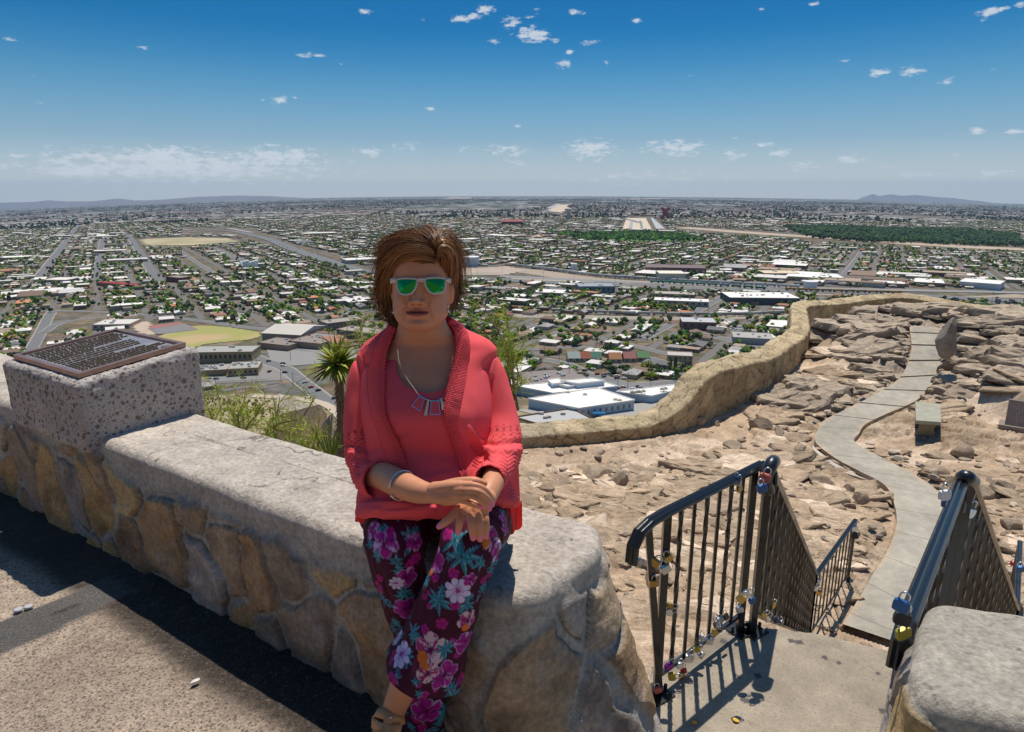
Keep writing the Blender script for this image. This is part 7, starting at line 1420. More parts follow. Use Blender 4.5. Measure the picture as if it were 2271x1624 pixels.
def card_wr(v, n):
    q = proj(v); d = (fbm(v*np.array((9, 9, 5)), 3, 7)-.5)*.012
    for (x0, y0, x1, y1, w_, a) in ((790, 800, 845, 930, 6, -.006), (800, 790, 830, 860, 6, .005), (1088, 840, 1078, 960, 6, -.008), (1095, 800, 1080, 860, 6, .004), (770, 985, 850, 1000, 5, -.005), (775, 1005, 855, 1015, 5, .005), (1075, 985, 1155, 980, 5, -.006), (1080, 1000, 1150, 1000, 6, .006), (790, 1050, 845, 1020, 6, -.005), (1040, 950, 1085, 1000, 8, .006), (1050, 985, 1090, 1030, 7, -.006), (770, 1040, 800, 1100, 6, -.005), (845, 980, 850, 1040, 5, -.006)):
        ab = np.array((x1-x0, y1-y0)); t = np.clip(((q[:, :2]-(x0, y0))@ab)/(ab@ab), 0, 1); dd = np.linalg.norm(q[:, :2]-((x0, y0)+t[:, None]*ab), axis=1); d += a*np.exp(-(dd/w_)**2)*(n[:, 1] < .2)
    # pointelle lace and chevron ribs on both lower sleeves
    for (ya, yb, xa, xb) in ((955, 1000, 755, 862), (945, 990, 1068, 1170)):
        m = (q[:, 1] > ya) & (q[:, 1] < yb) & (q[:, 0] > xa) & (q[:, 0] < xb); zig = np.abs(((q[:, 0]/11) % 1)-.5)*18; k = ((q[:, 1]+zig-ya)/9) % 1; d -= .0012*m*(k < .42)*((((q[:, 0]+q[:, 1]*.4)/3.2) % 1) < .6)
    m = ((q[:, 1] > 1002) & (q[:, 0] < 868)) | ((q[:, 1] > 992) & (q[:, 0] > 1050)); zig = np.abs(((q[:, 0]/30) % 1)-.5)*22; d += .0016*m*np.sin((q[:, 1]+zig)/8.5*2*math.pi)
    return d
def card_col(v):
    q = proj(v); c = np.tile(np.array((.86, .108, .118)), (len(v), 1)); hole = np.zeros(len(v), bool)
    for (ya, yb, xa, xb, per) in ((950, 985, 755, 862, 15), (940, 975, 1068, 1170, 15)):
        m = (q[:, 1] > ya-6) & (q[:, 1] < yb+16) & (q[:, 0] > xa) & (q[:, 0] < xb); tri = np.abs(((q[:, 0]/per) % 1)-.5)*2; hole |= m & (q[:, 1] > ya) & (q[:, 1] < ya+16) & (tri < (q[:, 1]-ya)/16*.55) & (((q[:, 1]/3.0) % 1) < .62)
        row = (q[:, 1] > ya+20) & (q[:, 1] < yb+10); dd = np.abs(((q[:, 0]/per) % 1)-.5)*2*9; hole |= m & row & (np.abs(((q[:, 1]-ya-20+dd) % 11)-5) < 1.4) & (((q[:, 0]/2.9) % 1) < .6)
    c[hole] = (.30, .045, .035)
    return c
CBODY = [(708, 898, 988, 1.835, .020), (714, 884, 1004, 1.825, .036), (724, 864, 1026, 1.815, .048), (736, 844, 1052, 1.808, .058), (748, 826, 1078, 1.803, .066), (762, 808, 1096, 1.80, .078), (782, 796, 1104, 1.80, .090)]+[(y, xl+np.interp(y, (815, 860, 960, 1040, 1120), (10, 30, 24, 8, -2)), xr+np.interp(y, (815, 860, 960, 1000, 1120), (2, -8, -6, 8, 36)), t+.002, b+.014) for y, xl, xr, t, b in TORSO[2:-1]]+[(1128, 815, 1140, 1.79, .15)]
def card_keep(v, q, n):
    k = ~((q[:, 0] > 846) & (q[:, 0] < 905) & (q[:, 1] > 1020) & (q[:, 2] < 1.70))
    cl = np.array(W(842, 1064, 1.645)); dl = np.array(W(842, 1064, 1.645))-np.array(W(820, 1062, 1.70)); dl /= np.linalg.norm(dl); k &= ~(((v-cl)@dl > .006) & (np.linalg.norm(v-cl, axis=1) < .075))
    cr = np.array(W(1089, 1060, 1.570)); dr = cr-np.array(W(1102, 1042, 1.62)); dr /= np.linalg.norm(dr); k &= ~(((v-cr)@dr > .002) & (np.linalg.norm(v-cr, axis=1) < .06))
    lowL = (q[:, 1] > 1112+6*np.sin(q[:, 0]/4)*0) & (q[:, 0] < 900); k &= ~lowL
    return k
shell('cardigan', [row_loft(CBODY), limb(SLEEVE_L, n=40), limb(SLEEVE_R, n=40)], .0036, M_coral, cut=CUT, keepfn=card_keep, sm=3, solid=.002, wr=card_wr, colf=card_col)
def band(name, pairs, lift=.017):
    Pq = catmull(np.array([(*a, *b) for a, b in pairs], float), 40); n = len(Pq); K = 15; V = []; L0 = 0; L_ = []; prev = None
    for i, (xa, ya, xb, yb) in enumerate(Pq):
        mid = np.array(((xa+xb)/2, (ya+yb)/2)); L0 += 0 if prev is None else np.linalg.norm(mid-prev); prev = mid; row = []
        for k in range(K):
            u = k/(K-1); x = xa*(1-u)+xb*u; y = ya*(1-u)+yb*u; rib = .0013*math.sin(L0/3.4*2*math.pi)*(1 if u > .45 else .3); lace = .0018*math.sin(L0/4.6*2*math.pi+(3.1 if int(u*9) % 2 else 0))*(1 if u < .45 else 0); sc = 1.2*math.sin(L0/7*2*math.pi) if k == 0 else 0
            ed = .004*(abs(2*u-1)**6); V.append(W(x+sc, y, tfront(x, max(y, 709), lift+rib+lace-ed)))
    V = np.array(V); back = V+np.array((0, .006, 0)); Vv = np.r_[V, back]; f = grid_faces(n, K); o_ = n*K
    side = [(i*K, (i+1)*K, (i+1)*K+o_, i*K+o_) for i in range(n-1)]+[((i+1)*K+K-1, i*K+K-1, i*K+K-1+o_, (i+1)*K+K-1+o_) for i in range(n-1)]
    keep(mesh_np(name, Vv, [f, f[:, ::-1]+o_, np.array(side)], M_band), WOM)
band('cardigan_band', [((887, 716), (864, 714)), ((881, 727), (853, 731)), ((873, 742), (840, 752)), ((860, 775), (826, 785)), ((855, 805), (816, 815)), ((854, 840), (814, 845)), ((853, 890), (817, 885)), ((858, 925), (825, 925)), ((871, 955), (837, 955)), ((887, 987), (849, 995)), ((899, 1018), (864, 1026)), ((905, 1046), (898, 1044))])
band('cardigan_band', [((984, 710), (1006, 708)), ((996, 719), (1026, 722)), ((1006, 735), (1038, 742)), ((1011, 765), (1043, 775)), ((1006, 800), (1040, 808)), ((996, 835), (1034, 840)), ((988, 868), (1027, 876)), ((984, 915), (1018, 922)), ((991, 945), (1015, 948)), ((1000, 968), (1022, 968)), ((1015, 1020), (1046, 1018)), ((1028, 1054), (1036, 1052))])
def collar():     # ribbed collar passing behind the neck
    P = catmull(np.array([W(872, 724, 1.755), W(878, 716, 1.785), W(900, 709, 1.82), W(940, 706, 1.84), W(980, 706, 1.82), W(996, 711, 1.785), W(1004, 718, 1.755)]), 10); mb = MB(); mb.tube(P, .0105, 12); keep(mb.build('collar', M_band, smooth=True), WOM)
collar()
def cuffs():
    for nm, c, d, r in (('cuff', W(843, 1064, 1.642), np.array(W(845, 1064, 1.64))-np.array(W(820, 1062, 1.70)), .0435), ('cuff', W(1087, 1062, 1.566), np.array(W(1089, 1060, 1.570))-np.array(W(1102, 1042, 1.62)), .0335)):
        d = d/np.linalg.norm(d); u = np.cross(d, ZAX); u /= np.linalg.norm(u); w_ = np.cross(d, u); V = []; n = 90
        for j, (off, k) in enumerate(((-.012, 1.03), (-.004, 1.05), (.003, 1.045), (.003, .99), (-.012, .99))):
            for i in range(n): th = i/n*6.2832; rr = r*k+.0012*math.sin(th*30); V.append(c+d*(off+.002*math.sin(th*9))+rr*(math.cos(th)*u+math.sin(th)*w_))
        keep(mesh_np(nm, np.array(V), grid_faces(5, n, cv=True), M_band), WOM)
cuffs()
def lace_hem():      # lower corners of the cardigan below each arm and thin red under-layer
    def sheet(name, pts, t0, mat, rip=.004):
        P = np.array(pts, float); n = 26; K = 18; V = []
        for i in range(n):
            u = i/(n-1); a = P[0]*(1-u)+P[1]*u; b = P[3]*(1-u)+P[2]*u
            for k in range(K):
                w_ = k/(K-1); q = a*(1-w_)+b*w_; V.append(W(q[0]+math.sin(u*9)*1.2*w_, q[1]+math.sin(u*11)*1.5*w_, q[2]+rip*math.sin(u*10+w_*2)))
        V = np.array(V); f = grid_faces(n, K); keep(mesh_np(name, np.r_[V, V+(0, .0015, 0)], [f, f[:, ::-1]+n*K], mat, col=np.tile(np.array((.86, .108, .118)), (2*n*K, 1))), WOM)
    sheet('cardigan_hem', [(828, 1075, 1.66), (876, 1104, 1.60), (868, 1128, 1.60), (812, 1118, 1.68)], 0, M_coral); sheet('cardigan_hem', [(1018, 1045, 1.60), (1062, 1040, 1.62), (1066, 1066, 1.60), (1030, 1070, 1.60)], 0, M_coral)
    sheet('cardigan_hem', [(1102, 1068, 1.70), (1150, 1030, 1.76), (1153, 1112, 1.80), (1128, 1126, 1.72)], 0, M_coral)
    red = pmat('thin_red_layer', (.85, .035, .03), .6, spec=.2); sheet('under_layer', [(1112, 1105, 1.74), (1158, 1112, 1.80), (1158, 1168, 1.80), (1132, 1186, 1.72)], 0, red, .008); sheet('under_layer', [(790, 1125, 1.74), (812, 1150, 1.72), (806, 1162, 1.72), (787, 1156, 1.75)], 0, red)
lace_hem()
# ---- trousers with their painted-flower print
MAR = np.array((.062, .006, .026)); MAG = np.array((.36, .010, .24)); LAV = np.array((.60, .50, .72)); TEAL = np.array((.022, .17, .24)); TEL2 = np.array((.16, .42, .50)); ORG = np.array((.70, .16, .03)); ROSE = np.array((.34, .10, .12)); HOT = np.array((.75, .03, .25))
def leg_tube(pts, n=230, step=.0019, flat=.92, foldseed=1, hem=0):
    P = catmull(np.array([(*W(p[0], p[1], p[2]), p[3]) for p in pts]), 20); P = resample(P, step); C = P[:, :3]; r = P[:, 3]
    for _ in range(30): r = np.convolve(np.pad(r, 3, mode='edge'), np.ones(7)/7, 'valid')
    T = np.gradient(C, axis=0); T = np.stack([np.convolve(np.pad(T[:, k], 12, mode='edge'), np.ones(25)/25, 'valid') for k in range(3)], 1); T /= np.linalg.norm(T, axis=1)[:, None]; th = np.arange(n)/n*2*math.pi; V = []; v0 = np.array((0, 1., 0))
    L_ = np.arange(len(C))*step
    for i in range(len(C)):
        t = T[i]; u = v0-t*np.dot(v0, t); u /= np.linalg.norm(u); s_ = np.cross(t, u); V.append(C[i]+r[i]*(np.cos(th)[:, None]*s_+np.sin(th)[:, None]*u*flat))
    V = np.concatenate(V); nr = V-np.repeat(C, n, 0); nr /= np.linalg.norm(nr, axis=1)[:, None]; lt = np.repeat(L_, n); tt = np.tile(th, len(C))
    d = (fbm(np.stack([np.cos(tt)*1.6, np.sin(tt)*1.6, lt*9], 1), 3, foldseed)-.5)*.022+(fbm(np.stack([np.cos(tt)*3, np.sin(tt)*3, lt*22], 1), 2, foldseed+5)-.5)*.008
    end = np.clip((lt-(L_[-1]-.16))/.16, 0, 1) if hem else 0; d = d+end*.010*np.sin(tt*3+1.2)
    return V+nr*d[:, None], grid_faces(len(C), n, cv=True), nr, len(C), n
LEG_R = [(1078, 1140, 1.92, .080), (1072, 1148, 1.82, .082), (1062, 1162, 1.71, .080), (1052, 1180, 1.60, .076), (1040, 1212, 1.540, .068), (1020, 1270, 1.545, .064), (993, 1340, 1.560, .070), (968, 1410, 1.580, .078), (945, 1462, 1.592, .090), (932, 1490, 1.598, .098)]
LEG_L = [(896, 1145, 1.92, .080), (888, 1152, 1.83, .082), (882, 1170, 1.73, .084), (880, 1196, 1.64, .080), (884, 1250, 1.64, .066), (908, 1340, 1.68, .060), (930, 1430, 1.72, .056), (944, 1530, 1.77, .054), (944, 1620, 1.82, .054), (948, 1680, 1.84, .056)]
def rnd3(p, s): return vnoise(p*s, 7)
FL = [(848, 1201, 29, 'M', 1), (916, 1181, 20, 'T', 2), (874, 1249, 15, 'T', 3), (907, 1283, 23, 'M', 4), (961, 1238, 25, 'M', 5), (1006, 1192, 26, 'T', 6), (1030, 1232, 30, 'T', 7), (1009, 1311, 26, 'W', 8), (966, 1331, 23, 'T', 9), (902, 1356, 24, 'M', 10), (885, 1446, 25, 'W', 11), (955, 1436, 33, 'P', 12), (994, 1441, 20, 'T', 13), (1037, 1427, 24, 'M', 14), (992, 1495, 32, 'M', 15), (952, 1498, 22, 'P', 16), (950, 1583, 31, 'M', 17), (1098, 1196, 27, 'P', 18), (1125, 1160, 22, 'M', 19), (1070, 1255, 16, 'T', 20), (1040, 1345, 18, 'T', 21), (925, 1200, 18, 'M', 22), (1048, 1290, 15, 'M', 23), (900, 1320, 17, 'T', 24), (820, 1170, 20, 'M', 25), (830, 1235, 15, 'T', 26), (980, 1390, 12, 'm', 27), (1000, 1275, 12, 'm', 28), (990, 1590, 20, 'T', 29), (910, 1400, 16, 'T', 30), (1075, 1160, 18, 'T', 31), (960, 1280, 9, 'm', 32), (935, 1395, 10, 'm', 33), (1010, 1545, 22, 'T', 34), (930, 1240, 12, 'm', 35), (1045, 1380, 22, 'P', 36), (880, 1300, 15, 'W', 37), (1110, 1225, 20, 'M', 38), (985, 1180, 13, 'm', 39), (860, 1175, 9, 'm', 40)]
def paint(C, V, nr, ctr, nrm, R_, kind, seed):
    r = np.random.default_rng(seed); d = V-ctr; m = (np.abs(d) < R_*1.5).all(1) & ((nr@nrm) > .1)
    ii = np.where(m)[0]; d = d[ii]; a = np.cross(nrm, (0, 0, 1.)); a /= np.linalg.norm(a); b = np.cross(nrm, a); x, y = d@a, d@b; ang = r.uniform(0, 6.28); x, y = x*math.cos(ang)-y*math.sin(ang), x*math.sin(ang)+y*math.cos(ang); rho = np.hypot(x, y)/R_; th = np.arctan2(y, x); nz = fbm(np.stack([x, y, x*0], 1)*160+seed, 3, seed); nz2 = fbm(np.stack([np.cos(th)*2.5, np.sin(th)*2.5, rho*1.4], 1)+seed, 3, seed)
    if kind in 'MWPm':
        k = 5 if kind in 'MP' else 8; k = 5 if kind == 'm' else k; pet = np.abs(np.cos(th*k/2)); edge = .62+.34*pet**.5+.14*(nz-.5); ins = rho < edge
        if kind == 'M': c1, c2, c3 = MAG, LAV, np.array((.12, .005, .07))
        elif kind == 'W': c1, c2, c3 = LAV, LAV*1.1, np.array((.30, .05, .25))
        elif kind == 'P': c1, c2, c3 = np.array((.40, .03, .16)), np.array((.62, .42, .46)), np.array((.12, .005, .07))
        else: c1, c2, c3 = HOT*.6, MAG, MAG*.5
        col = np.where((nz2 > .50)[:, None], c2 if kind != 'M' else c1, c1); st = np.clip((nz2-.60)*9, 0, 1)[:, None]*(1 if kind in 'MP' else .2); col = col*(1-st*.8)+c2*st*.8
        gap = np.clip((.32-pet)*5, 0, 1)*np.clip((rho-.25)*4, 0, 1); col = col*(1-.6*gap)[:, None]; core = np.clip((.24-rho)*9, 0, 1)[:, None]; col = col*(1-core)+c3*core; ray_ = ((np.sin(th*17+seed)+1)/2 > .75) & (rho < .42) & (rho > .12); col = np.where(ray_[:, None], c3*1.2, col)
        rim = np.clip((rho-edge+.10)*12, 0, 1)[:, None]*.55*(kind in 'MP'); col = col*(1-rim)+c2*rim
        if kind == 'P': og = (th > 1.8) & (th < 2.9); col = np.where((og & (rho > .3))[:, None], ORG, col)
        C[ii[ins]] = col[ins]
    else:
        n = int(r.integers(6, 9))
        for q in range(n):
            t0 = q/n*6.283+r.uniform(-.2, .2); L_ = R_*r.uniform(.85, 1.35); u = (x*math.cos(t0)+y*math.sin(t0))/L_; w_ = (-x*math.sin(t0)+y*math.cos(t0)); prof = np.where((u > .06) & (u < 1), np.sin(np.clip(u, 0, 1)**.8*math.pi)*R_*.15, -1); ins = np.abs(w_) < prof; mix = np.clip(w_/np.maximum(prof, 1e-6)*.9+(nz-.5)*1.2, 0, 1)[:, None]; col = TEAL*(1-mix)+TEL2*mix; C[ii[ins]] = col[ins]
def trousers():
    parts_ = [leg_tube(LEG_R, foldseed=3, hem=1), leg_tube(LEG_L, foldseed=9)]; V = np.concatenate([p[0] for p in parts_]); nr = np.concatenate([p[2] for p in parts_]); F = []; off = 0
    for p in parts_: F.append(p[1]+off); off += len(p[0])
    C = np.tile(MAR, (len(V), 1)); r = np.random.default_rng(5); q = proj(V); vis = nr[:, 1] < .2
    # small sprigs all over, then larger blossoms, then the ones the print shows in front
    for k in range(520):
        i = int(r.integers(0, len(V))); paint(C, V, nr, V[i], nr[i], r.uniform(.005, .019), 'T' if r.random() < .66 else 'm', 100+k)
    for k in range(60):
        i = int(r.integers(0, len(V)));
        if nr[i, 1] > .1: paint(C, V, nr, V[i], nr[i], r.uniform(.022, .036), 'MTPMTW'[int(r.integers(0, 6))], 500+k)
    for (x, y, R_, kd, sd) in FL:
        d = np.hypot(q[:, 0]-x, q[:, 1]-y); c = np.where((d < 7) & vis)[0]
        if not len(c): continue
        i = c[np.argmin(q[c, 2])]; paint(C, V, nr, V[i], nr[i], R_*S*q[i, 2]/FPX*(1.25 if kd == 'T' else 1.22), kd, sd)
    C = C*(.9+.2*fbm(V*60, 2, 3))[:, None]
    keep(mesh_np('trousers', V, F, M_pants, col=C), WOM)
    # pelvis part in the same cloth
    v, f = row_loft([(1105, 806, 1118, 1.86, .13), (1135, 798, 1130, 1.87, .14), (1165, 800, 1132, 1.90, .13), (1185, 815, 1120, 1.93, .10)], n=60)
    keep(mesh_np('trouser_seat', v, f, M_pants, col=np.tile(MAR, (len(v), 1))), WOM)
trousers()
# ---- sandal
def sandal():
    mb = MB(); 
    def strap(pts, w_, th=.0022):
        P = catmull(np.array([W(*p) for p in pts]), 8); T = np.gradient(P, axis=0); T /= np.linalg.norm(T, axis=1)[:, None]; ctr = W(862, 1600, 1.645); V = []
        for p, t in zip(P, T):
            o_ = p-ctr; o_ -= t*np.dot(o_, t); o_ /= np.linalg.norm(o_); s_ = np.cross(t, o_); V += [p-s_*w_, p+s_*w_, p+s_*w_+o_*th, p-s_*w_+o_*th]
        mb.add(np.array(V), grid_faces(len(P), 4, cv=True))
    strap([(833, 1585, 1.66), (836, 1580, 1.625), (852, 1584, 1.605), (875, 1592, 1.603), (892, 1596, 1.62), (896, 1594, 1.65)], .011); strap([(826, 1600, 1.64), (838, 1612, 1.60), (862, 1620, 1.585), (888, 1618, 1.60)], .013); strap([(862, 1590, 1.598), (858, 1612, 1.585), (850, 1640, 1.565), (842, 1668, 1.545)], .010)
    strap([(820, 1640, 1.61), (835, 1652, 1.57), (858, 1654, 1.56), (880, 1646, 1.58)], .016); keep(mb.build('sandal_straps', M_leather, smooth=True), WOM)
    m2 = MB(); P = catmull(np.array([W(870, 1640, 1.71), W(850, 1665, 1.66), W(832, 1705, 1.60), W(815, 1745, 1.56)]), 8); V = []; T = np.gradient(P, axis=0)
    for p, t, w_ in zip(P, T, np.interp(np.linspace(0, 1, len(P)), (0, .3, .7, 1), (.026, .032, .042, .02))):
        V += [p-XAX*w_, p+XAX*w_, p+XAX*w_-(0, 0, .018), p-XAX*w_-(0, 0, .018)]
    m2.add(np.array(V), grid_faces(len(P), 4, cv=True)); keep(m2.build('sandal_sole', pmat('sole', (.25, .16, .10), .8)), WOM)
    m3 = MB(); m3.lathe([(0, .002), (.0035, .0015), (.004, 0)], W(866, 1592, 1.597), 12, axis=(0, -1, .2)); keep(m3.build('buckle', M_silver, smooth=True), WOM)
sandal()
# ---- sunglasses
def z7(x, y): return 831.6+.13655*x, 498.96+.13655*y
def zh(x, y): return z7(690+(x-690)*.93, y+6)
def glass_t(x): d = (x-934)*S*1.63/FPX; return 1.622+5.2*d*d
def glasses():
    g = empty('sunglasses', hp(0, .09, 0)); keep(g, WOM)
    LENS = [[(352, 900), (375, 878), (440, 868), (540, 866), (630, 870), (680, 886), (690, 930), (672, 990), (640, 1055), (590, 1108), (500, 1130), (420, 1110), (378, 1050), (358, 970)], [(808, 880), (860, 862), (960, 855), (1060, 856), (1115, 864), (1142, 890), (1146, 950), (1130, 1030), (1095, 1085), (1030, 1108), (950, 1112), (885, 1082), (840, 1020), (812, 950)]]
    for L_ in LENS:
        Q = catmull(np.array(L_+[L_[0]], float), 5)[:-1]; O = np.array([W(*z7(x, y), glass_t(z7(x, y)[0])) for x, y in Q]); c = Q.mean(0); V = [W(*z7(*c), glass_t(z7(*c)[0])-.0028)]; n = len(Q)
        for k, s_ in enumerate((.25, .5, .75, 1.0)):
            for x, y in Q: X, Y = c+(np.array((x, y))-c)*s_; V.append(W(*z7(X, Y), glass_t(z7(X, Y)[0])-.0028*(1-s_*s_)))
        F = [(1+k*n+i, 1+k*n+(i+1) % n, 1+(k+1)*n+(i+1) % n, 1+(k+1)*n+i) for k in range(3) for i in range(n)]; T = [(0, 1+(i+1) % n, 1+i) for i in range(n)]
        keep(mesh_np('lens', np.array(V), [np.array(F), np.array(T)], M_lens), g)
        mb = MB(); P = np.r_[O, O[:2]]; P = P+(0, -.0008, 0); mb.tube(P, .0027, 8, cap=False); keep(mb.build('rim', M_frame, smooth=True), g)
    mb = MB()
    def bar(pts, r): mb.tube(catmull(np.array([W(*z7(x, y), glass_t(z7(x, y)[0])+dt) for x, y, dt in pts]), 6), r, 8)
    bar([(675, 890, -.001), (720, 880, -.003), (750, 878, -.003), (790, 880, -.003), (820, 885, -.001)], .0036); bar([(690, 925, 0), (748, 905, -.002), (806, 925, 0)], .0024)
    for xs, o_ in (((350, 300, 268), -1), ((1140, 1180, 1212), 1)): bar([(xs[0], 885, 0), (xs[1], 885, .001), (xs[2], 895, .006)], .0048); bar([(xs[0], 910, 0), (xs[1], 912, .002), (xs[2]+3*o_, 930, .007)], .0040)
    keep(mb.build('bridge', M_frame, smooth=True), g)
    for xs in (268, 1214):
        m2 = MB(); m2.tube([W(*z7(xs, 905), glass_t(z7(xs, 905)[0])+.006), W(*z7(xs, 930), 1.70), W(*z7(xs, 990), 1.735)], .0028, 6); keep(m2.build('temple', M_frame, smooth=True), g)
        m3 = MB(); X = xs+(38 if xs < 700 else -40); m3.lathe([(0, .001), (.0022, .0008), (.0026, 0)], W(*z7(X, 903), glass_t(z7(X, 903)[0])-.0045), 10, axis=(0, -1, 0)); keep(m3.build('rivet', M_silver, smooth=True), g)
glasses()
# ---- hair
def hair():
    cap = row_loft([(*[zh(0, y)[1]], zh(xl, 0)[0], zh(xr, 0)[0], t, b) for y, xl, xr, t, b in ((60, 680, 860, 1.76, .02), (95, 560, 1000, 1.76, .06), (150, 440, 1130, 1.755, .085), (250, 300, 1250, 1.750, .105), (400, 180, 1325, 1.755, .118), (520, 150, 1335, 1.765, .112), (600, 150, 1340, 1.775, .098), (800, 130, 1325, 1.785, .090), (1000, 120, 1310, 1.79, .085), (1200, 130, 1290, 1.795, .075), (1380, 190, 1250, 1.80, .060), (1500, 230, 1200, 1.80, .045))], n=60)
    v = cap[0]; v = v+(fbm(v*30, 3, 3)-.5)[:, None]*.008; keep(mesh_np('hair', v, cap[1], M_hair, col=np.tile(np.array((.035, .017, .008)), (len(v), 1))), WOM)
    r = np.random.default_rng(12); V = []; F = []; C = []; off = 0
    def fam(G, n, rad=.0009, jit_=.004, dark=0.0, tipj=1.6, nseg=16, gold=1.0):
        nonlocal off
        Gr = np.array([resample(catmull(np.array([W(*zh(x, y), t) for x, y, t in g]), 8), .001)[np.linspace(0, 1, 1)*0 == 0][:1] if False else None for g in []]) if False else None
        A = []
        for g in G:
            P = catmull(np.array([W(*zh(x, y), t) for x, y, t in g]), 8); u = np.linspace(0, len(P)-1, nseg); A.append(np.stack([np.interp(u, np.arange(len(P)), P[:, k]) for k in range(3)], 1))
        A = np.array(A); m = len(A)
        for i in range(n):
            s_ = r.uniform(0, m-1.001); k = int(s_); q = s_-k; P = A[k]*(1-q)+A[k+1]*q; st = r.uniform(0, .22); en = r.uniform(.72, 1.06); u = np.clip(np.linspace(st, en, nseg), 0, 1)*(nseg-1); P = np.stack([np.interp(u, np.arange(nseg), P[:, c]) for c in range(3)], 1)
            clump = vnoise(np.array([[s_*9, 0, 3.]]), 5)[0]; j = r.normal(0, jit_, 3)*(1, .7, 1); w_ = np.linspace(.25, 1, nseg)**1.5*tipj; P = P+j*w_[:, None]+np.array((0, -1, .2))*((clump-.5)*.010+r.uniform(-.002, .004))
            ph = r.uniform(0, 6.28); P = P+np.stack([np.sin(np.linspace(0, 5, nseg)+ph)*.0012, np.zeros(nseg), np.cos(np.linspace(0, 5, nseg)+ph)*.0012], 1)
            T = np.gradient(P, axis=0); T /= np.linalg.norm(T, axis=1)[:, None]+1e-9; a = np.cross(T, (0, 1., .1)); a /= np.linalg.norm(a, axis=1)[:, None]+1e-9; b = np.cross(T, a); rr = rad*r.uniform(.7, 1.5)*np.clip(np.sin(np.linspace(.5, math.pi-.12, nseg))*1.2, .15, 1)
            for th in (0, 2.094, 4.189): V.append(P+rr[:, None]*(math.cos(th)*a+math.sin(th)*b))
            ii = np.arange(nseg-1)
            for e in range(3): o0 = off+e*nseg; o1 = off+((e+1) % 3)*nseg; F.append(np.stack([o0+ii, o1+ii, o1+ii+1, o0+ii+1], 1))
            off += 3*nseg; mixv = np.clip(clump*1.9-.55+r.normal(0, .22), 0, 1)*gold; base = np.array((.030, .012, .006))*(1-mixv)+np.array((.33, .150, .055))*mixv; base = base*(1-dark); grd = np.linspace(.75, 1.25, nseg)[:, None]; C.extend([base*grd]*3)
    F1 = [[(1000, 610, 1.640), (800, 585, 1.632), (600, 605, 1.640), (440, 720, 1.662), (330, 880, 1.692), (262, 1060, 1.722)], [(1010, 560, 1.630), (760, 505, 1.615), (480, 540, 1.632), (290, 720, 1.668), (170, 950, 1.71), (140, 1200, 1.74)], [(1020, 480, 1.632), (740, 400, 1.605), (420, 420, 1.622), (190, 620, 1.665), (100, 900, 1.72), (80, 1180, 1.75)], [(1020, 380, 1.645), (760, 275, 1.622), (430, 290, 1.635), (170, 480, 1.675), (80, 750, 1.72), (60, 1000, 1.75)], [(980, 260, 1.675), (740, 175, 1.655), (480, 195, 1.665), (250, 330, 1.70), (115, 560, 1.73), (65, 760, 1.75)], [(900, 150, 1.72), (760, 75, 1.715), (600, 90, 1.71), (400, 170, 1.72), (200, 330, 1.74), (95, 560, 1.76)]]
    fam(F1, 2300); fam(F1, 500, .0014, .006, gold=1.3)
    F2 = [[(1040, 600, 1.642), (1075, 500, 1.625), (1130, 470, 1.630), (1160, 580, 1.652), (1150, 760, 1.69), (1150, 880, 1.71)], [(1030, 520, 1.630), (1110, 370, 1.612), (1230, 390, 1.628), (1275, 560, 1.66), (1250, 800, 1.70), (1240, 1000, 1.73)], [(1000, 400, 1.640), (1110, 250, 1.628), (1280, 320, 1.66), (1340, 560, 1.70), (1320, 850, 1.74), (1285, 1150, 1.76)], [(940, 250, 1.675), (1080, 145, 1.675), (1265, 240, 1.705), (1360, 480, 1.74), (1365, 800, 1.77), (1315, 1200, 1.79)], [(880, 140, 1.73), (1000, 70, 1.735), (1225, 180, 1.755), (1368, 450, 1.79), (1372, 800, 1.80), (1300, 1300, 1.80)]]
    fam(F2, 1700, gold=1.15)
    F2b = [[(1020, 420, 1.635), (900, 250, 1.63), (760, 150, 1.66), (680, 110, 1.70)], [(1000, 350, 1.645), (1000, 180, 1.66), (900, 80, 1.70), (780, 50, 1.74)], [(960, 260, 1.68), (1080, 140, 1.70), (960, 70, 1.74), (820, 50, 1.76)]]
    fam(F2b, 500, gold=1.3)
    F3 = [[(270, 850, 1.700), (232, 1000, 1.718), (235, 1200, 1.728), (275, 1400, 1.74), (330, 1550, 1.75)], [(150, 880, 1.73), (95, 1080, 1.75), (110, 1300, 1.76), (190, 1450, 1.77), (280, 1580, 1.78)], [(90, 850, 1.75), (60, 1050, 1.77), (55, 1200, 1.78), (100, 1330, 1.79), (170, 1420, 1.80)]]
    fam(F3, 1100, dark=.45); fam([[(250, 1300, 1.745), (200, 1420, 1.75), (230, 1560, 1.75), (330, 1590, 1.75), (390, 1560, 1.76)], [(320, 1400, 1.74), (280, 1480, 1.745), (300, 1560, 1.75), (360, 1590, 1.75), (400, 1575, 1.76)]], 260, .0016, .004, dark=.75)
    F4 = [[(1215, 880, 1.715), (1225, 1020, 1.725), (1222, 1180, 1.735), (1235, 1320, 1.74)], [(1320, 900, 1.75), (1325, 1050, 1.76), (1285, 1250, 1.77), (1280, 1440, 1.78)], [(1362, 880, 1.77), (1380, 1020, 1.77), (1350, 1110, 1.77), (1395, 1160, 1.77)]]
    fam(F4, 800, dark=.3)
    fam([[(600, 180, 1.69), (420, 100, 1.70), (260, 200, 1.71), (110, 350, 1.73), (50, 520, 1.74)], [(520, 240, 1.68), (330, 240, 1.69), (180, 290, 1.70), (80, 330, 1.71), (20, 300, 1.72)]], 150, .0008, .007, gold=1.2)
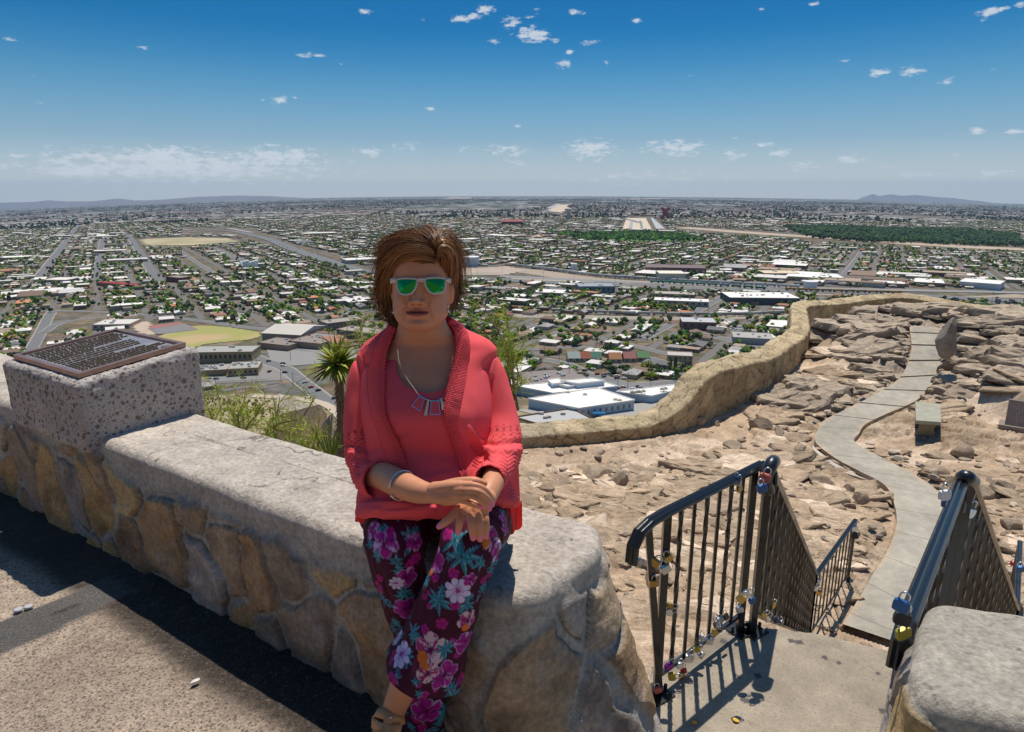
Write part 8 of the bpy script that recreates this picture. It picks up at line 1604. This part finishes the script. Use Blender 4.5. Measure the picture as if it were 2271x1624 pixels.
    fam([[(200, 750, 1.73), (80, 850, 1.74), (20, 930, 1.75), (-60, 890, 1.76)], [(120, 1100, 1.76), (60, 1230, 1.77), (10, 1300, 1.78), (-20, 1260, 1.78)]], 130, .0008, .008)
    fam([[(1340, 700, 1.77), (1400, 780, 1.77), (1400, 900, 1.77), (1370, 1000, 1.77)], [(1360, 1000, 1.77), (1400, 1100, 1.77), (1380, 1190, 1.77), (1330, 1210, 1.77)]], 130, .0008, .007)
    for g0, k in ((F1[2:], 700), (F2[2:], 560), (F3[1:], 260), (F4[1:], 260)): fam(g0, k, .00034, .0105, gold=1.3, tipj=2.0)
    keep(mesh_np('hair_strands', np.concatenate(V), np.concatenate(F), M_hair, col=np.concatenate(C)), WOM)
hair()
# ---- jewellery
def jewel():
    for x, y, t in ((306, 1420, 1.700), (1186, 1395, 1.700)):
        e = empty('earring', W(*z7(x, y), t)); keep(e, WOM); c = W(*z7(x, y), t); mb = MB(); mb.lathe([(0, .004), (.0028, .0032), (.004, 0), (.0028, -.003), (0, -.004)], c, 14, axis=(0, -1, 0)); keep(mb.build('pearl', M_pearl, smooth=True), e)
        m2 = MB()
        for k in range(12): th = k/12*6.283; m2.lathe([(0, .0016), (.0014, 0), (0, -.0016)], c+np.array((math.cos(th)*.0062, 0, math.sin(th)*.0062)), 8)
        keep(m2.build('beads', M_turq, smooth=True), e); m3 = MB(); m3.tube([c+(0, 0, .007), c+(0, .004, .020)], .0009, 6); keep(m3.build('hook', M_silver, smooth=True), e)
    n = empty('necklace', W(930, 880, 1.63)); keep(n, WOM)
    P = [(882, 775), (885, 800), (893, 822), (905, 842), (918, 860), (926, 872)]; Q = catmull(np.array(P, float), 12); Q = resample(np.c_[Q, np.zeros(len(Q))], 1.6); mb = MB()
    for i, (x, y, _) in enumerate(Q):
        t = tfront(x, y, .004 if y > 845 else -.006); c = W(x, y, t); mb.box(c, (.0024, .0016, .0015), R=np.array(Matrix.Rotation(.8*(1 if i % 2 else -1), 3, 'Y')))
    keep(mb.build('chain', M_silver), n)
    PD = [([(875, 190), (930, 215), (885, 340), (800, 290)], 1), ([(952, 225), (970, 228), (948, 380), (918, 378)], 0), ([(985, 235), (1060, 235), (1075, 370), (970, 372)], 1), ([(1066, 215), (1086, 215), (1112, 300), (1088, 330)], 0)]
    for pts, kind in PD:
        D = [(720.7+.239*x, 831.6+.239*y) for x, y in pts]; V = np.array([W(x, y, tfront(x, y, .010)) for x, y in D]); c = V.mean(0); V2 = c+(V-c)*.80
        fr = MB(); A = np.r_[V, V2, V+(0, .003, 0)]
        fr.add(A, [(i, (i+1) % 4, 4+(i+1) % 4, 4+i) for i in range(4)]+[(8+i, 8+(i+1) % 4, (i+1) % 4, i) for i in range(4)]); keep(fr.build('pendant_frame', M_silver), n)
        m2 = MB(); B_ = c+(V-c)*(.86 if kind else .96); m2.add(B_+(0, -.0002 if kind else -.0012, 0), [(0, 1, 2, 3)]); keep(m2.build('pendant', M_band if kind else M_cream), n)
    for x, y in ((870, 182), (938, 226), (978, 238), (1058, 232), (1096, 212)):
        mb = MB(); X, Y = 720.7+.239*x, 831.6+.239*y; mb.lathe([(0, .002), (.0018, 0), (0, -.002)], W(X, Y, tfront(X, Y, .010)), 10); keep(mb.build('bead', M_silver, smooth=True), n)
    # open cuff bracelet round the forearm
    c = W(893, 1077, 1.557); ax = np.array(W(930, 1090, 1.51))-np.array(W(878, 1069, 1.58)); ax /= np.linalg.norm(ax); u = np.array((0, -1., 0)); u -= ax*np.dot(u, ax); u /= np.linalg.norm(u); w_ = np.cross(ax, u); P = [c+.0345*(math.cos(t)*u+math.sin(t)*w_) for t in np.linspace(.36, 2*math.pi-.36, 40)]; mb = MB(); mb.tube(P, .0020, 8)
    for p in (P[0], P[-1]): mb.lathe([(0, .0036), (.003, .002), (.0036, 0), (.003, -.002), (0, -.0036)], p, 10)
    keep(mb.build('bracelet', M_silver, smooth=True), WOM)
jewel()
